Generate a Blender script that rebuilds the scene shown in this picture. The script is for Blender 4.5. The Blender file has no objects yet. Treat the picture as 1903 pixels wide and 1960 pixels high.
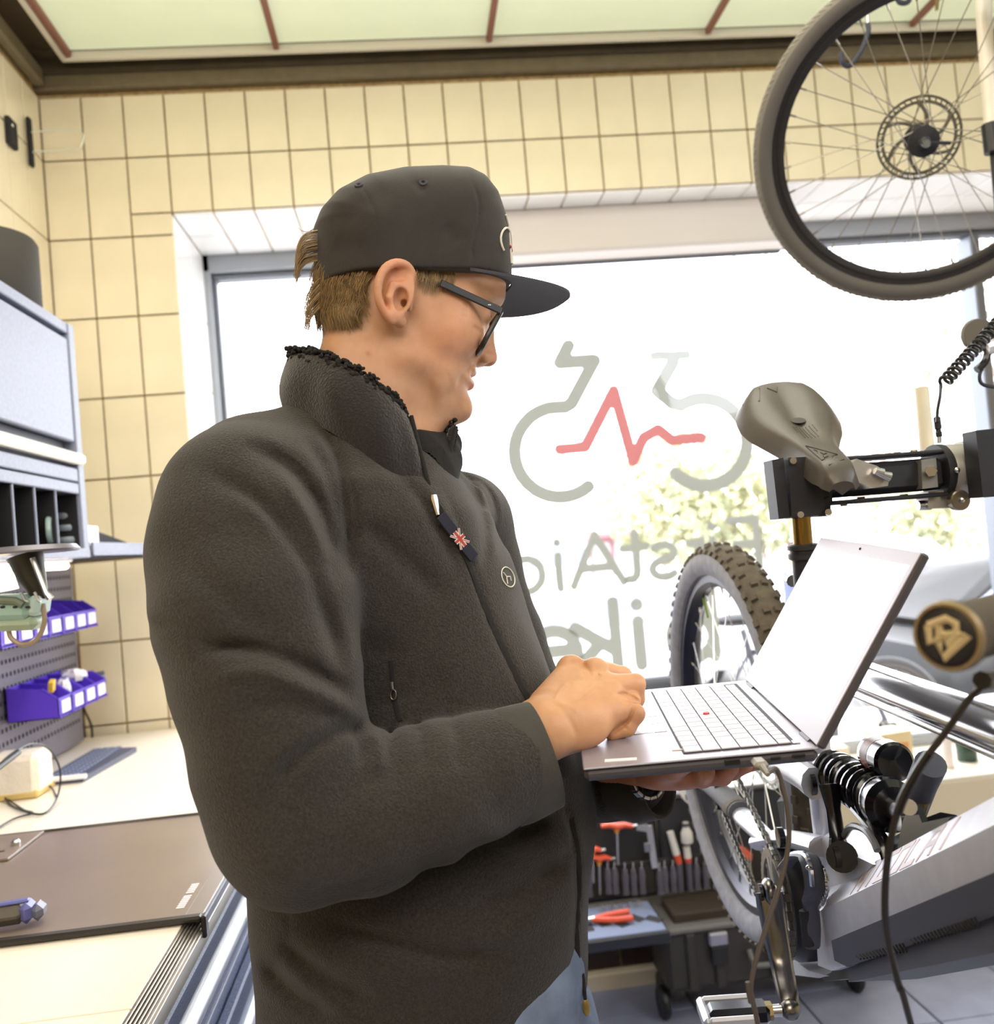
import bpy, math, random
import numpy as np
from mathutils import Vector, Matrix
SC = bpy.context.scene
COL = SC.collection
PI = math.pi
RNG = random.Random(7)
# ---------------------------------------------------------------- camera
F, CX, CY = 1744.0, 951.5, 980.0
CAM = np.array([0.0, 0.0, 1.43])
def _n(v):
    v = np.array(v, float); return v/np.linalg.norm(v)
_y = _n([(790-CX)/F, -(1050-CY)/F, -1.0])
_z = np.array([-0.085, 1, 0.0]); _z = _n(_z-_z.dot(_y)*_y)
_x = np.cross(_y, _z)
RW = np.array([_x, _y, _z])
def ray(px, py): return RW @ _n([(px-CX)/F, -(py-CY)/F, -1.0])
def WY(px, py, Y): d = ray(px, py); return CAM+d*(Y-CAM[1])/d[1]
def WX(px, py, X): d = ray(px, py); return CAM+d*(X-CAM[0])/d[0]
def WZ(px, py, Z): d = ray(px, py); return CAM+d*(Z-CAM[2])/d[2]
cam_data = bpy.data.cameras.new('camera'); cam = bpy.data.objects.new('camera', cam_data); COL.objects.link(cam)
m = Matrix([[RW[i][j] for j in range(3)] for i in range(3)]).to_4x4(); m.translation = Vector(CAM); cam.matrix_world = m
cam_data.sensor_fit = 'HORIZONTAL'; cam_data.sensor_width = 36; cam_data.lens = 36*F/1903
cam_data.clip_start = 0.05; cam_data.clip_end = 300
cam_data.dof.use_dof = True; cam_data.dof.focus_distance = 1.02; cam_data.dof.aperture_fstop = 5.6
SC.camera = cam
# ---------------------------------------------------------------- exposure, sky, added fill lights
vs = SC.view_settings; vs.view_transform = 'Standard'; vs.look = 'None'; vs.gamma = 1; vs.use_curve_mapping = False
vs.exposure = 0.4
wd = bpy.data.worlds.new('overcast_sky'); SC.world = wd; wd.use_nodes = True
bg = wd.node_tree.nodes['Background']; bg.inputs[0].default_value = (0.93, 0.95, 1.0, 1); bg.inputs[1].default_value = 6.0
def area(name, loc, aim, sx, sy, power, col):
    l = bpy.data.lights.new(name, 'AREA'); l.shape = 'RECTANGLE'; l.size = sx; l.size_y = sy; l.energy = power; l.color = col
    o = bpy.data.objects.new(name, l); COL.objects.link(o); o.location = loc
    o.rotation_euler = (Vector(aim)-Vector(loc)).to_track_quat('-Z', 'Y').to_euler(); return o
area('room_fill_light', (-0.15, -0.9, 2.75), (0.0, 1.0, 1.2), 1.5, 1.0, 34, (1.0, 0.88, 0.74))  # unseen soft area lights added overhead to fill the room
area('room_fill_light', (0.2, 1.5, 2.85), (0.2, 1.6, 0), 1.6, 0.9, 18, (1.0, 0.93, 0.82))
area('room_fill_light', (2.4, -0.3, 2.7), (0.8, 1.4, 1.0), 1.0, 1.0, 30, (0.84, 0.88, 1.0))  # unseen cool fill added on the right
# ---------------------------------------------------------------- materials
def lin(c):
    if isinstance(c, str):
        c = [int(c[i:i+2], 16)/255 for i in (0, 2, 4)]
    return tuple(((x+0.055)/1.055)**2.4 if x > 0.04045 else x/12.92 for x in c)
MATS = {}
def mat(name, col, rough=0.5, metal=0.0, var=0.0, vscale=20, bump=0.0, bscale=200, emit=0, ecol=None, coat=0.0,
        trans=0.0, sheen=0.0, sss=0.0, col2=None, bdist=0.001, stretch=None, alpha=1.0, sss_r=None, spec=None):
    if name in MATS: return MATS[name]
    M = bpy.data.materials.new(name); M.use_nodes = True; nt = M.node_tree; P = nt.nodes['Principled BSDF']
    c = (*lin(col), 1)
    P.inputs['Base Color'].default_value = c; P.inputs['Roughness'].default_value = rough; P.inputs['Metallic'].default_value = metal
    if coat: P.inputs['Coat Weight'].default_value = coat; P.inputs['Coat Roughness'].default_value = 0.1
    if trans: P.inputs['Transmission Weight'].default_value = trans
    if sheen: P.inputs['Sheen Weight'].default_value = sheen; P.inputs['Sheen Roughness'].default_value = 0.5
    if spec is not None: P.inputs['Specular IOR Level'].default_value = spec
    if alpha < 1: P.inputs['Alpha'].default_value = alpha
    if sss:
        P.inputs['Subsurface Weight'].default_value = sss; P.inputs['Subsurface Radius'].default_value = sss_r or (0.008, 0.004, 0.002)
        P.inputs['Subsurface Scale'].default_value = 1.0
    if emit:
        P.inputs['Emission Color'].default_value = (*lin(ecol or col), 1); P.inputs['Emission Strength'].default_value = emit
    if var or bump:
        tc = nt.nodes.new('ShaderNodeTexCoord'); mp = nt.nodes.new('ShaderNodeMapping')
        nt.links.new(tc.outputs['Object'], mp.inputs[0])
        if stretch: mp.inputs['Scale'].default_value = stretch
    if var:
        n = nt.nodes.new('ShaderNodeTexNoise'); n.inputs['Scale'].default_value = vscale; n.inputs['Detail'].default_value = 4
        nt.links.new(mp.outputs[0], n.inputs['Vector'])
        r = nt.nodes.new('ShaderNodeValToRGB'); r.color_ramp.elements[0].position = 0.3; r.color_ramp.elements[1].position = 0.7
        c2 = (*lin(col2), 1) if col2 else tuple(min(1, x*(1+var)) for x in c[:3])+(1,)
        c1 = c if col2 else tuple(x*(1-var) for x in c[:3])+(1,)
        r.color_ramp.elements[0].color = c1; r.color_ramp.elements[1].color = c2
        nt.links.new(n.outputs['Fac'], r.inputs[0]); nt.links.new(r.outputs[0], P.inputs['Base Color'])
    if bump:
        n = nt.nodes.new('ShaderNodeTexNoise'); n.inputs['Scale'].default_value = bscale; n.inputs['Detail'].default_value = 3
        nt.links.new(mp.outputs[0], n.inputs['Vector'])
        b = nt.nodes.new('ShaderNodeBump'); b.inputs['Strength'].default_value = bump; b.inputs['Distance'].default_value = bdist
        nt.links.new(n.outputs['Fac'], b.inputs['Height']); nt.links.new(b.outputs[0], P.inputs['Normal'])
    MATS[name] = M; return M
# ---------------------------------------------------------------- mesh builder
def V(*a): return np.array(a, float)
def rotm(rx=0, ry=0, rz=0):
    return np.array(Matrix.Rotation(rz, 3, 'Z') @ Matrix.Rotation(ry, 3, 'Y') @ Matrix.Rotation(rx, 3, 'X'))
def frame(z, x=None):
    z = _n(z)
    if x is None: x = V(1, 0, 0) if abs(z[0]) < 0.9 else V(0, 1, 0)
    x = _n(np.array(x, float)-z.dot(x)*z); return np.array([x, np.cross(z, x), z]).T
def catmull(P, n):
    P = np.array(P, float)
    if len(P) < 3: return np.array([P[0]+(P[-1]-P[0])*t for t in np.linspace(0, 1, n)])
    Q = np.vstack([2*P[0]-P[1], P, 2*P[-1]-P[-2]]); out = []
    for t in np.linspace(0, len(P)-1, n):
        i = min(int(t), len(P)-2); f = t-i; a, b, c, d = Q[i], Q[i+1], Q[i+2], Q[i+3]
        out.append(0.5*((2*b)+(-a+c)*f+(2*a-5*b+4*c-d)*f*f+(-a+3*b-3*c+d)*f**3))
    return np.array(out)
class MB:
    def __init__(s): s.v = []; s.f = []; s.mi = []; s.cur = 0
    def add(s, vs, fs):
        o = len(s.v); s.v.extend([tuple(map(float, x)) for x in vs]); s.f.extend([tuple(i+o for i in f) for f in fs]); s.mi.extend([s.cur]*len(fs)); return s
    def box(s, c, size, R=None, bev=0.0):
        a, b, h = [x/2 for x in size]; c = np.array(c, float)
        if bev <= 0:
            vs = [V(i*a, j*b, k*h) for i in (-1, 1) for j in (-1, 1) for k in (-1, 1)]
            fs = [(0, 1, 3, 2), (4, 6, 7, 5), (0, 4, 5, 1), (2, 3, 7, 6), (0, 2, 6, 4), (1, 5, 7, 3)]
        else:
            bm = min(bev, a*.99, b*.99, h*.99); vs = []; idx = {}
            for i in (-1, 1):
                for j in (-1, 1):
                    for k in (-1, 1):
                        for ax in range(3):
                            p = [i*(a-bm), j*(b-bm), k*(h-bm)]; p[ax] = (i*a, j*b, k*h)[ax]; idx[(i, j, k, ax)] = len(vs); vs.append(V(*p))
            fs = []
            for ax in range(3):
                u, w = [q for q in range(3) if q != ax]
                for sg in (-1, 1):
                    q = []
                    for (su, sw) in ((-1, -1), (1, -1), (1, 1), (-1, 1)):
                        k = [0, 0, 0]; k[ax] = sg; k[u] = su; k[w] = sw; q.append(idx[(*k, ax)])
                    fs.append(tuple(q))
                for su in (-1, 1):
                    for sw in (-1, 1):
                        q = []
                        for sg in (-1, 1):
                            k = [0, 0, 0]; k[ax] = sg; k[u] = su; k[w] = sw
                            q += [idx[(*k, u)], idx[(*k, w)]] if sg < 0 else [idx[(*k, w)], idx[(*k, u)]]
                        fs.append(tuple(q))
            for i in (-1, 1):
                for j in (-1, 1):
                    for k in (-1, 1): fs.append(tuple(idx[(i, j, k, ax)] for ax in range(3)))
            # orient outwards
            fs = [f if np.cross(vs[f[1]]-vs[f[0]], vs[f[2]]-vs[f[0]]).dot(sum(vs[i] for i in f)) > 0 else f[::-1] for f in fs]
        if R is not None: vs = [R @ v for v in vs]
        return s.add([v+c for v in vs], fs)
    def tube(s, P, r, n=10, caps=True, closed=False, flat=1.0, up=None):
        P = [np.array(p, float) for p in P]; m = len(P); r = [r]*m if np.isscalar(r) else list(r)
        T = [_n(P[(i+1) % m]-P[i-1]) if (closed or 0 < i < m-1) else _n(P[1]-P[0]) if i == 0 else _n(P[-1]-P[-2]) for i in range(m)]
        R = frame(T[0], up); X = R[:, 0]; vs = []
        for i in range(m):
            if up is not None: X = np.array(up, float)
            X = _n(X-T[i].dot(X)*T[i]); Y = np.cross(T[i], X)
            for k in range(n):
                a = 2*PI*k/n; vs.append(P[i]+r[i]*(math.cos(a)*X+flat*math.sin(a)*Y))
        fs = [(i*n+k, i*n+(k+1) % n, ((i+1) % m)*n+(k+1) % n, ((i+1) % m)*n+k) for i in range(m if closed else m-1) for k in range(n)]
        if caps and not closed: fs += [tuple(range(n))[::-1], tuple((m-1)*n+k for k in range(n))]
        return s.add(vs, fs)
    def cyl(s, a, b, r, n=16, r2=None): return s.tube([a, b], [r, r if r2 is None else r2], n)
    def lathe(s, prof, o, axis=(0, 0, 1), n=24, x=None, closed=False):
        R = frame(axis, x); o = np.array(o, float); m = len(prof); vs = []
        for (rr, h) in prof:
            for k in range(n):
                a = 2*PI*k/n; vs.append(o+R @ V(rr*math.cos(a), rr*math.sin(a), h))
        fs = [(i*n+k, i*n+(k+1) % n, ((i+1) % m)*n+(k+1) % n, ((i+1) % m)*n+k) for i in range(m if closed else m-1) for k in range(n)]
        if not closed: fs += [tuple(range(n))[::-1], tuple((m-1)*n+k for k in range(n))]
        return s.add(vs, fs)
    def ball(s, c, r, n=12, R=None):
        r = V(r, r, r) if np.isscalar(r) else np.array(r, float); c = np.array(c, float); vs = []; h = n//2+1
        for i in range(1, h):
            t = PI*i/h
            for k in range(n):
                a = 2*PI*k/n; p = V(math.sin(t)*math.cos(a), math.sin(t)*math.sin(a), math.cos(t))*r; vs.append(c+(R @ p if R is not None else p))
        t_ = V(0, 0, r[2]); t_ = R @ t_ if R is not None else t_; vs += [c+t_, c-t_]; q = len(vs)
        fs = [(i*n+k, (i+1)*n+k, (i+1)*n+(k+1) % n, i*n+(k+1) % n) for i in range(h-2) for k in range(n)]
        fs += [(q-2, k, (k+1) % n) for k in range(n)]+[(q-1, (h-2)*n+(k+1) % n, (h-2)*n+k) for k in range(n)]
        return s.add(vs, fs)
    def prism(s, poly, o, ex, ey, h):   # polygon in the ex/ey plane, extruded by h along ex x ey
        o = np.array(o, float); ex = np.array(ex, float); ey = np.array(ey, float); nz = _n(np.cross(ex, ey)); n = len(poly)
        vs = [o+p[0]*ex+p[1]*ey for p in poly]+[o+p[0]*ex+p[1]*ey+nz*h for p in poly]
        fs = [tuple(range(n))[::-1], tuple(range(n, 2*n))]+[(i, (i+1) % n, n+(i+1) % n, n+i) for i in range(n)]
        return s.add(vs, fs)
    def grid(s, G, closeu=False):
        a = len(G); b = len(G[0]); vs = [p for row in G for p in row]
        fs = [(i*b+j, ((i+1) % a)*b+j, ((i+1) % a)*b+j+1, i*b+j+1) for i in range(a if closeu else a-1) for j in range(b-1)]
        return s.add(vs, fs)
    def build(s, name, mats, parent=None, sharp=35, origin=None, smooth=True):
        me = bpy.data.meshes.new(name)
        vs = np.array(s.v, float)
        if parent is None:
            o = np.array([(vs[:, 0].min()+vs[:, 0].max())/2, (vs[:, 1].min()+vs[:, 1].max())/2, vs[:, 2].min()]) if origin is None else np.array(origin, float)
        else: o = (vs.min(0)+vs.max(0))/2
        me.from_pydata((vs-o).tolist(), [], s.f); me.update()
        if not isinstance(mats, (list, tuple)): mats = [mats]
        for mm in mats: me.materials.append(mm)
        if len(mats) > 1: me.polygons.foreach_set('material_index', s.mi)
        if smooth:
            me.shade_smooth(); me.set_sharp_from_angle(angle=math.radians(sharp))
        ob = bpy.data.objects.new(name, me); COL.objects.link(ob); ob.location = o
        if parent is not None: attach(ob, parent)
        return ob
def attach(ob, parent):
    ob.parent = parent
    q = parent; M = Matrix.Identity(4); chain = []
    while q is not None: chain.append(q); q = q.parent
    M = Matrix.Identity(4)
    for q in reversed(chain): M = M @ q.matrix_parent_inverse @ Matrix.Translation(q.location) @ q.rotation_euler.to_matrix().to_4x4()
    ob.matrix_parent_inverse = M.inverted()
def tag(o, label=None, cat=None, group=None, kind=None):
    if label: o['label'] = label
    if cat: o['category'] = cat
    if group: o['group'] = group
    if kind: o['kind'] = kind
    return o
def thing(name, loc, label, cat, group=None):
    o = bpy.data.objects.new(name, None); COL.objects.link(o); o.location = Vector([float(x) for x in loc]); o.empty_display_size = 0.05
    return tag(o, label, cat, group)
def copy_tree(o, delta, label=None, parent=None):
    c = o.copy(); COL.objects.link(c)
    if parent is None: c.location = c.location+Vector([float(x) for x in delta])
    else:
        mi_ = o.matrix_parent_inverse.copy(); c.parent = parent; c.matrix_parent_inverse = mi_
    if label: c['label'] = label
    for ch in list(o.children): copy_tree(ch, delta, None, c)
    return c
def inst(mesh, name, loc, parent, R=None):
    ob = bpy.data.objects.new(name, mesh); COL.objects.link(ob); ob.location = Vector([float(x) for x in loc])
    if R is not None: ob.rotation_euler = Matrix(R.tolist()).to_euler()
    attach(ob, parent); return ob
def mesh_of(mb, name, mats, sharp=35):
    o = mb.build(name, mats, origin=(0, 0, 0), sharp=sharp); me = o.data; bpy.data.objects.remove(o); return me
# ================================================================ the room
m_tile = mat('cream_glazed_tile', 'F0E4C6', 0.22, var=0.05, vscale=6, bump=0.05, bscale=12, coat=0.0)
m_grout = mat('brown_grout', 'C2A674', 0.9, var=0.2, vscale=60)
m_wtile = mat('skylit_white_tile', 'F4F5F6', 0.2)
m_plaster = mat('cream_plaster', 'D8CBB0', 0.8)
m_white = mat('white_paint', 'E6E4DF', 0.5)
m_alu = mat('grey_window_aluminium', '9A9FA6', 0.45, metal=0.4)
m_dkbrown = mat('dark_brown_cornice', '4A4132', 0.35, var=0.15, vscale=15)
m_olive = mat('olive_brown_moulding', '6E634B', 0.4, var=0.1, vscale=30)
XW, YW, ZC = -1.037, 2.9, 2.923
TW, TH = 0.1255, 0.2495
XR = 2.75
WL, WT, WB, WRr = -0.664, 2.544, 0.52, 2.45
wb = MB()
for (x0, x1, z0, z1) in ((XW-.2, WL, 0, ZC+.12), (WL, WRr, WT+.001, ZC+.12), (WL, WRr, 0, WB), (WRr, XR+.2, 0, ZC+.12)):
    wb.box(((x0+x1)/2, YW+.23, (z0+z1)/2), (x1-x0, .44, z1-z0))
wall_back = tag(wb.build('wall_back', m_grout, origin=(0, YW, 0), smooth=False), kind='structure')
tile_cache = {}
def tile_mesh(w, h, m, t=.008):
    k = (round(w, 3), round(h, 3), m.name)
    if k not in tile_cache: tile_cache[k] = mesh_of(MB().box((0, 0, 0), (w-.005, t, h-.005), bev=.0015), 'tile', m)
    return tile_cache[k]
zs = [ZC]+[2.723-TH*k for k in range(0, 11)]
zs = [z for z in zs if z > .3]
for c in range(0, 29):
    x0 = XW+.002+c*TW; x1 = x0+TW
    for r in range(len(zs)-1):
        zt, zb = zs[r], zs[r+1]
        if x1 > WL+.02 and x0 < WRr:
            if zt < WT: continue
            if zb < WT: zb = WT
            if zt-zb < .02: continue
        elif x1 > WL-.02 and zt > WT > zb and zt-WT > .03:
            inst(tile_mesh(TW, zt-WT, m_tile), 'tile', ((x0+x1)/2, YW-.003, (zt+WT)/2), wall_back, None); zt = WT
        if zb < .7 and x1 < WL: continue
        inst(tile_mesh(TW, zt-zb, m_tile), 'tile', ((x0+x1)/2, YW-.003, (zt+zb)/2), wall_back, None)
Rx = rotm(rx=PI/2)
# reveal of the window: soffit and left jamb, skylight put into the white of the glaze
for c in range(3, 29):
    x0 = XW+.002+c*TW
    if x0+TW > WRr+.05: break
    for k in range(2):
        inst(tile_mesh(TW, .2, m_wtile), 'tile', (x0+TW/2, YW+.1+.2*k, WT-.003), wall_back, rotm(rx=PI/2))
for r in range(9):
    zt = WT-.005-TH*r+.0; zb = zt-TH
    if zb < .5: break
    for k in range(2):
        inst(tile_mesh(.2, TH, m_wtile), 'tile', (WL+.003, YW+.1+.2*k, (zt+zb)/2), wall_back, rotm(rz=PI/2))
# low part of the wall: dark tile band and cream plinth
m_dtile = mat('dark_brown_tile', '33231F', 0.25, var=0.15, vscale=8)
pl = MB(); pl.box((1.0, YW-.012, .315), (4.0, .02, .39), bev=.002); pl.build('plaster_band', m_plaster, wall_back)
for c in range(24):
    inst(tile_mesh(.15, .062, m_dtile), 'tile', (-.9+c*.152, YW-.006, .087), wall_back)
pl = MB(); pl.box((1.0, YW-.02, .026), (4.0, .04, .052), bev=.004)
tag(pl.build('baseboard_back', m_plaster), kind='structure')
# left wall
wl_ = MB().box((XW-.1, .2, 1.5), (.19, 5.45, 3.1)); wall_left = tag(wl_.build('wall_left', m_grout, origin=(XW, 0, 0), smooth=False), kind='structure')
for c in range(12):
    y1 = YW-.012-c*TW; y0 = y1-TW
    for r in range(7 if c < 3 else 5):
        zt, zb = zs[r], zs[r+1]
        inst(tile_mesh(TW, zt-zb, m_tile), 'tile', (XW, (y0+y1)/2, (zt+zb)/2), wall_left, rotm(rz=PI/2))
tag(MB().box((XR+.1, .2, 1.5), (.19, 5.45, 3.1)).build('wall_right', m_plaster), kind='structure')
tag(MB().box((.85, -2.55, 1.5), (4.0, .1, 3.1)).build('wall_rear', m_plaster), kind='structure')
# ceiling: dark cornice round a field of pale green glass panels
m_cpanel = mat('pale_green_frosted_glass', 'D3DCC0', 0.35, var=0.03, vscale=5, emit=0.30, ecol='D8E0BE')
m_cbar = mat('red_brown_glazing_bar', '8A5A4A', 0.5)
m_ctrim = mat('pale_metal_trim', 'D8D2C0', 0.4)
m_cgap = mat('brown_glossy_ceiling', '5C5040', 0.2, var=0.1, vscale=10)
ce = MB().box((.85, .2, 3.10), (4.1, 5.5, .12)); ceiling = tag(ce.build('ceiling', m_cgap, origin=(0, 0, 3)), kind='structure')
PYb = 2.80
xs = [-.905, -.287, .374, 1.085, 1.78, 2.45]
for i in range(5):
    for j in range(3):
        y1 = PYb-j*1.2; y0 = y1-1.2
        MB().box(((xs[i]+xs[i+1])/2, (y0+y1)/2, 3.025), (xs[i+1]-xs[i]-.012, 1.19, .02), bev=.002).build('panel', m_cpanel, ceiling)
for i, x in enumerate(xs):
    MB().box((x, PYb-1.8, 3.008), (.018, 3.6, .022), bev=.003).build('glazing_bar', m_cbar, ceiling)
MB().box((xs[0]-.018, PYb-1.8, 3.006), (.016, 3.62, .03), bev=.003).build('edge_trim', m_ctrim, ceiling)
MB().box((.77, PYb+.012, 3.006), (3.4, .016, .03), bev=.003).build('edge_trim', m_ctrim, ceiling)
for k in range(28):
    MB().box((XW+.02+k*.128, PYb+.065, 3.036), (.125, .085, .01), bev=.001).build('cornice_tile', m_cgap, ceiling)
co = MB().box((.85, YW-.014, 2.965), (3.9, .030, .055), bev=.006); co.box((.85, YW-.006, 3.012), (3.9, .014, .04)); tag(co.build('trim_1', [m_olive]), kind='structure')
co = MB().box((XW+.022, .2, 2.965), (.032, 5.3, .055), bev=.006); tag(co.build('trim_2', m_olive), kind='structure')
co = MB().box((.85, YW-.036, 3.01), (3.9, .012, .06)); tag(co.build('trim_3', m_dkbrown), kind='structure')
# floor
m_floor = mat('blue_grey_floor_tile', '888DA3', 0.36, var=0.12, vscale=9, bump=0.1, bscale=80)
m_fgrout = mat('dark_floor_grout', '3A3C48', 0.9)
floor = tag(MB().box((.85, .2, -.02), (4.1, 5.5, .03)).build('floor', m_fgrout, origin=(0, 0, 0)), kind='structure')
fm = mesh_of(MB().box((0, 0, 0), (.301, .2435, .01), bev=.0015), 'tile', m_floor)
for i in range(-6, 7):
    for j in range(-12, 1):
        inst(fm, 'tile', (.717+.3075*(i+.5), 2.69+.2475*(j+.5), -.001), floor)
# window
m_dframe = mat('slate_grey_frame', '6B7079', 0.4, metal=0.3)
win = thing('window_1', (0.9, 3.3, WB), None, None); win['kind'] = 'structure'
YG = 3.36
fr = MB()
def bar(x0, x1, z0, z1, y0=3.30, y1=3.40): fr.box(((x0+x1)/2, (y0+y1)/2, (z0+z1)/2), (x1-x0, y1-y0, z1-z0), bev=.006)
bar(WL-.02, WL+.03, WB, WT); bar(WL, WRr, 2.475, WT); bar(WL, WRr, WB-.03, WB+.05); bar(WRr-.05, WRr, WB, WT)
fr.build('window_frame', m_alu, win)
fr = MB(); bar(WL+.03, WRr-.05, 2.455, 2.474, 3.32, 3.38); bar(WL+.03, WL+.045, WB+.05, 2.46, 3.32, 3.38); fr.build('gasket', m_dframe, win)
fr = MB(); bar(2.245, 2.285, WB+.05, 2.455); fr.build('mullion', m_dframe, win)
G = bpy.data.materials.new('clear_glass'); G.use_nodes = True; nt = G.node_tree; nt.nodes.clear()
o_ = nt.nodes.new('ShaderNodeOutputMaterial'); mx = nt.nodes.new('ShaderNodeMixShader'); tr = nt.nodes.new('ShaderNodeBsdfTransparent'); gl = nt.nodes.new('ShaderNodeBsdfGlossy')
gl.inputs['Roughness'].default_value = 0.02; mx.inputs[0].default_value = 0.018
nt.links.new(tr.outputs[0], mx.inputs[1]); nt.links.new(gl.outputs[0], mx.inputs[2]); nt.links.new(mx.outputs[0], o_.inputs[0])
fr = MB(); fr.box(((WL+2.24)/2, YG, 1.5), (2.24-WL-.04, .006, 1.92)); fr.build('pane', G, win)
fr = MB(); fr.box((2.34, YG, 1.5), (.11, .006, 1.92)); fr.build('pane', G, win)
# stickers on the outside of the glass (mirrored from in here)
m_gsticker = mat('grey_translucent_sticker', '9C9E98', 0.7, emit=0.0)
m_rsticker = mat('red_translucent_sticker', 'C48484', 0.7)
for mm, tc_ in ((m_gsticker, 'D8DAD4'), (m_rsticker, 'E8BCBC')):   # vinyl lets part of the daylight through
    nt = mm.node_tree; P = nt.nodes['Principled BSDF']; t = nt.nodes.new('ShaderNodeBsdfTranslucent'); t.inputs[0].default_value = (*lin(tc_), 1)
    x_ = nt.nodes.new('ShaderNodeMixShader'); x_.inputs[0].default_value = 0.35
    nt.links.new(P.outputs[0], x_.inputs[1]); P.inputs['Specular IOR Level'].default_value = 0.1; nt.links.new(t.outputs[0], x_.inputs[2]); nt.links.new(x_.outputs[0], nt.nodes['Material Output'].inputs[0])
# roller blind cassette under the lintel
rb = thing('roller_blind', (.95, 3.1, 2.38), 'white boxy roller blind cassette under the window head', 'blind')
prof = [(0, 0), (.13, 0), (.14, .01), (.14, .15), (.12, .165), (0, .165)]
MB().prism([(p[0], p[1]) for p in prof], (.06, 3.15, 2.383), (0, -1, 0), (0, 0, 1), -1.34).build('cassette', mat('warm_white_aluminium', 'D9D3CE', .5), rb)
MB().box((.73, 3.13, 2.379), (1.34, .02, .014), bev=.003).build('bottom_bar', m_dframe, rb)
MB().box((.73, 3.12, 2.556-.012), (1.36, .11, .012), bev=.002).build('mounting_rail', mat('black_rail', '2A2A2C', .5), rb)
# sill
tag(MB().box((.9, 3.1, WB-.012), (3.1, .44, .03), bev=.004).build('trim_4', mat('pale_sill_board', 'D9D2C2', .5, var=.04, vscale=9)), kind='structure')
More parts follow.
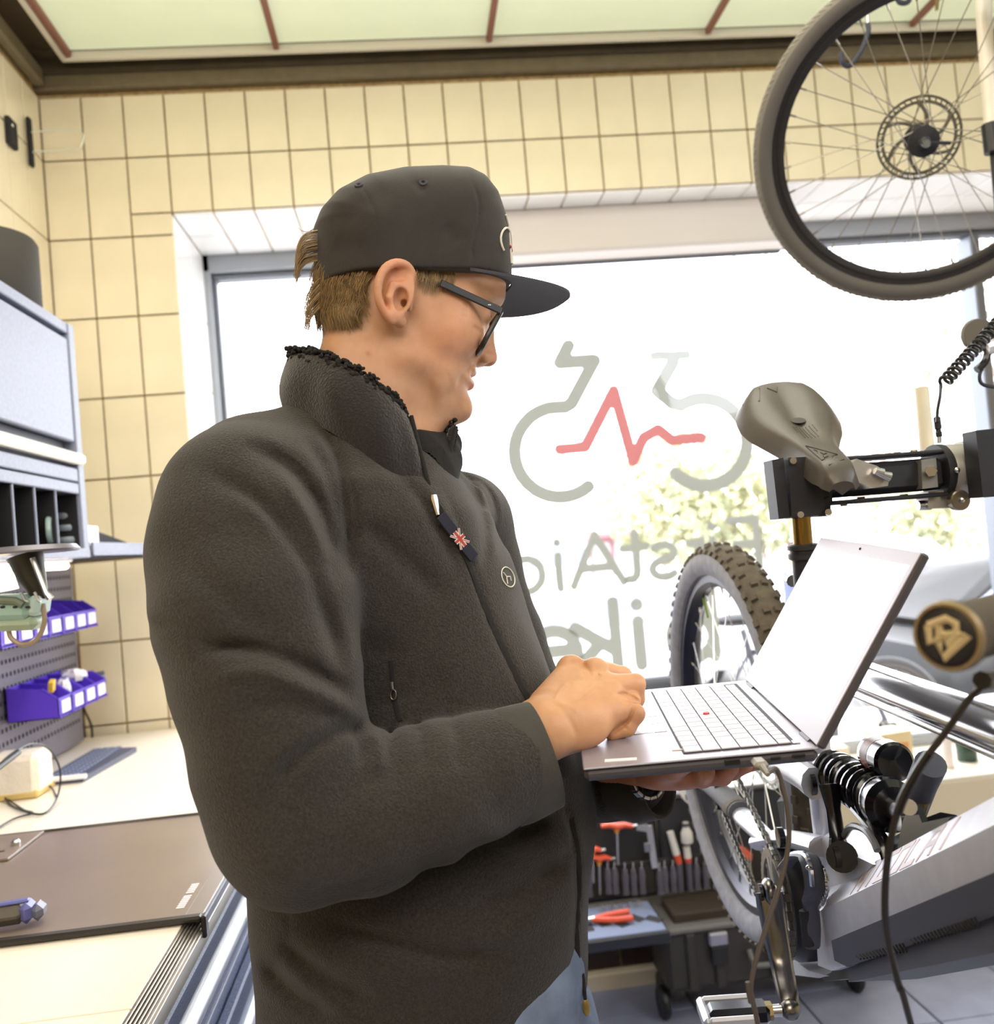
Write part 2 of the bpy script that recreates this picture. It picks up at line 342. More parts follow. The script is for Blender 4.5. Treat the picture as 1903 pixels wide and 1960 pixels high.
# ================================================================ implicit sculpting
class Field:
    def __init__(s, lo, hi, h):
        s.h = h; s.lo = np.array(lo, float); n = np.ceil((np.array(hi)-s.lo)/h).astype(int)+1
        s.ax = [(s.lo[i]+np.arange(n[i])*h).astype(np.float32) for i in range(3)]
        s.X = s.ax[0][:, None, None]; s.Y = s.ax[1][None, :, None]; s.Z = s.ax[2][None, None, :]
        s.D = np.full(tuple(n), 1.0, np.float32)
    def region(s, lo, hi):
        sl = []
        for i in range(3):
            a = max(0, int((lo[i]-s.lo[i])/s.h)); b = min(len(s.ax[i]), int((hi[i]-s.lo[i])/s.h)+2); sl.append(slice(a, max(a+1, b)))
        return tuple(sl), s.X[sl[0]], s.Y[:, sl[1]], s.Z[:, :, sl[2]]
    def put(s, sl, d, k=0.0, mode='add'):
        A = s.D[sl]; d = d.astype(np.float32)
        if mode == 'sub': A_, d_ = -A, d
        else: A_, d_ = A, d
        if k > 0:
            hh = np.clip(0.5+0.5*(A_-d_)/k, 0, 1); r = A_*(1-hh)+d_*hh-k*hh*(1-hh)
        else: r = np.minimum(A_, d_)
        s.D[sl] = -r if mode == 'sub' else r
    def cone(s, a, b, ra, rb, k=0.0, mode='add', flat=None, cut=None):
        a = np.array(a, float); b = np.array(b, float); pad = max(ra, rb)+max(k*1.5, s.h*3)
        sl, X, Y, Z = s.region(np.minimum(a, b)-pad, np.maximum(a, b)+pad)
        ab = b-a; L2 = ab.dot(ab)+1e-12
        t = np.clip(((X-a[0])*ab[0]+(Y-a[1])*ab[1]+(Z-a[2])*ab[2])/L2, 0, 1)
        dx, dy, dz = X-a[0]-t*ab[0], Y-a[1]-t*ab[1], Z-a[2]-t*ab[2]
        if flat is not None:   # flat = (direction, factor): stretches distance along a direction
            n, fz = flat; n = _n(n); q = (dx*n[0]+dy*n[1]+dz*n[2])*(fz-1); dx, dy, dz = dx+q*n[0], dy+q*n[1], dz+q*n[2]
        d = np.sqrt(dx*dx+dy*dy+dz*dz)-(ra+(rb-ra)*t)
        if cut is not None: n = _n(cut[1]); d = np.maximum(d, (X-cut[0][0])*n[0]+(Y-cut[0][1])*n[1]+(Z-cut[0][2])*n[2])
        s.put(sl, d, k, mode)
    def chain(s, P, R, k=0.0, mode='add', flat=None):
        for i in range(len(P)-1): s.cone(P[i], P[i+1], R[i], R[i+1], k, mode, flat)
    def ell(s, c, r, R=None, k=0.0, mode='add'):
        c = np.array(c, float); r = np.array(r, float); pad = r.max()+max(k*1.5, s.h*3)
        sl, X, Y, Z = s.region(c-pad, c+pad); R = np.eye(3) if R is None else R
        dx, dy, dz = X-c[0], Y-c[1], Z-c[2]
        u = [(R[0, i]*dx+R[1, i]*dy+R[2, i]*dz) for i in range(3)]
        q0 = np.sqrt(sum((u[i]/r[i])**2 for i in range(3))); q1 = np.sqrt(sum((u[i]/r[i]**2)**2 for i in range(3)))+1e-9
        s.put(sl, q0*(q0-1)/q1, k, mode)
    def mesh(s, iters=1):
        D = s.D; nx, ny, nz = D.shape; ins = D < 0
        c = np.zeros((nx-1, ny-1, nz-1), np.int8)
        for i in (0, 1):
            for j in (0, 1):
                for k in (0, 1): c += ins[i:nx-1+i, j:ny-1+j, k:nz-1+k]
        act = (c > 0) & (c < 8); I = np.argwhere(act); idx = np.full(act.shape, -1, np.int32); idx[act] = np.arange(len(I))
        acc = np.zeros((len(I), 3)); cnt = np.zeros(len(I))
        cs = [(i, j, k) for i in (0, 1) for j in (0, 1) for k in (0, 1)]
        for a in cs:
            for b in cs:
                if a < b and sum(abs(a[q]-b[q]) for q in range(3)) == 1:
                    va = D[I[:, 0]+a[0], I[:, 1]+a[1], I[:, 2]+a[2]]; vb = D[I[:, 0]+b[0], I[:, 1]+b[1], I[:, 2]+b[2]]
                    m_ = (va < 0) != (vb < 0); t = np.where(m_, va/(va-vb+1e-20), 0)
                    p = np.array(a)[None]+t[:, None]*(np.array(b)-np.array(a))[None]
                    acc[m_] += p[m_]; cnt[m_] += 1
        P = s.lo+(I+acc/cnt[:, None])*s.h
        Fs = []
        for ax in range(3):
            o1, o2 = [(1, 2), (2, 0), (0, 1)][ax]
            A = np.take(ins, range(0, ins.shape[ax]-1), ax); B = np.take(ins, range(1, ins.shape[ax]), ax)
            E = np.argwhere(A != B)
            E = E[(E[:, o1] > 0) & (E[:, o2] > 0) & (E[:, o1] < D.shape[o1]-1) & (E[:, o2] < D.shape[o2]-1)]
            def g(d1, d2):
                q = E.copy(); q[:, o1] -= d1; q[:, o2] -= d2; return idx[q[:, 0], q[:, 1], q[:, 2]]
            q = np.stack([g(1, 1), g(0, 1), g(0, 0), g(1, 0)], 1)
            fl = ~ins[E[:, 0], E[:, 1], E[:, 2]]
            q[fl] = q[fl][:, ::-1]; Fs.append(q)
        Fa = np.vstack(Fs); Fa = Fa[(Fa >= 0).all(1)]
        # light Laplacian smoothing
        ed = np.vstack([Fa[:, [0, 1]], Fa[:, [1, 2]], Fa[:, [2, 3]], Fa[:, [3, 0]]])
        for _ in range(iters):
            S_ = np.zeros_like(P); C_ = np.zeros(len(P))
            for q in range(3):
                S_[:, q] = np.bincount(ed[:, 0], P[ed[:, 1], q], len(P))+np.bincount(ed[:, 1], P[ed[:, 0], q], len(P))
            C_ = np.bincount(ed[:, 0], minlength=len(P))+np.bincount(ed[:, 1], minlength=len(P))
            P = P*0.4+0.6*S_/np.maximum(C_, 1)[:, None]
        us = np.unique(Fa); re_ = np.full(len(P), -1); re_[us] = np.arange(len(us)); P, Fa = P[us], re_[Fa]
        return P, Fa
def mesh_object(name, P, Fa, mats, parent=None, attr=None):
    me = bpy.data.meshes.new(name); o = (P.min(0)+P.max(0))/2 if parent is not None else np.array([(P[:, 0].min()+P[:, 0].max())/2, (P[:, 1].min()+P[:, 1].max())/2, P[:, 2].min()])
    n = len(P); k = Fa.shape[1]
    me.vertices.add(n); me.vertices.foreach_set('co', (P-o).astype(np.float32).ravel())
    me.loops.add(Fa.size); me.loops.foreach_set('vertex_index', Fa.astype(np.int32).ravel())
    me.polygons.add(len(Fa)); me.polygons.foreach_set('loop_start', np.arange(0, Fa.size, k, dtype=np.int32)); me.update(calc_edges=True)
    me.shade_smooth()
    for mm in (mats if isinstance(mats, (list, tuple)) else [mats]): me.materials.append(mm)
    if attr is not None:
        ca = me.color_attributes.new('tint', 'FLOAT_COLOR', 'POINT'); a4 = np.ones((n, 4), np.float32); a4[:, :3] = attr; ca.data.foreach_set('color', a4.ravel())
    ob = bpy.data.objects.new(name, me); COL.objects.link(ob); ob.location = Vector([float(x) for x in o])
    if parent is not None: attach(ob, parent)
    return ob
def pix(P):
    v = (P-CAM) @ RW; return CX+F*v[:, 0]/-v[:, 2], CY-F*v[:, 1]/-v[:, 2]
def poly_sd(px, py, poly):     # signed distance (positive inside) to a closed polygon
    poly = np.array(poly, float); d = np.full(px.shape, 1e9); ins = np.zeros(px.shape, bool); n = len(poly)
    for i in range(n):
        a = poly[i]; b = poly[(i+1) % n]; e = b-a; wx = px-a[0]; wy = py-a[1]
        t = np.clip((wx*e[0]+wy*e[1])/(e.dot(e)+1e-12), 0, 1); d = np.minimum(d, (wx-e[0]*t)**2+(wy-e[1]*t)**2)
        c = (a[1] > py) != (b[1] > py); ins ^= c & (px < e[0]*(py-a[1])/(e[1] if abs(e[1]) > 1e-12 else 1e-12)+a[0])
    return np.where(ins, 1, -1)*np.sqrt(d)
# ================================================================ the person
from mathutils.bvhtree import BVHTree
def vc_mat(name, rough, sss=0.0, bump=0.3, bscale=900, bdist=0.0004):
    M = mat(name, 'FFFFFF', rough, bump=bump, bscale=bscale, bdist=bdist, sss=sss)
    nt = M.node_tree; P = nt.nodes['Principled BSDF']; a = nt.nodes.new('ShaderNodeAttribute'); a.attribute_name = 'tint'
    n = nt.nodes.new('ShaderNodeTexNoise'); n.inputs['Scale'].default_value = 45; n.inputs['Detail'].default_value = 5
    r = nt.nodes.new('ShaderNodeValToRGB'); r.color_ramp.elements[0].color = (0.90, 0.85, 0.82, 1); r.color_ramp.elements[1].color = (1.06, 1.04, 1.02, 1); r.color_ramp.elements[0].position = .3; r.color_ramp.elements[1].position = .7
    tc = nt.nodes.new('ShaderNodeTexCoord'); nt.links.new(tc.outputs['Object'], n.inputs['Vector']); nt.links.new(n.outputs['Fac'], r.inputs[0])
    m = nt.nodes.new('ShaderNodeMix'); m.data_type = 'RGBA'; m.blend_type = 'MULTIPLY'; m.inputs[0].default_value = 1
    nt.links.new(a.outputs['Color'], m.inputs[6]); nt.links.new(r.outputs[0], m.inputs[7]); nt.links.new(m.outputs[2], P.inputs['Base Color'])
    return M
m_skin = vc_mat('skin', 0.52, sss=0.12)
m_fleece = mat('charcoal_fleece', '2D2925', 0.95, var=0.5, vscale=420, bump=0.8, bscale=520, bdist=0.0022, sheen=0.16)
m_fleece_flat = mat('dark_cuff_cloth', '36322D', 0.8, var=0.1, vscale=40, bump=0.4, bscale=500, bdist=0.001, sheen=0.15)
m_sherpa = mat('black_pile', '1C1A1A', 0.95, var=0.3, vscale=200)
m_cap = mat('charcoal_twill', '2C2825', 0.9, var=0.12, vscale=60, bump=0.5, bscale=900, bdist=0.0008, sheen=0.1)
m_brim = mat('blue_black_twill', '3B3B44', 0.85, bump=0.5, bscale=900, bdist=0.0006)
m_black = mat('black_plastic', '1B1B1C', 0.4)
m_hair = mat('light_brown_hair', '8A7048', 0.45, var=0.4, vscale=120)
m_steel = mat('bright_steel', 'C9C9C9', 0.25, metal=1.0)
m_denim = mat('washed_blue_denim', '7C8CA8', 0.85, var=0.25, vscale=25, bump=0.5, bscale=700)
PHI = math.radians(14)
eF = V(math.cos(PHI), math.sin(PHI), 0); eS = V(math.sin(PHI), -math.cos(PHI), 0); eZ = V(0, 0, 1)
H0 = WY(760, 600, 1.06)
def HP(px, py, s=0.0):
    d = ray(px, py); p0 = H0+eS*s; return CAM+d*((p0-CAM).dot(eS)/d.dot(eS))
def loc2(p): q = np.array(p)-H0; return np.array([q.dot(eF), q[2]])
RH = np.array([eF, -eS, eZ]).T      # columns: forward, left, up
def tri(P, px, py):   # smooth RBF-ish table lookup in local metres
    w = 0; v = 0
    for (x, y, val) in P:
        a, b = loc2(HP(x, y)); g = np.exp(-((px-a)**2+(py-b)**2)/(2*0.016**2))+1e-6*np.exp(-((px-a)**2+(py-b)**2)/(2*.05**2))+1e-12; w = w+g; v = v+g*val
    return v/w
HEAD = [(930, 420), (958, 470), (962, 530), (961, 573), (952, 590), (942, 620), (930, 660), (915, 690), (908, 704), (909, 716), (899, 724), (903, 737), (892, 749), (896, 770), (890, 795), (873, 809), (848, 814),
        (812, 806), (770, 770), (700, 700), (640, 650), (616, 600), (610, 540), (614, 470), (660, 400), (760, 362), (870, 368)]
WT_ = [(740, 470, .073), (860, 450, .066), (930, 470, .05), (940, 540, .054), (880, 560, .067), (760, 560, .0725), (660, 560, .067), (625, 560, .05), (640, 630, .052), (700, 640, .062), (870, 640, .069), (915, 640, .048), (930, 600, .046),
       (930, 660, .035), (770, 690, .064), (820, 740, .058), (893, 715, .031), (900, 740, .027), (860, 700, .057), (884, 785, .024), (850, 795, .036), (790, 770, .047), (640, 470, .066), (820, 650, .071), (820, 600, .070)]
RT_ = [(740, 470, .09), (930, 480, .05), (945, 560, .034), (930, 620, .035), (910, 700, .034), (890, 780, .026), (840, 800, .026), (780, 750, .03), (640, 560, .06), (700, 660, .045), (820, 690, .045), (870, 640, .05)]
hp2 = [loc2(HP(x, y)) for x, y in HEAD]
def head_shape(a, b, offs=0.0, poly=None, wt=WT_, rt=RT_):
    d = poly_sd(a, b, hp2 if poly is None else poly); W = tri(wt, a, b); R = tri(rt, a, b); return d, W, R
fh = Field(HP(590, 880, 0)-V(.02, .1, .01), HP(985, 350, 0)+V(.01, .1, .0), 0.0014)
A_, B_ = np.meshgrid(np.arange(-.13, .17, .003), np.arange(-.19, .26, .003), indexing='ij')
d_, W_, R_ = head_shape(A_, B_)
Xl = (fh.X-H0[0])*eF[0]+(fh.Y-H0[1])*eF[1]+0*fh.Z; Sl = (fh.X-H0[0])*eS[0]+(fh.Y-H0[1])*eS[1]+0*fh.Z; Zl = fh.Z-H0[2]+0*fh.X+0*fh.Y
def samp(T, x, z):
    u = np.clip((x+.13)/.003, 0, T.shape[0]-1.01); v = np.clip((z+.19)/.003, 0, T.shape[1]-1.01); i = u.astype(int); j = v.astype(int); fu = u-i; fv = v-j
    return T[i, j]*(1-fu)*(1-fv)+T[i+1, j]*fu*(1-fv)+T[i, j+1]*(1-fu)*fv+T[i+1, j+1]*fu*fv
dd = samp(d_, Xl, Zl); WW = samp(W_, Xl, Zl); RR = samp(R_, Xl, Zl)
g = np.sqrt(np.clip(1-np.minimum(dd, RR)/RR, 0, None)**2+(Sl/WW)**2)-1
fh.D = (g*np.minimum(RR, WW)*0.9).astype(np.float32); del dd, WW, RR, g
# neck
fh.chain([HP(722, 640, 0), HP(705, 740, 0), HP(690, 860, 0)], [.057, .060, .064], k=.02)
fh.cone(HP(800, 790, 0), HP(770, 850, 0), .035, .04, k=.02)
fh.ell(HP(670, 700, .035), (.03, .02, .05), RH, k=.02)
# nose
fh.cone(HP(941, 588), HP(931, 640), .0066, .0080, k=.006); fh.cone(HP(931, 640), HP(936, 683), .0080, .0100, k=.006)
fh.cone(HP(918, 640), HP(918, 680), .011, .0135, k=.008)
for s in (1, -1):
    fh.cone(HP(936, 686), HP(921, 689)+eS*s*.0125, .008, .0072, k=.004)
    fh.ell(HP(934, 699)+eS*s*.0058, (.0055, .0026, .0035), RH, k=.0015, mode='sub')
# lips, philtrum, chin
fh.cone(HP(903, 713), HP(884, 719)+eS*.021, .0052, .003, k=.003); fh.cone(HP(903, 713), HP(884, 719)-eS*.021, .0052, .003, k=.003)
fh.cone(HP(897, 736), HP(882, 726)+eS*.019, .0062, .003, k=.004); fh.cone(HP(897, 736), HP(882, 726)-eS*.019, .0062, .003, k=.004)
fh.cone(HP(908, 724.5), HP(884, 722)+eS*.021, .0016, .0008, k=.001, mode='sub'); fh.cone(HP(908, 724.5), HP(884, 722)-eS*.021, .0016, .0008, k=.001, mode='sub')
fh.ell(HP(880, 784), (.014, .017, .014), RH, k=.012)
# brows, cheeks, eyes
for s in (1, -1):
    L = lambda p: H0+RH @ (RH.T @ (np.array(p)-H0)*V(1, s, 1))
    fh.cone(L(HP(951, 572, .012)), L(HP(925, 563, .047)), .0065, .006, k=.01)
    fh.ell(L(HP(878, 642, .050)), (.028, .012, .016), RH, k=.022)
    fh.ell(L(HP(952, 604, .030)), (.019, .015, .0115), RH, k=.008, mode='sub')
    ec = L(HP(920, 606, .031)); fh.ell(ec, (.0132, .0138, .0125), RH, k=.003)
    fh.ell(ec+eF*.0125, (.0065, .0115, .0030), RH, k=.001, mode='sub')
    fh.cone(ec+eF*.011+eZ*.0045-eS*.009, ec+eF*.009+eZ*.0045+eS*.011, .0022, .0018, k=.002)
eye_c = [H0+RH @ (RH.T @ (HP(920, 606, .031)-H0)*V(1, s, 1)) for s in (1, -1)]
# ears
def ear(s):
    L = lambda p: H0+RH @ (RH.T @ (np.array(p)-H0)*V(1, s, 1))
    pts = [(768, 578, .077), (786, 560, .080), (792, 532, .083), (780, 509, .088), (758, 503, .092), (737, 514, .096), (725, 540, .097), (725, 572, .095), (736, 598, .091), (748, 614, .087)]
    P = catmull([L(HP(*p)) for p in pts], 28); fh.chain(P, np.interp(np.linspace(0, 1, 28), [0, .15, .5, .8, 1], [.0026, .0036, .0044, .0042, .004]), k=.002)
    n = _n(L(H0+eS*1.0+eF*.0)-L(H0)); t = .35
    Re = RH @ rotm(0, math.radians(14), 0) @ rotm(0, 0, math.radians(-16*s))
    fh.ell(L(HP(757, 558, .0835)), (.0205, .0055, .031), Re, k=.004)
    fh.cone(L(HP(748, 600, .085)), L(HP(766, 616, .079)), .0075, .0070, k=.006)
    fh.cone(L(HP(775, 560, .07)), L(HP(757, 570, .082)), .014, .012, k=.006)
    fh.ell(L(HP(766, 572, .0895)), (.0085, .0095, .0125), Re, k=.003, mode='sub')
    fh.ell(L(HP(768, 530, .0905)), (.0105, .0048, .0085), Re, k=.003, mode='sub')
    fh.chain([L(HP(783, 541, .086)), L(HP(752, 545, .0895)), L(HP(744, 570, .0905)), L(HP(752, 596, .0875))], [.0022, .0032, .0034, .003], k=.003)
    fh.chain([L(HP(722+17, 530, .0945)), L(HP(734, 560, .095)), L(HP(742, 592, .091))], [.0020, .0022, .0018], k=.002, mode='sub')
    fh.cone(L(HP(783, 578, .0785)), L(HP(783, 590, .078)), .0042, .0038, k=.003)
    fh.ell(L(HP(773, 582, .078)), (.0035, .008, .0045), RH, k=.002, mode='sub')
ear(1); ear(-1)
# folds of the face, given as lines on the picture of the near side
def brush(fld, lines, near=None):
    Xf = np.broadcast_to(fld.X, fld.D.shape); m_ = np.abs(fld.D) < 0.03
    if near is not None: m_ &= near(fld)
    I = np.argwhere(m_); P = fld.lo+I*fld.h; u, v = pix(P); add = np.zeros(len(P))
    for (pts, w, dep) in lines:
        C = catmull([(p[0], p[1], 0) for p in pts], 8*len(pts))[:, :2]; best = np.full(len(P), 1e9); tt = np.zeros(len(P))
        lo = C.min(0)-3.2*w; hi = C.max(0)+3.2*w; sel = np.where((u > lo[0]) & (u < hi[0]) & (v > lo[1]) & (v < hi[1]))[0]
        if not len(sel): continue
        us, vs_ = u[sel], v[sel]; b = np.full(len(sel), 1e9); ta = np.zeros(len(sel))
        for i in range(len(C)-1):
            a = C[i]; e = C[i+1]-a; t = np.clip(((us-a[0])*e[0]+(vs_-a[1])*e[1])/(e.dot(e)+1e-9), 0, 1); q = (us-a[0]-t*e[0])**2+(vs_-a[1]-t*e[1])**2
            mm = q < b; b[mm] = q[mm]; ta[mm] = (i+t[mm])/(len(C)-1)
        add[sel] += dep*np.exp(-b/(w*w))*np.clip(np.sin(PI*np.clip(ta, .0, 1))*1.6+.12, 0, 1)
    fld.D[I[:, 0], I[:, 1], I[:, 2]] += add.astype(np.float32)
nearhead = lambda f: (((f.X-H0[0])*eS[0]+(f.Y-H0[1])*eS[1]+0*f.Z) > 0.004)
brush(fh, [([(914, 692), (900, 702), (884, 720), (872, 745)], 4, .0013), ([(852, 705), (862, 735), (858, 770)], 5, .0008), ([(893, 590), (888, 575)], 3, .0008), ([(896, 598), (884, 594)], 3, .0008),
            ([(896, 604), (882, 608)], 3, .0008), ([(903, 625), (915, 632), (925, 640)], 5, .0014), ([(700, 640), (740, 690), (800, 745), (860, 795)], 30, .0015), ([(735, 655), (790, 690), (830, 712)], 26, -.002),
            ([(850, 660), (858, 700), (850, 740)], 16, .0006), ([(945, 548), (925, 546)], 3, .0006), ([(948, 556), (925, 556)], 3, .0006)], nearhead)
Ph, Fh_ = fh.mesh(2); del fh, Xl, Sl, Zl
# hands ------------------------------------------------------------------
fr_ = Field(WY(940, 1475, .86)-V(.02, .03, .03), WY(1240, 1250, 1.03)+V(.02, .03, .02), 0.0013)
def hy(p): return WY(*p)
def chain(f, P, R, k=.004): f.chain([hy(p) for p in P], R, k=k)
bk = (V(0, -1, .45), 1.25)
wr = (1040, 1396, .905)
for (mc, r) in (((1138, 1286, .968), .0125), ((1163, 1316, .948), .0135), ((1168, 1342, .934), .013), ((1163, 1366, .92), .0135)):
    fr_.cone(hy(wr), hy(mc), .0255, r+.0015, k=.014)
chain(fr_, [(930, 1458, .90), (990, 1425, .90), wr], [.036, .031, .0275], .01)
fr_.ell(hy((1108, 1398, .908)), (.03, .017, .019), k=.014)
chain(fr_, [(1050, 1350, .93), (1093, 1281, .975), (1140, 1300, 1.0), (1185, 1335, 1.0)], [.020, .0128, .0115, .0095], .01)
chain(fr_, [(1138, 1281, .968), (1192, 1292, .985), (1216, 1322, .985), (1212, 1352, .98)], [.0118, .0095, .0085, .0075], .003)
chain(fr_, [(1163, 1313, .948), (1216, 1309, .957), (1216, 1338, .962), (1196, 1362, .962)], [.0132, .0108, .0098, .0085], .003)
chain(fr_, [(1168, 1342, .934), (1209, 1343, .945), (1208, 1368, .95), (1185, 1385, .95)], [.0125, .0098, .009, .008], .003)
chain(fr_, [(1163, 1362, .92), (1215, 1366, .925), (1200, 1392, .922), (1172, 1402, .925)], [.0128, .0104, .0092, .0086], .003)
fr_.ell(hy((1093, 1277, .972)), (.012, .012, .011), k=.006); fr_.ell(hy((1140, 1279, .962)), (.012, .012, .010), k=.006)
brush(fr_, [([(1062, 1342), (1072, 1322), (1086, 1305)], 3.5, -.0013), ([(1062, 1342), (1090, 1352), (1110, 1365)], 4, -.0008), ([(1100, 1345), (1125, 1322), (1142, 1305)], 4, -.0015), ([(1092, 1306), (1120, 1305)], 3, -.001),
             ([(1140, 1300), (1148, 1290)], 4, .0018), ([(1155, 1305), (1180, 1304)], 3, -.0012), ([(1216, 1345), (1205, 1375), (1193, 1388), (1165, 1410)], 3.5, .004), ([(1193, 1388), (1202, 1398)], 2.5, .0016),
             ([(1085, 1270), (1113, 1272), (1135, 1300)], 7, .0025), ([(1060, 1345), (1085, 1370), (1105, 1410)], 6, .0012), ([(1175, 1330), (1200, 1330), (1226, 1345)], 4, .003), ([(1232, 1300), (1222, 1302)], 3, .0008)])
Pr, Fr_ = fr_.mesh(2); del fr_
fl_ = Field(WY(1180, 1530, .88)-V(.0, .02, .02), WY(1480, 1400, 1.06)+V(.02, .04, .05), 0.0014)
chain(fl_, [(1180, 1500, 1.03), (1235, 1487, 1.01)], [.026, .024], .01)
for p in ((1330, 1478, .945), (1345, 1474, .965), (1350, 1468, .99)): fl_.cone(hy((1235, 1487, 1.005)), hy(p), .021, .0135, k=.012)
fl_.ell(hy((1290, 1486, .97)), (.035, .022, .014), k=.012)
chain(fl_, [(1300, 1487, .95), (1345, 1488, .925), (1352, 1478, .905)], [.0125, .0105, .009], .003)
chain(fl_, [(1325, 1484, .955), (1382, 1483, .93), (1398, 1470, .915)], [.0125, .011, .009], .003)
chain(fl_, [(1330, 1478, .965), (1400, 1474, .95), (1425, 1464, .94)], [.012, .0105, .009], .003)
chain(fl_, [(1340, 1472, .985), (1420, 1464, .98), (1456, 1457, .975)], [.012, .0098, .0085], .003)
chain(fl_, [(1250, 1482, .98), (1290, 1470, .93), (1310, 1462, .905)], [.016, .012, .010], .006)
Pl, Fl = fl_.mesh(2); del fl_
# hidden core linking head and hands (inside the clothes)
fc = Field((-.32, .78, .70), (.42, 1.34, 1.62), 0.009)
sh = WY(690, 850, 1.07)
fc.chain([sh, WY(690, 1010, 1.07), WY(720, 1400, 1.07), WY(760, 1800, 1.06)], [.055, .09, .11, .12], k=.04)
fc.chain([WY(560, 960, 1.0), WY(520, 1300, .91), WY(600, 1560, .88), WY(960, 1450, .895)], [.05, .05, .05, .03], k=.03); fc.cone(sh, WY(560, 960, 1.0), .05, .05, k=.04)
fc.chain([WY(870, 1000, 1.22), WY(960, 1330, 1.25), WY(1060, 1470, 1.20), WY(1160, 1493, 1.10), WY(1212, 1490, 1.04)], [.03, .03, .03, .028, .024], k=.02); fc.cone(WY(720, 960, 1.08), WY(870, 1000, 1.22), .04, .03, k=.03)
Pc, Fc = fc.mesh(1); del fc
def srgb(c): return np.array(lin(c))
tH = np.tile(srgb('BE9170'), (len(Ph), 1))
u, v = pix(Ph); loc = (Ph-H0) @ RH     # forward, left, up
def paint(T, mask, col, a): T[:] = T*(1-(mask*a)[:, None])+np.array(srgb(col))[None]*(mask*a)[:, None]
def gs(c, r): return np.exp(-(((Ph-np.array(c))/r)**2).sum(1))
for s in (1, -1):
    Lm = lambda p: H0+RH @ (RH.T @ (np.array(p)-H0)*V(1, s, 1))
    paint(tH, gs(Lm(HP(860, 650, .065)), .03), 'D08A6C', .35); paint(tH, gs(Lm(HP(755, 520, .09)), .022), 'D98A6C', .5); paint(tH, gs(Lm(HP(740, 590, .09)), .015), 'D98A6C', .4)
    paint(tH, gs(Lm(HP(893, 714, .012)), .008), 'A85E52', .6); paint(tH, gs(Lm(HP(896, 737, .008)), .009), 'B56A5A', .6)
    paint(tH, gs(Lm(HP(925, 625, .03)), .012), 'B98468', .4)
    paint(tH, gs(Lm(HP(702, 676, .055)), .0016), '7A4630', 1.0); paint(tH, gs(Lm(HP(704, 678, .06)), .003), '9A5A3C', .8)
paint(tH, gs(HP(938, 690), .014), 'D08468', .4)
# scalp and temple hair, beard shadow
hz = poly_sd(u, v, [(560, 400), (850, 400), (858, 510), (858, 548), (835, 568), (812, 560), (800, 530), (740, 510), (716, 540), (712, 600), (700, 632), (660, 640), (612, 636), (560, 640)])
near = np.abs(loc[:, 1]) > -1
earm = np.abs(loc[:, 1]) < .082
hm = np.clip(hz/16+.4, 0, 1)*earm; paint(tH, hm, '8A6B4A', .85)
sb = poly_sd(u, v, [(700, 740), (800, 700), (870, 690), (905, 700), (900, 800), (850, 820), (780, 800)]); paint(tH, np.clip(sb/20, 0, 1), 'A98468', .35)
bw = np.zeros(len(Ph))
tb = np.tile(srgb('C6966E'), (len(Pr), 1)); tl = np.tile(srgb('C9927A'), (len(Pl), 1)); tc_ = np.tile(srgb('BE9170'), (len(Pc), 1))
ur, vr = pix(Pr)
tb = tb*(1-.25*np.exp(-((ur-1215)**2+(vr-1375)**2)/30**2))[:, None]*(np.array([1, .93, .9])[None]**np.exp(-((ur-1215)**2+(vr-1360)**2)/35**2)[:, None])
Pall = np.vstack([Ph, Pr, Pl, Pc]); n1, n2, n3 = len(Ph), len(Ph)+len(Pr), len(Ph)+len(Pr)+len(Pl)
Fall = np.vstack([Fh_, Fr_+n1, Fl+n2, Fc+n3])
def weld(a0, a1, b0, b1):      # join two overlapping skins into one surface deep inside the clothes
    ia = a0+rw.choice(a1-a0, min(4000, a1-a0), replace=False); ib = b0+rw.choice(b1-b0, min(3000, b1-b0), replace=False); D2 = ((Pall[ia][:, None]-Pall[ib][None])**2).sum(2); k = np.unravel_index(D2.argmin(), D2.shape); i, j = ia[k[0]], ib[k[1]]
    fi = Fall[np.where((Fall == i).any(1))[0][0]]; fj_ = Fall[np.where((Fall == j).any(1))[0][0]]; i2 = fi[(list(fi).index(i)+1) % 4]; j2 = fj_[(list(fj_).index(j)+1) % 4]; return [i, j, j2, i2]
rw = np.random.RandomState(1)
Fall = np.vstack([Fall, [weld(0, n1, n3, len(Pall)), weld(n1, n2, n3, len(Pall)), weld(n2, n3, n3, len(Pall))]])
body = mesh_object('person', Pall, Fall, m_skin, attr=np.vstack([tH, tb, tl, tc_]))
tag(body, 'man in charcoal fleece jacket and black cap looking down at the laptop he holds', 'person')
bvh_head = BVHTree.FromPolygons(Ph.tolist(), Fh_.tolist())
def hit(bvh, px, py, off=0.0):
    d = ray(px, py); h = bvh.ray_cast(Vector(CAM), Vector(d))
    if h[0] is None: return None
    return np.array(h[0])+np.array(h[1])*off
# eyes
m_eye = mat('eye_white', 'D9D2CC', 0.2); m_iris = mat('grey_blue_iris', '5B6670', 0.2)
for c in eye_c:
    e_ = MB().ball(c, .0122, 16).build('eye', m_eye, body)
    gz = _n(eF*.95-eZ*.35); MB().lathe([(0.0002, .0112), (.0055, .0111), (.0056, .0105), (.0002, .0104)], c+gz*0.0005, gz, 14).build('iris', m_iris, e_)
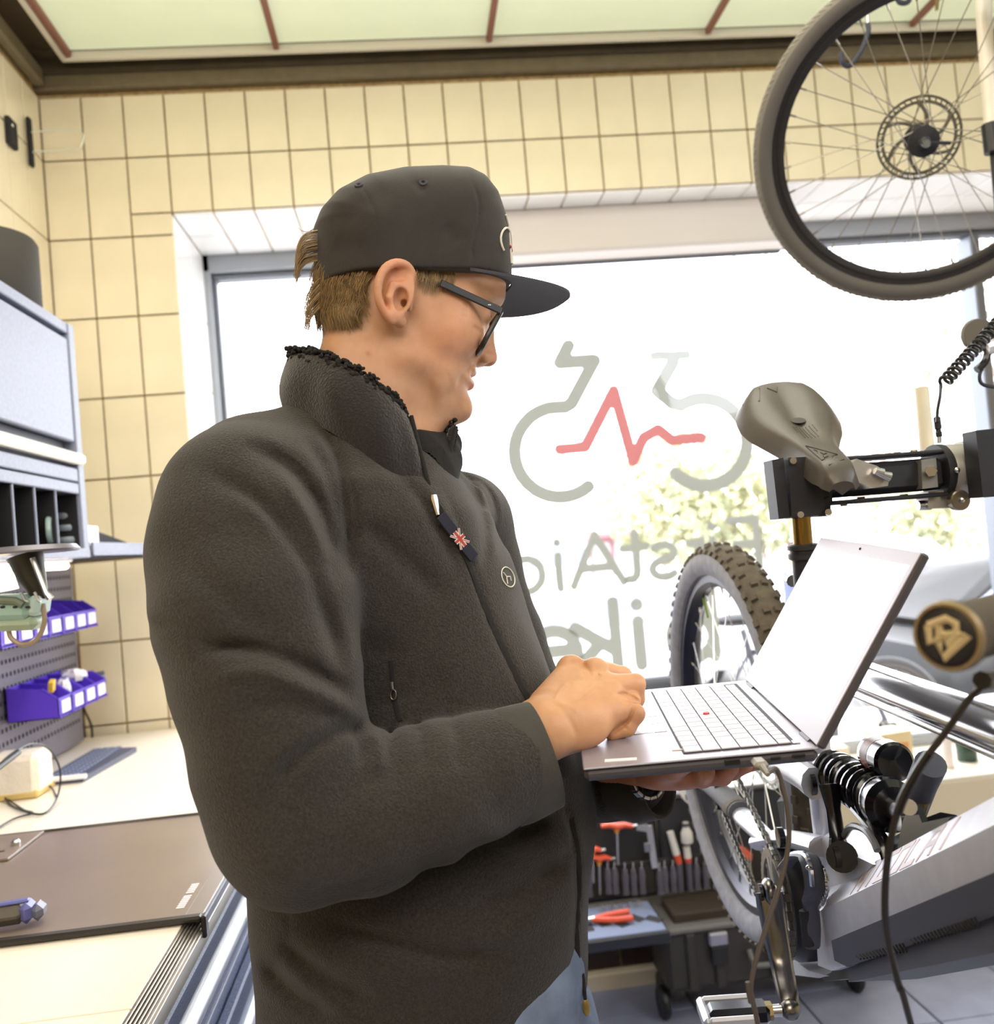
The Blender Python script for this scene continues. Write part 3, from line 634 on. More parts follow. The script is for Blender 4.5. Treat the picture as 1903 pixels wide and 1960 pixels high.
# glasses ------------------------------------------------------------------
P1 = HP(962, 590, .067); P2 = HP(922, 660, .060)
dn = P2-P1; dn = dn-dn.dot(eS)*eS; hgt = np.linalg.norm(dn); dn = _n(dn); fwd = np.cross(eS, dn); fwd = fwd if fwd.dot(eF) > 0 else -fwd
def gp(s, t): return P1-eS*(.067-s)+dn*hgt*t+fwd*(.007*(1-(s/.067)**2))
gl = MB()
for sg in (1, -1):
    ring = []
    for k in range(28):
        a = 2*PI*k/28; cx = .0395*sg; x = np.sign(math.cos(a))*abs(math.cos(a))**.5*.027; y = np.sign(math.sin(a))*abs(math.sin(a))**.5*.5
        ring.append(gp(cx+x, .5+y*(1-.0)))
    gl.tube(ring, .0033, 8, closed=True, flat=1.0, up=fwd)
gl.tube([gp(.013, .25), gp(0, .18)+fwd*.001, gp(-.013, .25)], .0024, 8)
glasses = gl.build('glasses', mat('matte_black_frame', '22211F', .45), body)
for sg in (1, -1):
    a = HP(957, 594, .070) if sg > 0 else gp(-.068, .1); b = HP(846, 543, .0765) if sg > 0 else a+(HP(846, 543, .0765)-HP(957, 594, .070))
    c = b+(b-a)*.45
    mm = MB(); fr0 = _n(b-a)
    Rt = frame(fr0, eZ); mm.box((a+b)/2, (.0085, .0032, np.linalg.norm(b-a)+.004), Rt, bev=.001); mm.box((b+c)/2-eS*sg*.006, (.006, .003, np.linalg.norm(b-c)), Rt, bev=.001)
    mm.build('temple_arm', mat('matte_black_frame', ''), glasses)
    mm = MB(); mm.ball(a+fr0*.014+eS*sg*.0018, (.0022, .0006, .001), 8, RH); mm.build('rivet', m_steel, glasses)
    rg = []
    mm = MB(); c0 = [gp(.0395*sg+np.sign(math.cos(t))*abs(math.cos(t))**.5*.0255, .5+np.sign(math.sin(t))*abs(math.sin(t))**.5*.46) for t in np.linspace(0, 2*PI, 25)[:-1]]
    mm.add(c0+[p+fwd*.0015 for p in c0], [tuple(range(24)), tuple(range(47, 23, -1))]); mm.build('lens', G, glasses)
# cap ----------------------------------------------------------------------
CAPP = [(602, 660), (604, 520), (602, 470), (601, 434), (612, 405), (640, 374), (690, 348), (760, 334), (830, 331), (880, 334), (915, 351), (943, 386), (958, 430), (966, 480), (969, 540), (969, 680)]
cp2 = [loc2(HP(x, y)) for x, y in CAPP]
fcap = Field(HP(590, 600, 0)-V(.02, .115, .0), HP(985, 285, 0)+V(.01, .11, .0), 0.002)
Xl = (fcap.X-H0[0])*eF[0]+(fcap.Y-H0[1])*eF[1]+0*fcap.Z; Sl = (fcap.X-H0[0])*eS[0]+(fcap.Y-H0[1])*eS[1]+0*fcap.Z; Zl = fcap.Z-H0[2]+0*fcap.X+0*fcap.Y
d_ = poly_sd(A_, B_, cp2); dd = samp(d_, Xl, Zl); RR = .088; WW = .086
q = np.clip(1-np.minimum(dd, RR)/RR, 0, None)
g = (q**2.25+(np.abs(Sl)/WW)**2.25)**(1/2.25)-1
ZR = 1.733
ZRIM = ZR-.006*np.clip((Xl-.02)/.1, -1, 1)*0
fcap.D = np.maximum(g*.075, (ZRIM-fcap.Z)).astype(np.float32)
brush(fcap, [([(905, 345), (918, 400), (905, 470), (905, 508)], 2.5, .0016), ([(690, 350), (720, 420), (712, 510)], 2.2, .0010), ([(630, 420), (690, 400), (760, 350)], 22, .002), ([(850, 430), (880, 470)], 20, .003), ([(640, 460), (700, 480)], 24, .002), ([(800, 345), (810, 370)], 10, .0015)],
      lambda f: f.Y+0*f.X+0*f.Z < 1.08)
Pk, Fk = fcap.mesh(1); del fcap, dd, g, q, Xl, Sl, Zl
cap = mesh_object('cap', Pk, Fk, m_cap, body)
bvh_cap = BVHTree.FromPolygons(Pk.tolist(), Fk.tolist())
for (px, py) in ((810, 350), (687, 355)):
    p = hit(bvh_cap, px, py, .0003); nn = _n(hit(bvh_cap, px, py, .01)-p); MB().lathe([(.0015, -.0008), (.0046, -.0008), (.0050, .0006), (.0040, .0016), (.0022, .0012), (.0015, -.0005)], p, nn, 16).build('eyelet', m_brim, cap)
# brim
rows = []
aF = loc2(HP(966, 505))[0]
NB = 28
def crown_s(a):   # half width of the crown at height of the rim for forward position a
    q_ = max(0.0, 1-min(max(aF+.003-a, 0), .088)/.088); return .086*(max(0, 1-q_**2.25))**(1/2.25)
for layer in (0, 1):
    G_ = []
    for i in range(NB+1):
        t = PI*i/NB; cs, sn = math.cos(t), math.sin(t)
        s = .084*np.sign(cs)*abs(cs)**.8; row = []
        a_in = aF-.074+.070*(abs(sn)**.9); 
        for j in range(7):
            r = j/6; a = a_in+(.004+.074*abs(sn)**.75)*r; ss = s*(1+.03*r)
            b = ZR+.001-.14*(a-aF+.04)-1.2*ss*ss+(.0035 if layer == 0 else 0)
            row.append(H0*V(1, 1, 0)+eF*a+eS*ss+eZ*b)
        G_.append(row)
    rows.append(G_)
bm_ = MB(); n_ = (NB+1)*7
bm_.add([p for r in rows[0] for p in r]+[p for r in rows[1] for p in r], [(i*7+j, (i+1)*7+j, (i+1)*7+j+1, i*7+j+1) for i in range(NB) for j in range(6)]+[(n_+i*7+j, n_+i*7+j+1, n_+(i+1)*7+j+1, n_+(i+1)*7+j) for i in range(NB) for j in range(6)]
        + [(i*7+6, (i+1)*7+6, n_+(i+1)*7+6, n_+i*7+6) for i in range(NB)]+[(i*7, n_+i*7, n_+(i+1)*7, (i+1)*7) for i in range(NB)]+[(j, j+1, n_+j+1, n_+j) for j in range(6)]+[(NB*7+j, n_+NB*7+j, n_+NB*7+j+1, NB*7+j+1) for j in range(6)])
bm_.build('brim', m_brim, cap, sharp=50)
# stitched emblem on the front panel: pale ring, handlebar stroke and red pulse (like the window sign)
def cap_pt(s, dz, off=.0012):
    o = H0*V(1, 1, 0)+eS*s+eZ*(ZR+dz); h = bvh_cap.ray_cast(Vector(o+eF*.3), Vector(-eF)); return np.array(h[0])+np.array(h[1])*off
mm = MB(); mm.tube([cap_pt(.050+.020*math.cos(t), .038+.020*math.sin(t)) for t in np.linspace(-.6, 4.6, 22)]+[cap_pt(.044, .064), cap_pt(.052, .074)], .0013, 6); mm.tube([cap_pt(-.022+.015*math.cos(t), .034+.015*math.sin(t)) for t in np.linspace(PI+.6, PI-4.6, 22)]+[cap_pt(-.014, .056)], .0013, 6)
mm.build('embroidery', mat('pale_thread', 'D8D2C4', .8), cap)
MB().tube([cap_pt(x, .038+z) for x, z in ((.050, 0), (.034, 0), (.014, 0), (.006, .018), (-.003, -.006), (-.008, .006), (-.02, 0))], .0013, 6).build('embroidery', mat('red_thread', 'B0483C', .8), cap)
# hair -----------------------------------------------------------------------
def strands(name, specs, material, parent):
    cu = bpy.data.curves.new(name, 'CURVE'); cu.dimensions = '3D'; cu.bevel_depth = 1.0; cu.bevel_resolution = 0; cu.resolution_u = 1
    for (P, r) in specs:
        sp = cu.splines.new('POLY'); sp.points.add(len(P)-1)
        for i, p in enumerate(P): sp.points[i].co = (*p, 1); sp.points[i].radius = r*(1-.75*i/(len(P)-1))
    cu.materials.append(material); ob = bpy.data.objects.new(name, cu); COL.objects.link(ob); attach(ob, parent); ob['kind'] = 'stuff'; return ob
rn = np.random.RandomState(3); sp_ = []
def surf(px, py, off):
    q = hit(bvh_head, px, py, off); return q
for _ in range(2600):      # nape and side, combed back and curling under at the tips
    x0 = rn.uniform(612, 716); y0 = rn.uniform(495, 590); L = rn.uniform(45, 95)
    if x0 > 700 and y0 > 530: continue
    k_ = (x0-612)/120; L = max(22, min(L, 648-12*k_-abs(rn.normal(0, 16))-y0)); P = []; off = rn.uniform(.002, .009)
    for t in np.linspace(0, 1, 8):
        x = x0-18*k_*math.sin(t*2.2)+26*k_*max(0, t-.55)**1.2+rn.uniform(-.7, .7)-6*t*(1-k_); y = min(y0+L*t, 650-14*k_-abs(rn.normal(0, 14))); q = surf(x, y, off*(.35+.9*math.sin(PI*min(t*.8+.1, 1))))
        if q is None: q = HP(x, y, P and (P[-1]-H0).dot(eS) or .02)
        P.append(q)
    if any(np.linalg.norm(P[i+1]-P[i]) > .02 for i in range(7)): continue
    sp_.append((P, rn.uniform(.0002, .00042)))
for _ in range(260):      # sideburn
    x0 = rn.uniform(798, 872); y0 = rn.uniform(506, 530); L = rn.uniform(20, 48)*(1-.3*abs(x0-835)/40); P = []
    for t in np.linspace(0, 1, 5):
        q = surf(x0-5*t+rn.uniform(-1, 1), y0+L*t, .001+.002*rn.rand()); 
        if q is not None: P.append(q)
    if len(P) == 5 and max(np.linalg.norm(P[i+1]-P[i]) for i in range(4)) < .02: sp_.append((P, .0003))
for _ in range(170):      # tuft through the back opening of the cap
    s0 = rn.uniform(-.03, .03); y0 = rn.uniform(440, 500); a = rn.uniform(.6, 1.2); P = [HP(608, y0, s0), HP(592-8*a, y0+6, s0), HP(580-8*a, y0+22, s0), HP(574-6*a+rn.uniform(-3, 3), y0+45*a, s0), HP(578-9*a+rn.uniform(-8, 8), min(y0+62*a+rn.uniform(0, 14), 528), s0)]
    sp_.append((list(catmull(P, 9)), .0004))
for _ in range(110):      # loose ends at the nape
    s0 = rn.uniform(-.03, .045); y0 = rn.uniform(530, 590); sp_.append((list(catmull([HP(612, y0, s0), HP(596, y0+18, s0), HP(588+rn.uniform(-6, 6), y0+38, s0), HP(590+rn.uniform(-8, 8), min(y0+60, 632), s0)], 7)), .0004))
sp_.append((list(catmull([HP(603, 436, .0), HP(590, 444, .0), HP(577, 441, .0), HP(570, 434, 0)], 8)), .0005))
strands('hair', sp_, m_hair, body)
# ================================================================ clothes
FJ = 0.0045
fj = Field((-.36, .66, .84), (.42, 1.40, 1.66), FJ)
TY = math.radians(-20)            # chest turned a little to the camera
tf = V(math.cos(TY), math.sin(TY)); tl_ = V(-math.sin(TY), math.cos(TY))
rows_ = [(775, 600, 720, .06), (800, 545, 750, .075), (840, 500, 785, .105), (890, 455, 838, .145), (940, 430, 893, .175), (1000, 415, 935, .172), (1100, 410, 972, .155), (1200, 415, 1006, .147), (1300, 425, 1040, .146), (1400, 440, 1078, .150),
         (1500, 462, 1112, .158), (1600, 485, 1127, .165), (1700, 503, 1124, .178), (1800, 508, 1117, .176), (1880, 511, 1113, .176), (1970, 516, 1109, .176), (2150, 516, 1109, .176)]
TZ = []
for (py, l, r_, b) in rows_:
    Yc = 1.07; c = WY((l+r_)/2, py, Yc); hw = (r_-l)/2*Yc/F; a = math.sqrt(max(hw**2-(b*math.sin(TY))**2, .002))/math.cos(TY); TZ.append((c[2], c[0], a, b))
TZ = np.array(TZ[::-1]); zz = fj.Z[0, 0]
ti = lambda k: np.interp(zz, TZ[:, 0], TZ[:, k])[None, None, :]
dx, dy = fj.X-ti(1), fj.Y-1.075+0*fj.X
uu = (dx*tf[0]+dy*tf[1])/ti(2); ww = (dx*tl_[0]+dy*tl_[1])/ti(3); E_ = 2.3
q0 = (np.abs(uu)**E_+np.abs(ww)**E_)**(1/E_)-1
ztop = TZ[-1, 0]
fj.D = np.maximum(q0*np.minimum(ti(2), ti(3))*.9, (fj.Z-ztop)).astype(np.float32); del q0, uu, ww
def jc(P, k): fj.chain([WY(p[0], p[1], p[2]) for p in P], [p[3] for p in P], k=k)
s_ = lambda r, Y: r*Y/F
# shoulders
jc([(620, 905, 1.03, .062), (745, 935, 1.05, .052)], .05)
jc([(800, 940, 1.13, .04), (875, 985, 1.17, .05)], .03); jc([(832, 915, 1.09, .020), (878, 950, 1.11, .028)], .02)
jc([(790, 955, 1.14, .045), (892, 1000, 1.22, .058), (915, 1080, 1.24, .058)], .03)
# near sleeve
jc([(500, 925, 1.00, s_(136, 1.0)), (480, 985, .955, s_(162, .955)), (478, 1060, .93, s_(178, .93))], .03)
jc([(478, 1060, .93, s_(178, .93)), (490, 1170, .905, s_(186, .905)), (513, 1300, .885, s_(178, .885)), (540, 1440, .87, s_(165, .87)), (575, 1560, .865, s_(160, .865))], .012)
jc([(575, 1560, .865, s_(160, .865)), (700, 1556, .87, s_(146, .87)), (830, 1520, .875, s_(128, .875)), (945, 1478, .885, s_(114, .885))], .015)
cw = WY(1010, 1452, .89); fj.cone(WY(945, 1478, .885), WY(1040, 1440, .893), s_(114, .885), s_(98, .89), k=.006, cut=(cw, WY(1040, 1440, .9)-WY(960, 1476, .885)))
# far sleeve
jc([(915, 1080, 1.24, .058), (960, 1220, 1.26, .055), (1000, 1330, 1.24, .055)], .012)
jc([(1000, 1330, 1.24, .055), (1060, 1470, 1.20, .055), (1160, 1492, 1.10, .046), (1222, 1497, 1.04, .036)], .012)
fj.D = np.maximum(fj.D, .923-fj.Z)
SLV = lambda f: (f.Y+0*f.X+0*f.Z) < 1.16
brush(fj, [
    ([(600, 800), (640, 860), (662, 950), (668, 1010), (664, 1100)], 12, .012),
    ([(470, 850), (560, 900), (618, 990), (645, 1120)], 15, .012), ([(400, 900), (500, 970), (580, 1080), (630, 1200), (655, 1300)], 17, .013),
    ([(530, 900), (600, 1010), (640, 1090)], 14, -.008), ([(440, 930), (540, 1030), (610, 1150)], 15, -.008),
    ([(590, 840), (632, 920), (650, 1010)], 12, .006), ([(340, 1060), (440, 1150), (560, 1250), (650, 1340)], 24, .005),
    ([(380, 1250), (480, 1240), (590, 1280), (676, 1330)], 13, .012), ([(400, 1300), (500, 1290), (610, 1330), (684, 1370)], 12, -.008), ([(450, 1370), (540, 1350), (620, 1370), (680, 1385)], 15, .006),
    ([(520, 1520), (560, 1465), (610, 1425), (660, 1400), (700, 1392)], 13, .012), ([(500, 1470), (540, 1430), (590, 1405)], 12, -.004),
    ([(670, 1395), (690, 1430), (692, 1470)], 9, .004), ([(712, 1395), (725, 1435), (722, 1480)], 9, -.005), ([(745, 1392), (752, 1430), (748, 1470)], 8, .006), ([(800, 1385), (812, 1430), (808, 1480)], 9, .006), ([(862, 1375), (878, 1420), (876, 1480)], 9, .005),
    ([(920, 1362), (948, 1420), (952, 1500), (930, 1580)], 4, .0018), ([(280, 1192), (340, 1205), (440, 1240), (520, 1250)], 16, .007), ([(640, 1560), (700, 1500), (790, 1470)], 20, .003), ([(470, 1640), (600, 1690), (720, 1680)], 30, -.003),
    ([(700, 1350), (800, 1320), (850, 1290)], 16, .003), ([(700, 1250), (760, 1240), (820, 1270), (850, 1330), (868, 1385)], 4, .0018), ([(690, 1230), (740, 1260), (700, 1330)], 26, .005),
    ([(700, 860), (780, 920), (840, 1010), (880, 1100)], 14, .006), ([(690, 1000), (760, 1060), (850, 1150)], 20, .007), ([(760, 900), (830, 960), (900, 1080)], 14, -.003),
    ([(850, 930), (890, 1040), (930, 1170), (985, 1290), (1012, 1345)], 5, .0035), ([(870, 870), (905, 930), (930, 1020), (925, 1090)], 10, .007), ([(950, 1000), (962, 1060)], 10, .003), ([(905, 880), (945, 945), (965, 1010)], 9, .007),
    ([(560, 1725), (700, 1700), (860, 1640), (1000, 1590), (1080, 1545)], 14, .006), ([(620, 1770), (740, 1800), (860, 1830), (960, 1830)], 18, .011), ([(640, 1830), (760, 1860), (860, 1880)], 20, -.005), ([(540, 1800), (620, 1870), (720, 1920)], 18, .011),
    ([(900, 1740), (1000, 1700), (1080, 1650)], 20, .008), ([(860, 1800), (960, 1790), (1070, 1740)], 18, -.004), ([(900, 1580), (1000, 1620), (1080, 1630), (1120, 1600)], 30, -.007), ([(530, 1740), (555, 1765), (540, 1830), (515, 1850)], 4, .002),
    ([(1060, 1500), (1095, 1590), (1105, 1700), (1100, 1800), (1105, 1900)], 5, .004), ([(1010, 1690), (1070, 1660), (1100, 1600)], 12, .004), ([(505, 1840), (560, 1900), (640, 1950)], 16, .010),
    ([(930, 960), (1000, 1870)], .1, .0)], SLV)
# soft low-frequency rumple
P3 = np.random.RandomState(5); wob = np.zeros(fj.D.shape, np.float32)
for _ in range(10):
    kx = P3.uniform(-1, 1, 3); kx = kx/np.linalg.norm(kx)*P3.uniform(25, 55); wob += np.float32(.0007)*np.sin(fj.X*kx[0]+fj.Y*kx[1]+fj.Z*kx[2]+P3.uniform(0, 6)).astype(np.float32)
fj.D += wob; del wob
Pj, Fj = fj.mesh(2); del fj
jacket = mesh_object('jacket', Pj, Fj, m_fleece, body)
bvh_j = BVHTree.FromPolygons(Pj.tolist(), Fj.tolist())
JH = lambda x, y, o=.001: hit(bvh_j, x, y, o)
def ribbon3(pts, w, t, name, m, parent, n=30):
    C = catmull([(p[0], p[1], 0) for p in pts], n); P = [JH(c[0], c[1], t) for c in C]; N = [_n(JH(c[0], c[1], t+.01)-JH(c[0], c[1], t)) for c, p in zip(C, P)]
    P = [sum(P[max(0, i-1):i+2])/len(P[max(0, i-1):i+2]) for i in range(n)]; G_ = []
    for i in range(n):
        T = _n(P[min(i+1, n-1)]-P[max(i-1, 0)]); B = np.cross(T, N[i]); G_.append([P[i]-B*w-N[i]*.004, P[i]-B*w, P[i]-B*w*.3+N[i]*.0006, P[i]+B*w*.3+N[i]*.0006, P[i]+B*w, P[i]+B*w-N[i]*.004])
    o = MB().grid(G_).build(name, m, parent); return o, P
zp, ZP = ribbon3([(832, 962), (862, 1010), (893, 1070), (935, 1180), (985, 1290), (1013, 1343)], .0036, .0012, 'zip', m_sherpa, jacket)
ribbon3([(1092, 1560), (1107, 1640), (1107, 1720), (1104, 1790), (1108, 1880)], .003, .001, 'zip', m_sherpa, jacket)
# slider, fabric puller with a small flag
a = JH(828, 958, .004); MB().tube([a+V(0, 0, .004), a, JH(838, 985, .005)], [.003, .004, .0022], 8).build('zip_slider', m_steel, jacket)
pa, pb_ = JH(842, 985, .004), JH(898, 1070, .006); T = _n(pb_-pa); Nn = _n(JH(870, 1030, .02)-JH(870, 1030, .0)); B = _n(np.cross(T, Nn)); L_ = np.linalg.norm(pb_-pa)
m_navy = mat('navy_webbing', '1E2030', .8)
pull = MB(); pull.add([], [])
pull.box((pa+pb_)/2+Nn*.002, (.0125, .0022, L_), np.array([B, Nn, T]).T, bev=.001); pull = pull.build('zip_puller', m_navy, jacket)
fc_ = pa+T*L_*.55+Nn*.0034
def patch(mb, u0, v0, u1, v1, w, off, col): 
    d = _n(B*(u1-u0)+T*(v1-v0)); n_ = np.cross(Nn, d); a_ = fc_+B*u0+T*v0+Nn*off; b_ = fc_+B*u1+T*v1+Nn*off; mb.add([a_-n_*w/2, a_+n_*w/2, b_+n_*w/2, b_-n_*w/2], [(0, 1, 2, 3)])
fw, fhh = .0062, .0095
f1 = MB(); patch(f1, -fw, 0, fw, 0, .0048, .0001, 0); patch(f1, 0, -fhh, 0, fhh, .0048, .0001, 0); patch(f1, -fw, -fhh, fw, fhh, .0024, .00005, 0); patch(f1, -fw, fhh, fw, -fhh, .0024, .00005, 0); f1.build('flag', mat('white_print', 'D5D0C8', .8), pull)
f1 = MB(); patch(f1, -fw, 0, fw, 0, .0028, .0002, 0); patch(f1, 0, -fhh, 0, fhh, .0028, .0002, 0); patch(f1, -fw, -fhh, fw, fhh, .0008, .00025, 0); patch(f1, -fw, fhh, fw, -fhh, .0008, .00025, 0); f1.build('flag', mat('red_print', 'B04038', .8), pull)
zq_ = JH(1108, 1862, .004)
MB().tube([zq_, zq_+V(.001, -.002, -.026)], [.0030, .0018], 8).build('zip_slider', m_sherpa, jacket); MB().ball(zq_+V(.001, -.003, -.034), (.004, .0015, .009), 10).build('zip_tag', mat('brass_tag', 'B59A55', .35, metal=.8), jacket)
# embroidered roundel on the chest
lg = MB(); el = [(971+12*math.cos(t)*1.0+4*math.sin(t), 1105+19*math.sin(t)+1*math.cos(t)) for t in np.linspace(0, 2*PI, 25)[:-1]]
lg.tube([JH(x, y, .0012) for x, y in el], .0007, 6, closed=True); lg.tube([JH(x, y, .0012) for x, y in ((962, 1096), (968, 1104), (975, 1104), (977, 1112))], .0006, 6); lg.tube([JH(x, y, .0012) for x, y in ((968, 1104), (970, 1118))], .0006, 6)
lg.build('embroidery', mat('pale_thread', ''), jacket)
# side pocket zip pull
pz = MB(); c = JH(752, 1305, .003); pz.tube([c, JH(754, 1318, .004)], [.0022, .0016], 8)
pz.tube([JH(755+5*math.cos(t), 1329+11*math.sin(t), .004) for t in np.linspace(0, 2*PI, 13)[:-1]], .0007, 6, closed=True); pz.build('pocket_zip_pull', mat('dark_nickel', '8A857C', .35, metal=.9), jacket)
ribbon3([(748, 1262), (750, 1285), (756, 1345), (768, 1385)], .0028, .0006, 'pocket_zip', m_sherpa, jacket, 14)
# cuffs
def cuff(pts, rs, name='cuff'):
    C = [WY(*p) for p in pts]; mb = MB(); n = 40; R = frame(_n(C[-1]-C[0]), V(0, 0, 1)); G_ = []
    prof = [(C[i], rs[i]) for i in range(len(C))]+[(C[-1]+(C[-1]-C[-2])*.02, rs[-1]-.002), (C[-1]-(C[-1]-C[-2])*.05, rs[-1]-.0045), (C[0]+(C[1]-C[0])*.8, rs[0]-.010)]
    for (c, r) in prof: G_.append([c+r*(math.cos(2*PI*k/n)*R[:, 0]+math.sin(2*PI*k/n)*.92*R[:, 1]) for k in range(n+1)])
    return mb.grid(G_).build(name, m_fleece_flat, jacket, sharp=60)
cuff([(958, 1474, .887), (985, 1464, .888), (1015, 1453, .89), (1042, 1443, .893)], [.0560, .0567, .0550, .0530])
cuff([(1185, 1500, 1.06), (1225, 1504, 1.04), (1262, 1500, 1.02)], [.040, .041, .0385])
# watch bracelet under the far cuff
wb_ = MB()
for k in range(14):
    t = 2*PI*k/14; R = frame(_n(WY(1260, 1490, 1.0)-WY(1200, 1497, 1.05)), V(0, 0, 1)); c = WY(1238, 1490, 1.0)+.021*(math.cos(t)*R[:, 0]+math.sin(t)*R[:, 1]); wb_.box(c, (.004, .009, .010), frame(c-WY(1238, 1490, 1.0), R[:, 2]) @ np.array([[0, 0, 1], [0, 1, 0], [1, 0, 0]]).T, bev=.001)
tag(wb_.build('bracelet', m_steel, body), kind='stuff')
# collar: outer shell swept round the neck
CO = [((822, 950, .955), (783, 797, .965)), ((760, 893, .935), (745, 757, .945)), ((660, 812, .935), (670, 708, .945)), ((580, 775, .975), (598, 683, .975)), ((523, 768, 1.05), (551, 684, 1.04)), ((575, 780, 1.16), (606, 692, 1.13)),
      ((700, 850, 1.215), (735, 765, 1.18)), ((805, 915, 1.16), (845, 812, 1.13)), ((842, 955, 1.00), (876, 818, 1.05))]
nb = 70; Bt = catmull([WY(*c[0]) for c in CO], nb); Tp = catmull([WY(*c[1]) for c in CO], nb); ctr = (Bt.mean(0)+Tp.mean(0))/2
G_ = []
for i in range(nb):
    o = Tp[i]-ctr; o[2] = 0; o = _n(o); row = []
    b0 = Bt[i]-V(0, 0, .018)-o*.012
    for t in np.linspace(0, 1, 7): row.append(b0*(1-t)+Tp[i]*t+o*.010*math.sin(PI*t)*(1+.25*math.sin(i*.7)))
    row += [Tp[i]-o*.004+V(0, 0, .003), Tp[i]-o*.008]
    for t in np.linspace(1, 0, 5): row.append(b0*(1-t)+Tp[i]*t-o*.009)
    G_.append(row)
mb = MB(); mb.grid(G_); k_ = len(G_[0]); mb.add([p for p in G_[0]], [tuple(range(k_))[::-1]]); mb.add([p for p in G_[-1]], [tuple(range(k_))])
collar = mb.build('collar', mat('charcoal_fleece_collar', '242120', 0.95, var=0.3, vscale=420, bump=0.7, bscale=380, bdist=0.003, sheen=0.3), jacket, sharp=60)
MB().tube([Bt[0]*(1-t)+Tp[0]*t+V(.002, -.003, 0) for t in np.linspace(0, 1, 6)], .0026, 8).build('zip', m_sherpa, collar); MB().tube([Bt[-1]*(1-t)+Tp[-1]*t+V(-.002, -.004, 0) for t in np.linspace(0, 1, 6)], .0026, 8).build('zip', m_sherpa, collar)
MB().tube([Tp[0]+V(.0, -.004, .001), Tp[0]+V(.003, -.004, -.006)], .0012, 6).build('zip_stop', m_steel, collar)
# pile lining showing along the top edge
rp = np.random.RandomState(8); mb = MB()
for _ in range(1300):
    i = rp.uniform(0, nb-1.01); i0 = int(i); f = i-i0; p = Tp[i0]*(1-f)+Tp[i0+1]*f; o = p-ctr; o[2] = 0; o = _n(o)
    mb.ball(p-o*rp.uniform(-.001, .014)+V(0, 0, rp.uniform(-.006, .010)), rp.uniform(.0016, .0034, 3), 6, rotm(*rp.uniform(0, 3, 3)))
tag(mb.build('pile_lining', m_sherpa, collar, sharp=180), kind='stuff')
# thin black undershirt collar
ic = [(790, 815, .985), (745, 775, .975), (690, 724, .975), (640, 690, .98), (600, 668, .99), (596, 672, 1.06), (640, 700, 1.13), (740, 770, 1.14), (830, 830, 1.09), (845, 838, 1.03)]
T_ = catmull([WY(*p) for p in ic], 44); G_ = []
for p in T_:
    o = p-ctr; o[2] = 0; o = _n(o); G_.append([p-V(0, 0, .045), p, p+V(0, 0, .003)-o*.002, p-o*.004, p-V(0, 0, .045)-o*.004])
MB().grid(G_).build('undershirt_collar', m_sherpa, body)
fu = Field(WY(770, 980, 1.16)-V(.01, .16, .0), WY(900, 780, 1.0)+V(.02, .12, .0), .003)
for P in ([(800, 890, 1.045, .046), (850, 852, 1.085, .022)], [(815, 925, 1.03, .036), (846, 885, 1.06, .024)], [(820, 950, 1.01, .028), (838, 950, 1.02, .016)]): fu.chain([WY(*p[:3]) for p in P], [p[3] for p in P], k=.012)
Pu, Fu = fu.mesh(1); mesh_object('undershirt_front', Pu, Fu, m_sherpa, body)
# jeans and shoes
fp = Field((-.22, .80, .0), (.36, 1.34, 1.06), .009)
for (hx, hy_, kx, ky, fx, fy) in ((.015, 1.01, .02, .99, .02, .99), (.035, 1.14, .07, 1.17, .06, 1.20)):
    fp.chain([(hx, hy_, .90), (kx, ky, .50), (fx, fy, .09)], [.10, .075, .062], k=.03)
fp.chain([(.03, 1.02, .96), (.04, 1.13, .96)], [.12, .12], k=.03); fp.chain([(.03, 1.02, .86), (.04, 1.14, .86)], [.105, .105], k=.03)
fp.cone((.09, 1.03, .86), (.095, 1.09, .86), .075, .075, k=.03); fp.D = np.maximum(fp.D, fp.Z-1.0)
fp.D = np.maximum(fp.D, .04-fp.Z); brush(fp, [([(1040, 1900), (1090, 1960)], 10, .004), ([(1090, 1890), (1100, 1960)], 5, -.004), ([(1120, 1895), (1128, 1960)], 6, .003)])
Pp, Fp = fp.mesh(2); jeans = mesh_object('jeans', Pp, Fp, m_denim, body)
for (fx, fy) in ((.02, .99), (.06, 1.20)):
    G_ = []
    for (t, w, h) in ((-.09, .012, .05), (-.085, .034, .085), (-.04, .040, .10), (.02, .043, .085), (.08, .048, .062), (.14, .046, .05), (.175, .034, .04), (.19, .01, .025)):
        G_.append([V(fx+t, fy+w*math.cos(a), .022+max(-.02, (h-.02)*math.sin(a))) for a in np.linspace(0, 2*PI, 17)])
    sh_ = MB().grid(G_).build('shoe', mat('dark_leather', '2B2725', .5), body)
    MB().box((fx+.05, fy, .012), (.28, .092, .022), bev=.01).build('sole', mat('rubber_sole', '1A1A1A', .8), sh_)
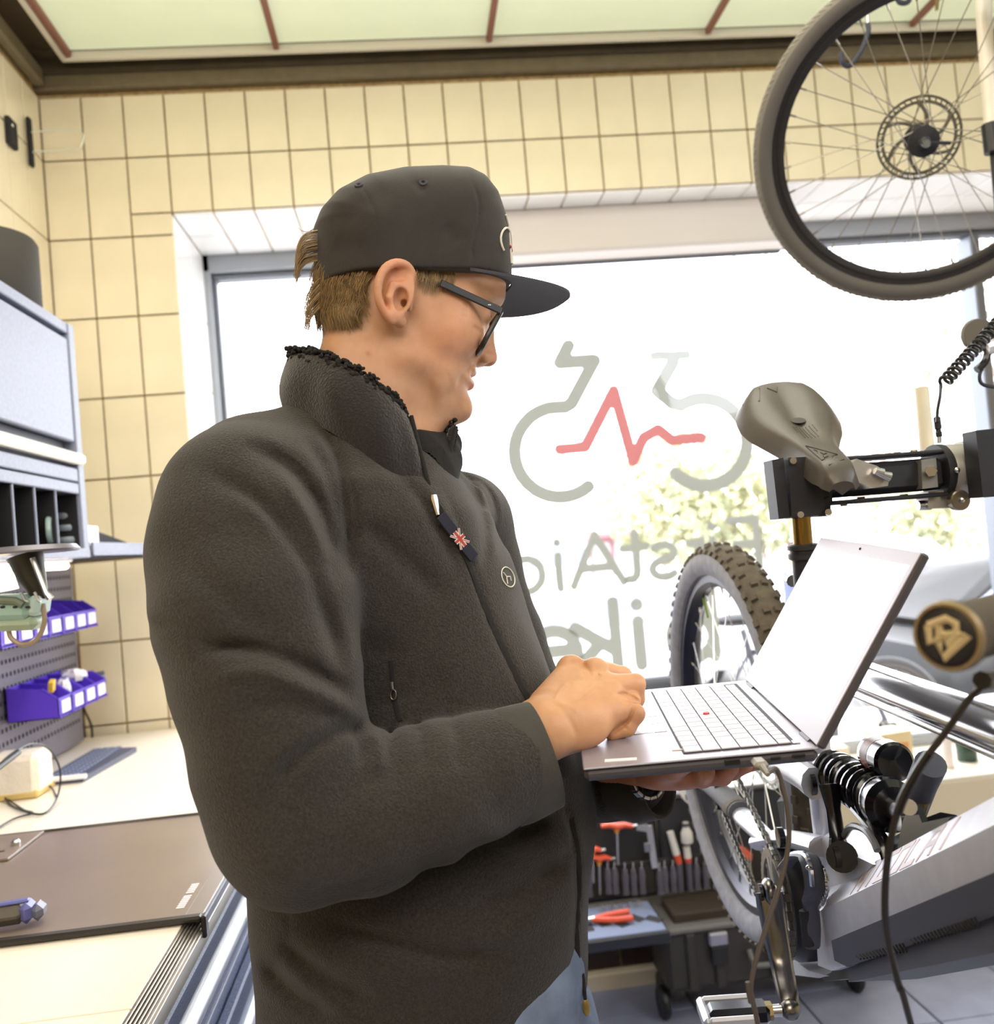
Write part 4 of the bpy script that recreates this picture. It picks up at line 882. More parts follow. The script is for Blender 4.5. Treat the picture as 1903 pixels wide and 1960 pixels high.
# ================================================================ vinyl lettering on the window
YS = YG+.006
class Strokes:      # pen strokes with round ends, merged into one thin sheet of vinyl
    def __init__(s): s.seg = []
    def build(s, name, m, parent):
        h = .0042; lo = np.min([np.minimum(a, b)-w for a, b, w in s.seg], 0); hi = np.max([np.maximum(a, b)+w for a, b, w in s.seg], 0)
        f = Field((lo[0], YS-.008, lo[1]), (hi[0], YS+.008, hi[1]), h); X = f.X[:, :, 0]; Z = f.Z[0, 0][None, :]; D = np.full((X.shape[0], Z.shape[1]), 1.0)
        for a, b, w in s.seg:
            e = b-a; t = np.clip(((X-a[0])*e[0]+(Z-a[1])*e[1])/(e.dot(e)+1e-12), 0, 1); D = np.minimum(D, np.sqrt((X-a[0]-t*e[0])**2+(Z-a[1]-t*e[1])**2)-w/2)
        f.D = np.maximum(D[:, None, :], np.abs(f.Y-YS)-.003).astype(np.float32); P, Fa = f.mesh(1); P[:, 1] = YS+(P[:, 1]-YS)*.25
        return mesh_object(name, P, Fa, m, parent)
def ribbon(mb, pts, w, closed=False, off=0.0):
    P = [np.array(p, float) for p in pts]; mb.seg += [(P[i], P[i+1], w) for i in range(len(P)-1)]
def S(px, py): q = WY(px, py, YS); return np.array([q[0], q[2]])
def arc(c, r, a0, a1, n=30): return [np.array([c[0]+r*math.cos(math.radians(t)), c[1]+r*math.sin(math.radians(t))]) for t in np.linspace(a0, a1, n)]
w_ = .054
mb = Strokes(); cL = S(1071, 865); ribbon(mb, arc(cL, .169, 305, 78, 40)+[S(1094, 772), S(1138, 690), S(1072, 694), S(1088, 662)], w_); mb.build('sticker', m_gsticker, win)
mb = Strokes(); cR = S(1349, 846); ribbon(mb, arc(cR, .166, 222, 478, 40)+[S(1287, 772), S(1258, 748), S(1288, 694)], w_); ribbon(mb, [S(1252, 681), S(1315, 679)], .038, off=.001); mb.build('sticker', m_gsticker, win)
mb = Strokes(); ribbon(mb, [S(1072, 860), S(1120, 856), S(1175, 748), S(1212, 882), S(1232, 838), S(1260, 822), S(1287, 843), S(1342, 838)], .046); mb.build('sticker', m_rsticker, win)
def glyph(strokes, right, top, h, w, sw, name='letter'):
    mb = Strokes(); n = 0
    for st in strokes:
        ribbon(mb, [np.array([right-p[0]*w, top-h+p[1]*h]) for p in st], sw, off=.0015*n); n += 1
    return mb.build(name, m_gsticker, win)
def ga(cx, cy, rx, ry, a0, a1, n=18): return [(cx+rx*math.cos(math.radians(t)), cy+ry*math.sin(math.radians(t))) for t in np.linspace(a0, a1, n)]
GL = {'F': [[(0, 0), (0, 1), (.9, 1)], [(0, .5), (.75, .5)]], 'i': [[(0, 0), (0, .66)], [(0, .93), (0.001, .935)]],
      'r': [[(0, 0), (0, .66)], ga(.55, .3, .55, .34, 175, 80, 8)], 's': [ga(.45, .5, .38, .155, 40, 230, 12)+ga(.45, .17, .42, .17, 75, -140, 14)],
      't': [[(.35, .95), (.35, .2)]+ga(.6, .18, .25, .16, 180, 290, 6), [(0, .66), (.8, .66)]],
      'A': [[(0, 0), (.5, 1), (1, 0)], [(.18, .33), (.82, .33)]], 'd': [ga(.45, .33, .45, .33, 0, 360, 24), [(.9, 0), (.9, 1)]],
      'b': [ga(.45, .33, .45, .33, 0, 360, 24), [(0, 0), (0, 1)]], 'k': [[(0, 0), (0, 1)], [(.75, .66), (0.05, .28)], [(.3, .4), (.8, 0)]],
      'e': [[(.03, .35), (.9, .35)]+ga(.45, .33, .45, .33, 3, 318, 22)]}
lh = .185
zt = 1.430
for ch, x, w in (('F', 1.305, .115), ('i', 1.13, .02), ('r', 1.085, .07), ('s', .985, .11), ('t', .868, .105), ('A', .775, .19), ('i', .535, .02), ('d', .47, .13)):
    glyph(GL[ch], x, zt-(1.3-x)*.015, lh, w, .033)
zt = 1.168
for ch, x, w in (('b', 1.10, .18), ('i', .815, .03), ('k', .725, .20), ('e', .575, .19), ('s', .345, .16)):
    glyph(GL[ch], x, zt-(1.1-x)*.015, .24, w, .050)
# ================================================================ laptop
LA = V(.1390, .8390, 1.2140)
th_ = V(.042, -.020, -.154)
def rodr(r):
    t = np.linalg.norm(r); k = r/t; K = np.array([[0, -k[2], k[1]], [k[2], 0, -k[0]], [-k[1], k[0], 0]]); return np.eye(3)+math.sin(t)*K+(1-math.cos(t))*K@K
LR = rodr(th_); LW, LD, LH, LAng = .305, .215, .200, .983
def lp(x, y, z): return LA+LR @ V(x, y, z)
m_lsil = mat('silver_grey_shell', 'A9A5B2', 0.34, metal=0.55, bump=0.03, bscale=900)
m_ldark = mat('dark_grey_shell_edge', '4E4A4E', 0.45, metal=0.3)
m_key = mat('pale_grey_keycap', 'B3AEBA', 0.4); m_well = mat('dark_key_well', '1E1B28', 0.6)
lap = thing('laptop', lp(LD/2, LW/2, -.015), 'open silver laptop with a blank white screen held on a palm', 'laptop')
mb = MB(); mb.box(lp(LD/2, LW/2, -.0011), (LD, LW, .0022), LR, bev=.001); mb.build('palm_rest_deck', m_lsil, lap)
mb = MB(); mb.box(lp(LD/2, LW/2, -.0078), (LD-.001, LW-.001, .0114), LR, bev=.004); mb.build('base_shell', m_ldark, lap)
mb = MB(); mb.box(lp(.147, LW/2, .00015), (.105, .272, .0008), LR); well = mb.build('key_well', m_well, lap)
kc = {}
def key(x0, y0, w, d, name='key', m=m_key):
    k = (round(w, 4), round(d, 4), m.name)
    if k not in kc: kc[k] = mesh_of(MB().box((0, 0, 0), (d-.0011, w-.0011, .0016), bev=.0006), name, m)
    inst(kc[k], name, lp(x0+d/2, y0+w/2, .0012), lap, LR)
p = .0182; y0 = .0175
def krow(x, ws, d=.0175):
    y = y0
    for w in ws: 
        if w > 0: key(x, y, w*p, d)
        y += abs(w)*p
krow(.0955, [1, 1, 1, 1, 1, 5.1, 1, 1, 1.3, 1.4])          # space row, arrow cluster at the near end
krow(.1130, [2.7, 1, 1, 1, 1, 1, 1, 1, 1, 1, 1, 2.1])
krow(.1305, [2.2, 1, 1, 1, 1, 1, 1, 1, 1, 1, 1, 1, 1.6])
krow(.1480, [1.5, 1, 1, 1, 1, 1, 1, 1, 1, 1, 1, 1, 1, 1.3])
krow(.1655, [1.9]+[1]*12+[.9])
krow(.1832, [.8]*18, .0122)
MB().cyl(lp(.139, .150, 0), lp(.139, .150, .0034), .0034, 12).build('pointing_stick', mat('red_rubber_cap', 'C0402F', .6), lap)
m_pad = mat('touchpad_surface', 'C6C3CD', .25, metal=.3)
MB().box(lp(.048, .150, .0001), (.056, .098, .0007), LR, bev=.0003).build('touchpad', m_pad, lap)
for k, (a, w) in enumerate(((.117, .032), (.150, .030), (.183, .032))): MB().box(lp(.084, a, .0002), (.013, w, .0010), LR, bev=.0004).build('touchpad_button', m_pad, lap)
# ports on the near side and the charging/diagnostic plug
def port(x, w, h, z=-.0065): MB().box(lp(x, -.0003, z), (w, .0022, h), LR, bev=.0006).build('port', m_black, lap)
port(.136, .014, .0058); port(.196, .012, .0034, -.0060); port(.1755, .009, .0028, -.0062)
MB().box(lp(.200, .022, .0004), (.006, .010, .0012), LR, bev=.0004).build('power_button', m_lsil, lap)
st = MB(); st.tube([lp(.190-.0005*math.cos(t), .060+.010*t, .0006) for t in np.linspace(-.8, .8, 5)], .0006, 5); st.build('status_light', m_ldark, lap)
# palm-rest sticker scraps
for (x, y, w, h, c) in ((.036, .016, .030, .008, 'E6E2E6'), (.092, .032, .012, .005, 'C2A9A4')): MB().box(lp(x, y, .0003), (w, h, .0005), LR @ rotm(0, 0, -.1)).build('sticker', mat('sticker_'+c, c, .5), lap)
# lid
ld = V(math.cos(LAng), 0, math.sin(LAng)); ln = V(-math.sin(LAng), 0, math.cos(LAng))   # towards the user
Rl = LR @ np.array([ld, V(0, 1, 0), ln]).T
def ll(u, y, n=0.0): return LA+LR @ (V(LD-.002, 0, .001)+ld*u+V(0, y, 0)+ln*n)
mb = MB(); mb.box(ll(LH/2, LW/2, -.0045), (LH, LW, .0082), Rl, bev=.002); lid = mb.build('lid', m_ldark, lap)
mb = MB(); mb.box(ll(LH/2, LW/2, .0000), (LH-.002, LW-.002, .0012), Rl, bev=.0004); mb.build('bezel', mat('light_grey_bezel', '9E98A6', .4), lid)
m_scr = mat('lit_white_screen', 'FFFFFF', 0.3, emit=1.25, ecol='FFFBFD')
mb = MB(); mb.box(ll(.104, LW/2, .0006), (.162, .286, .0008), Rl); mb.build('screen', m_scr, lid)
MB().ball(ll(.193, LW/2, .0006), .0016, 8).build('camera_lens', m_black, lid)
for y in (.035, LW-.035): MB().tube([lp(LD-.001, y-.014, -.002), lp(LD-.001, y+.014, -.002)], .0045, 10).build('hinge', m_ldark, lap)
# plug and cable
cb = thing('usb_cable', lp(.158, -.02, -.04), 'thin grey cable plugged into the near side of the laptop, hanging to the floor', 'cable')
m_plug = mat('grey_plug', '8B867E', .45); m_cable = mat('grey_cable_sheath', '57504A', .5)
MB().box(lp(.158, -.012, -.006), (.013, .020, .0075), LR, bev=.003).build('plug', m_plug, cb)
MB().tube([lp(.158, -.022, -.006), lp(.160, -.034, -.010)], [.0034, .0022], 8).build('strain_relief', m_plug, cb)
Pc_ = catmull([lp(.160, -.032, -.009), WY(1488, 1475, .80), WY(1506, 1540, .80), WY(1510, 1610, .80), WY(1494, 1690, .80), WY(1465, 1780, .80), WY(1442, 1860, .80), WY(1438, 1920, .80), WY(1452, 1965, .80), (.33, .82, .5), (.40, .9, .12), (.45, 1.0, .012), (.7, 1.1, .008)], 90)
MB().tube(Pc_, .0023, 8).build('cord', m_cable, cb)
# ================================================================ electric mountain bike in the stand
BF = _n(V(-.13, -.99, 0)); BN = _n(V(-.99, .13, 0)); BP0 = V(.575, 1.63, 0)
def BP(px, py, off=0.0):
    d = ray(px, py); t = ((BP0+BN*off-CAM).dot(BN))/d.dot(BN); return CAM+d*t
m_al = mat('brushed_raw_aluminium', 'D6D7E0', 0.38, metal=0.5, var=0.06, vscale=40, bump=0.05, bscale=150)
m_pol = mat('polished_aluminium', 'D6D6D8', 0.14, metal=1.0)
m_blk = mat('gloss_black_metal', '17171C', 0.22, metal=0.3, coat=.4)
m_mblk = mat('matt_black_metal', '26262A', 0.5, metal=0.2)
m_rub = mat('worn_black_rubber', '5C5346', 0.85, var=0.25, vscale=60, bump=0.4, bscale=300)
m_side = mat('dusty_tyre_sidewall', '8F8E94', 0.9, var=0.15, vscale=50)
m_cov = mat('grey_plastic_cover', '474A58', 0.55, bump=0.1, bscale=600)
wc = WY(1408, 1412, 1.69); bb = BP(1555, 1712)
bike = thing('electric_mountain_bike', (bb[0], bb[1], .0), 'raw aluminium electric mountain bike hanging by its seat post in the stand', 'bicycle')
def wheel(name, c, ax, R, tw, m_tread, m_sw, m_rim, parent, nsp=32, rimw=.03, rimd=.025, hubw=.12, up=V(0, 0, 1), spoke_r=.001, m_spoke=m_steel, hub_r=.018, cut=None):
    w = bpy.data.objects.new(name, None); COL.objects.link(w); w.location = Vector(c.tolist()); attach(w, parent) if parent is not None else None
    if parent is not None: w.location = Vector(c.tolist())
    Rm = frame(ax, up); r = tw/2; n = 72
    sec = [(R-r*2*.55+r*1.25*math.sin(a)*1.0, r*math.cos(a)) for a in np.linspace(-.35, PI+.35, 15)]
    t = MB().lathe([(R-r+r*math.sin(a), r*math.cos(a)) for a in np.linspace(.35, PI-.35, 9)], c, ax, n, up, closed=False)
    t = MB(); t.lathe([(R-r+r*math.sin(a), r*math.cos(a)) for a in np.linspace(.5, PI-.5, 9)]+[(R-r*1.2, -r*.7), (R-r*1.2, r*.7)], c, ax, n, up, closed=True); t.build('tread', m_tread, w)
    for s in (1, -1):
        t = MB(); t.lathe([(R-r+r*math.sin(a), s*r*math.cos(a)) for a in np.linspace(.5, -.75, 7)]+[(R-r*1.75, s*r*.4), (R-r*1.1, s*r*.6)], c, ax, n, up, closed=True); t.build('sidewall', m_sw, w)
    Ri = R-tw*.93; t = MB(); t.lathe([(Ri+.006, rimw/2), (Ri+.006, rimw/2-.003), (Ri-.002, rimw/2-.004), (Ri-.002, -rimw/2+.004), (Ri+.006, -rimw/2+.003), (Ri+.006, -rimw/2), (Ri-rimd*.5, -rimw/2+.001), (Ri-rimd, -rimw*.2), (Ri-rimd, rimw*.2), (Ri-rimd*.5, rimw/2-.001)], c, ax, n, up, closed=True); t.build('rim', m_rim, w)
    t = MB(); t.lathe([(.004, -hubw/2), (hub_r*.6, -hubw/2+.004), (hub_r*.6, -hubw*.36), (hub_r*1.6, -hubw*.33), (hub_r*1.6, -hubw*.29), (hub_r*.8, -hubw*.24), (hub_r*.8, hubw*.24), (hub_r*1.6, hubw*.29), (hub_r*1.6, hubw*.33), (hub_r*.6, hubw*.36), (hub_r*.6, hubw/2-.004), (.004, hubw/2)], c, ax, 24, up); t.build('hub', m_mblk, w)
    for k in range(nsp):
        a = 2*PI*k/nsp; sd = 1 if k % 2 else -1; a2 = a+(1 if (k//2) % 2 else -1)*1.15; q = Rm @ V(math.cos(a), math.sin(a), 0)*(Ri-rimd)+c; h = Rm @ V(math.cos(a2)*hub_r*1.5, math.sin(a2)*hub_r*1.5, sd*hubw*.31)+c
        s_ = MB(); s_.tube([h, q-(q-h)*.03], spoke_r, 5); s_.tube([q-(q-h)*.05, q+(q-h)*.0], spoke_r*2.2, 6); s_.build('spoke', m_spoke, w)
    return w, Rm
WR = .368
m_rimd = mat('dark_rim', '2D2D38', 0.35, metal=.6)
BN1 = BN; BN = _n(V(-.9995, .031, 0)); w1, Rm = wheel('rear_wheel', wc, BN, WR, .068, m_rub, m_side, m_rimd, bike, rimw=.036, rimd=.018, hubw=.14)
t = MB()
for s in (1, -1): t.lathe([(WR-.0555, s*.0185), (WR-.0525, s*.0185), (WR-.0525, s*.0165), (WR-.0555, s*.0165)], wc, BN, 72, V(0, 0, 1), closed=True)
t.build('rim_edge', m_pol, w1)
# knobs
kmA = mesh_of(MB().add([(-.0062, -.0050, 0), (.0062, -.0050, 0), (.0062, .0050, 0), (-.0062, .0050, 0), (-.0052, -.0042, .0052), (.0052, -.0042, .0052), (.0052, .0042, .0052), (-.0052, .0042, .0052)], [(3, 2, 1, 0), (4, 5, 6, 7), (0, 1, 5, 4), (1, 2, 6, 5), (2, 3, 7, 6), (3, 0, 4, 7)]), 'tread_knob', m_rub)
NK = 72; r_ = .034
for k in range(NK):
    a = 2*PI*k/NK
    rad = Rm @ V(math.cos(a), math.sin(a), 0)
    if k < 0: continue
    for (off, sh) in (((-.0085, 0), (.0085, 0)) if k % 2 else ((-.019, 0), (.019, 0))):
        phi = off/r_; nr = rad*math.cos(phi)+BN*math.sin(phi); p = wc+rad*(WR-r_)+nr*r_*.98; tn = np.cross(BN, rad)
        if k*1 % 1 == 0: inst(kmA, 'tread_knob', p, w1, np.array([_n(np.cross(tn, nr)), tn, nr]).T)
kmS = MB()
for k in range(NK):
    for s in (1, -1):
        a = 2*PI*(k+.5)/NK; rad = Rm @ V(math.cos(a), math.sin(a), 0); phi = s*.93; nr = rad*math.cos(phi)+BN*math.sin(phi); tn = np.cross(BN, rad); p = wc+rad*(WR-r_)+nr*(r_+.001)
        kmS.box(p, (.008, .012, .007), np.array([_n(np.cross(tn, nr)), tn, nr]).T)
tag(kmS.build('shoulder_knobs', m_rub, w1), kind='stuff')
# nipples, valve, rotor, cassette
for k in range(16):
    pass
vv = Rm @ V(math.cos(.45), math.sin(.45), 0); MB().tube([wc+vv*(WR-.078), wc+vv*(WR-.125)], [.0035, .0025], 8).build('valve', mat('green_valve', '7C9A3A', .5), w1)
def rotor(c, ax, up, R, parent, m):
    Rr = frame(ax, up); mb = MB(); n = 40
    for k in range(n):
        a0, a1 = 2*PI*k/n, 2*PI*(k+1)/n; a = (a0+a1)/2
        for (r0, r1) in ((R-.017, R-.0105), (R-.0055, R-.0)):
            mb.prism([(r0*math.cos(a0), r0*math.sin(a0)), (r1*math.cos(a0), r1*math.sin(a0)), (r1*math.cos(a1), r1*math.sin(a1)), (r0*math.cos(a1), r0*math.sin(a1))], c, Rr[:, 0], Rr[:, 1], .0018)
        mb.prism([((R-.012)*math.cos(a0), (R-.012)*math.sin(a0)), ((R-.003)*math.cos(a0+.05), (R-.003)*math.sin(a0+.05)), ((R-.003)*math.cos(a0+.09), (R-.003)*math.sin(a0+.09)), ((R-.012)*math.cos(a0+.04), (R-.012)*math.sin(a0+.04))], c, Rr[:, 0], Rr[:, 1], .0018)
    for k in range(6):
        a = 2*PI*k/6; P = [Rr @ V((.024+(R-.036)*t)*math.cos(a+.75*t), (.024+(R-.036)*t)*math.sin(a+.75*t), 0)+c for t in np.linspace(0, 1, 6)]; mb.tube(P, .0012, 4, flat=3.2, up=ax)
    mb.lathe([(.018, 0), (.028, 0), (.028, .002), (.018, .002)], c, ax, 24, up, closed=True); return mb.build('brake_rotor', m, parent)
rotor(wc-BN*.055, BN, V(0, 0, 1), .10, w1, m_steel)
cs = MB()
for i in range(9): R_ = .020+.0042*(8-i)*1.0+.006; cs.lathe([(R_-.004, 0), (R_, 0), (R_, .0016), (R_-.004, .0016)], wc+BN*(.030+.004*i), BN, 26, None, closed=True); cs.lathe([(.012, 0), (R_-.003, 0), (R_-.003, .001), (.012, .001)], wc+BN*(.030+.004*i), BN, 12, None, closed=True)
cs.build('cassette', m_steel, w1)
BN = BN1
# frame ------------------------------------------------------------
fr0 = bpy.data.objects.new('frame', None); COL.objects.link(fr0); fr0.location = Vector(bb.tolist()); attach(fr0, bike); fr0.location = Vector(bb.tolist())
def ext(a, b, L): d = _n(b-a); return b+d*L
def mirror_off(p, off): return p-BN*2*off
oS, oT = .047, .022
U0, U1 = BP(1561, 1748, oS), BP(1903, 1579, oS); T0, T1 = BP(1640, 1668, oT), BP(1903, 1525, oT); L0, L1 = BP(1594, 1806, oS), BP(1903, 1676, oS)
K0, K1 = BP(1622, 1853, oS-.008), BP(1903, 1757, oS-.008)
U1, T1, L1, K1 = [ext(a, b, .22) for a, b in ((U0, U1), (T0, T1), (L0, L1), (K0, K1))]
Tb = BP(1572, 1690, oT); L0b = BP(1566, 1848, oS-.004)
def loft(name, S0, S1, m, parent, caps=True, sharp=25):
    n = len(S0); mb = MB(); mb.add(list(S0)+list(S1), [(i, (i+1) % n, n+(i+1) % n, n+i) for i in range(n)]+[tuple(range(n))[::-1], tuple(range(n, 2*n))]); return mb.build(name, m, parent, sharp=sharp)
def secn(T, U, L, K): return [T, U, L, K, mirror_off(K, oS-.008), mirror_off(L, oS), mirror_off(U, oS), mirror_off(T, oT)]
dt = MB(); S0, S1, S2 = secn(Tb, U0, L0b, BP(1590, 1862, oS-.012)), secn(T0, U0*.7+U1*.3, L0*.7+L1*.3, K0*.7+K1*.3), None
A0 = secn(Tb, U0, L0b, BP(1592, 1858, oS-.008)); A1 = secn(T1, U1, L1, K1)
Am = [a*.85+b*.15 for a, b in zip(A0, A1)]; Am[0] = T0; Am[7] = mirror_off(T0, oT); n = 8
mb = MB(); mb.add(A0+Am+A1, [(i, (i+1) % n, n+(i+1) % n, n+i) for i in range(n)]+[(n+i, n+(i+1) % n, 2*n+(i+1) % n, 2*n+i) for i in range(n)]+[tuple(range(n))[::-1], tuple(range(2*n, 3*n))])
dtube = mb.build('down_tube', m_al, fr0, sharp=20)
def onface(px, py, off): return BP(px, py, off)
c_ = [onface(1598, 1800, oS+.001), ext(L0, L1, 0)*1.0, K1, onface(1628, 1850, oS-.006), onface(1604, 1838, oS-.003)]; 
cm = MB(); cm.add(c_+[p+BN*.004 for p in c_], [(4, 3, 2, 1, 0), (5, 6, 7, 8, 9)]+[(i, (i+1) % 5, 5+(i+1) % 5, 5+i) for i in range(5)]); cover = cm.build('battery_cover', m_cov, fr0, sharp=30)
und = loft('belly_guard', [K0, mirror_off(K0, oS-.008), mirror_off(K0, oS-.008)+V(0, 0, -.018), K0+V(0, 0, -.016)], [K1, mirror_off(K1, oS-.008), mirror_off(K1, oS-.008)+V(0, 0, -.03), K1+V(0, 0, -.03)], m_cov, fr0)
for (xa, xb, ya0, ya1, hgt_, nn) in ((1640, 1728, 1832, 1808, 28, 15), (1744, 1866, 1800, 1758, 34, 20)):
    for k in range(nn):
        f = k/(nn-1); x = xa+(xb-xa)*f; y = ya0+(ya1-ya0)*f; a = onface(x, y-2, oS+.0022); b = onface(x+8, y+hgt_*(.35+.35*f)-6, oS+.0020)
        MB().tube([a, b], .0011, 5).build('vent_slot', mat('dark_slot', '0C0C10', .9), cover)
# relief lettering on the sloped upper face
tx_pts = {'N': [[(0, 0), (0, 1), (1, 0), (1, 1)]], 'I': [[(.5, 0), (.5, 1)]], 'C': [[(1, 1), (0, 1), (0, 0), (1, 0)]], 'O': [[(0, 0), (0, 1), (1, 1), (1, 0), (0, 0)]], 'L': [[(0, 1), (0, 0), (1, 0)]], 'A': [[(0, 0), (.3, 1), (.8, 1), (1, 0)], [(.15, .45), (.9, .45)]]}
fa, fb = T0*.93+T1*.07, T0*.44+T1*.56; ga_, gb_ = U0*.80+U1*.20, U0*.40+U1*.60; nf = _n(np.cross(fb-fa, ga_-fa)); nf = nf if nf.dot(BN) > 0 else -nf
m_let = mat('satin_etched_lettering', 'C7BABA', 0.5, metal=0.4)
for i, ch in enumerate('NICOLAI'):
    l = MB()
    for st in tx_pts[ch]:
        P = []
        for (x, y) in st:
            f = (i+.12+.72*x+.12*y)/7; top = fa*(1-f)+fb*f; bot = ga_*(1-f)+gb_*f; P.append(bot*(.88-.75*y)+top*(.12+.75*y)+nf*.0004)
        for a_, b_ in zip(P[:-1], P[1:]): T_s = _n(b_-a_); l.box((a_+b_)/2, (np.linalg.norm(b_-a_)+.004, .0062, .0008), np.array([T_s, _n(np.cross(nf, T_s)), nf]).T)
    l.build('letter', m_let, dtube)
# seat tube, seat post, top tube
st0, st1 = BP(1588, 1640), BP(1560, 1395); MB().tube([st0, st1, ext(st0, st1, .10)], .0175, 20).build('seat_tube', m_al, fr0)
p0, p1, p2, p3 = BP(1547, 1180), BP(1541, 1108), BP(1538, 1048), BP(1533, 985)
MB().tube([ext(st0, st1, .08), p0, p2], .0155, 18).build('dropper_post', m_mblk, fr0)
MB().lathe([(.017, 0), (.0205, .002), (.0205, .008), (.018, .009), (.018, .013), (.021, .014), (.021, .019), (.017, .021)], p2-V(0, 0, .016), p3-p2, 20).build('dropper_collar', m_mblk, fr0)
MB().tube([p2, p3+(p3-p2)*.25], .0125, 18).build('stanchion', mat('gold_bronze_stanchion', '8C7038', .25, metal=.9), fr0)
MB().tube([BP(1512, 1108)+BN*.0, BP(1518, 1112)], [.009, .009], 10).build('clamp_bolt', m_steel, fr0)
MB().tube([ext(BP(1660, 1296), BP(1600, 1272), .03), BP(1660, 1298), BP(1903, 1390), ext(BP(1660, 1298), BP(1903, 1390), .22)], .0185, 22).build('top_tube', m_pol, fr0)
MB().tube([BP(1625, 1320, -.004), BP(1903, 1438, -.004), ext(BP(1625, 1320, -.004), BP(1903, 1438, -.004), .2)], .0065, 12).build('tube_rib', m_pol, fr0)
hd = ext(BP(1660, 1298), BP(1903, 1390), .23); MB().tube([hd+V(0, -.03, .08), hd+V(0, .0, -.14)], .028, 20).build('head_tube', m_al, fr0)
# gusset body over the bottom bracket
g_ = MB(); pol = [(1592, 1590), (1640, 1640), (1672, 1655), (1640, 1690), (1600, 1730), (1562, 1750), (1548, 1700), (1570, 1650), (1565, 1610)]
P_ = [BP(x, y, .030) for x, y in pol]; g_.add(P_+[p-BN*.06 for p in P_], [tuple(range(9)), tuple(range(17, 8, -1))]+[(i, 9+i, 9+(i+1) % 9, (i+1) % 9) for i in range(9)]); g_.build('gusset', m_al, fr0, sharp=50)
wl = MB()
for k in range(14):
    f = k/13; x = 1556+22*math.sin(f*PI)+8*f; y = 1640+100*f; wl.ball(BP(x, y, .044), (.004, .004, .006), 8)
tag(wl.build('weld_bead', m_pol, fr0), kind='stuff')
# motor and covers
mo = bb-BN*.0+V(0, 0, -.005)
MB().lathe([(.02, -.05), (.075, -.05), (.082, -.04), (.082, .035), (.075, .045), (.02, .047)], mo, BN, 36).build('motor', m_mblk, fr0)
cvr = MB(); pts_ = [(1502, 1660), (1520, 1640), (1545, 1640), (1556, 1665), (1560, 1700), (1553, 1730), (1556, 1780), (1555, 1812)]
cvr.tube(catmull([BP(x, y, .058) for x, y in pts_], 26), [.010]*8+[.0125]*10+[.010]*8, 8, flat=.5, up=BN); cvr.build('motor_cover', m_cov, fr0)
cvr = MB(); cvr.tube(catmull([BP(x-4, y-4, .0625) for x, y in pts_[:5]], 16), .0035, 6, up=BN); cvr.build('cover_rim', m_pol, fr0)
MB().ball(BP(1548, 1661, .068), .0035, 10).build('bolt', m_steel, fr0)
lb = MB(); lb.tube([BP(1541, 1742, .066), BP(1548, 1810, .064)], .0075, 10, flat=.5, up=BN); lb.build('cover_badge', m_mblk, fr0)
sk = MB(); sp_ = [(1500, 1820), (1520, 1838), (1548, 1858), (1585, 1868), (1565, 1872), (1520, 1866), (1503, 1862)]
P_ = [BP(x, y, .03) for x, y in sp_]; sk.add(P_+[p-BN*.06 for p in P_], [tuple(range(7)), tuple(range(13, 6, -1))]+[(i, 7+i, 7+(i+1) % 7, (i+1) % 7) for i in range(7)]); sk.build('skid_plate', m_al, fr0, sharp=40)
P_ = [BP(x, y, .028) for x, y in ((1590, 1862), (1600, 1850), (1672, 1848), (1674, 1858), (1640, 1872), (1580, 1878), (1572, 1870))]; sk = MB(); sk.add(P_+[p-BN*.05 for p in P_], [tuple(range(7)), tuple(range(13, 6, -1))]+[(i, 7+i, 7+(i+1) % 7, (i+1) % 7) for i in range(7)]); sk.build('bash_guard', m_black, fr0, sharp=40)
# chainring, crank, pedal
cr = BP(1488, 1727, .060)
ch = MB(); nT = 36
for k in range(nT):
    a0, a1 = 2*PI*k/nT, 2*PI*(k+1)/nT; Rr = frame(BN, V(0, 0, 1)); r0, r1, r2 = .060, .071, .075; am = (a0+a1)/2
    ch.prism([(r0*math.cos(a0), r0*math.sin(a0)), (r1*math.cos(a0), r1*math.sin(a0)), (r2*math.cos(am), r2*math.sin(am)), (r1*math.cos(a1), r1*math.sin(a1)), (r0*math.cos(a1), r0*math.sin(a1))], cr, Rr[:, 0], Rr[:, 1], .003)
for k in range(5):
    a = 2*PI*k/5+.3
    for da in (-.16, .16): ch.tube([cr+Rr @ V(.02*math.cos(a), .02*math.sin(a), .001), cr+Rr @ V(.062*math.cos(a+da), .062*math.sin(a+da), .001)], .0022, 6, flat=3.0, up=BN)
ch.lathe([(.012, 0), (.026, 0), (.026, .008), (.012, .010)], cr, BN, 24, None, closed=True); ch.build('chainring', m_steel, bike, sharp=30)
ck = MB(); cP = [BP(1472, 1708, .088), BP(1481, 1765, .088), BP(1495, 1840, .086), BP(1508, 1905, .089), BP(1512, 1932, .090)]
ck.tube(catmull(cP, 18), [.0185]*3+list(np.linspace(.0175, .0125, 12))+[.0135]*3, 14, flat=.52, up=BN); ck.ball(cP[-1], (.0135, .0135, .0135), 12); ck.ball(cP[0], (.0185, .0185, .0098), 14, frame(BN)); crank = ck.build('crank_arm', mat('bronze_polished_crank', '84817E', .27, metal=1.0), bike, sharp=60)
MB().lathe([(.003, 0), (.012, 0), (.012, .004), (.003, .003)], cP[0]+BN*.009, BN, 20).build('crank_bolt', m_blk, crank)
MB().tube([cr+BN*.005, cP[0]], .013, 16).build('spindle', m_steel, bike)
pd = bpy.data.objects.new('pedal', None); COL.objects.link(pd); pc0 = cP[-1]+BN*.012; pd.location = Vector(pc0.tolist()); attach(pd, bike); pd.location = Vector(pc0.tolist())
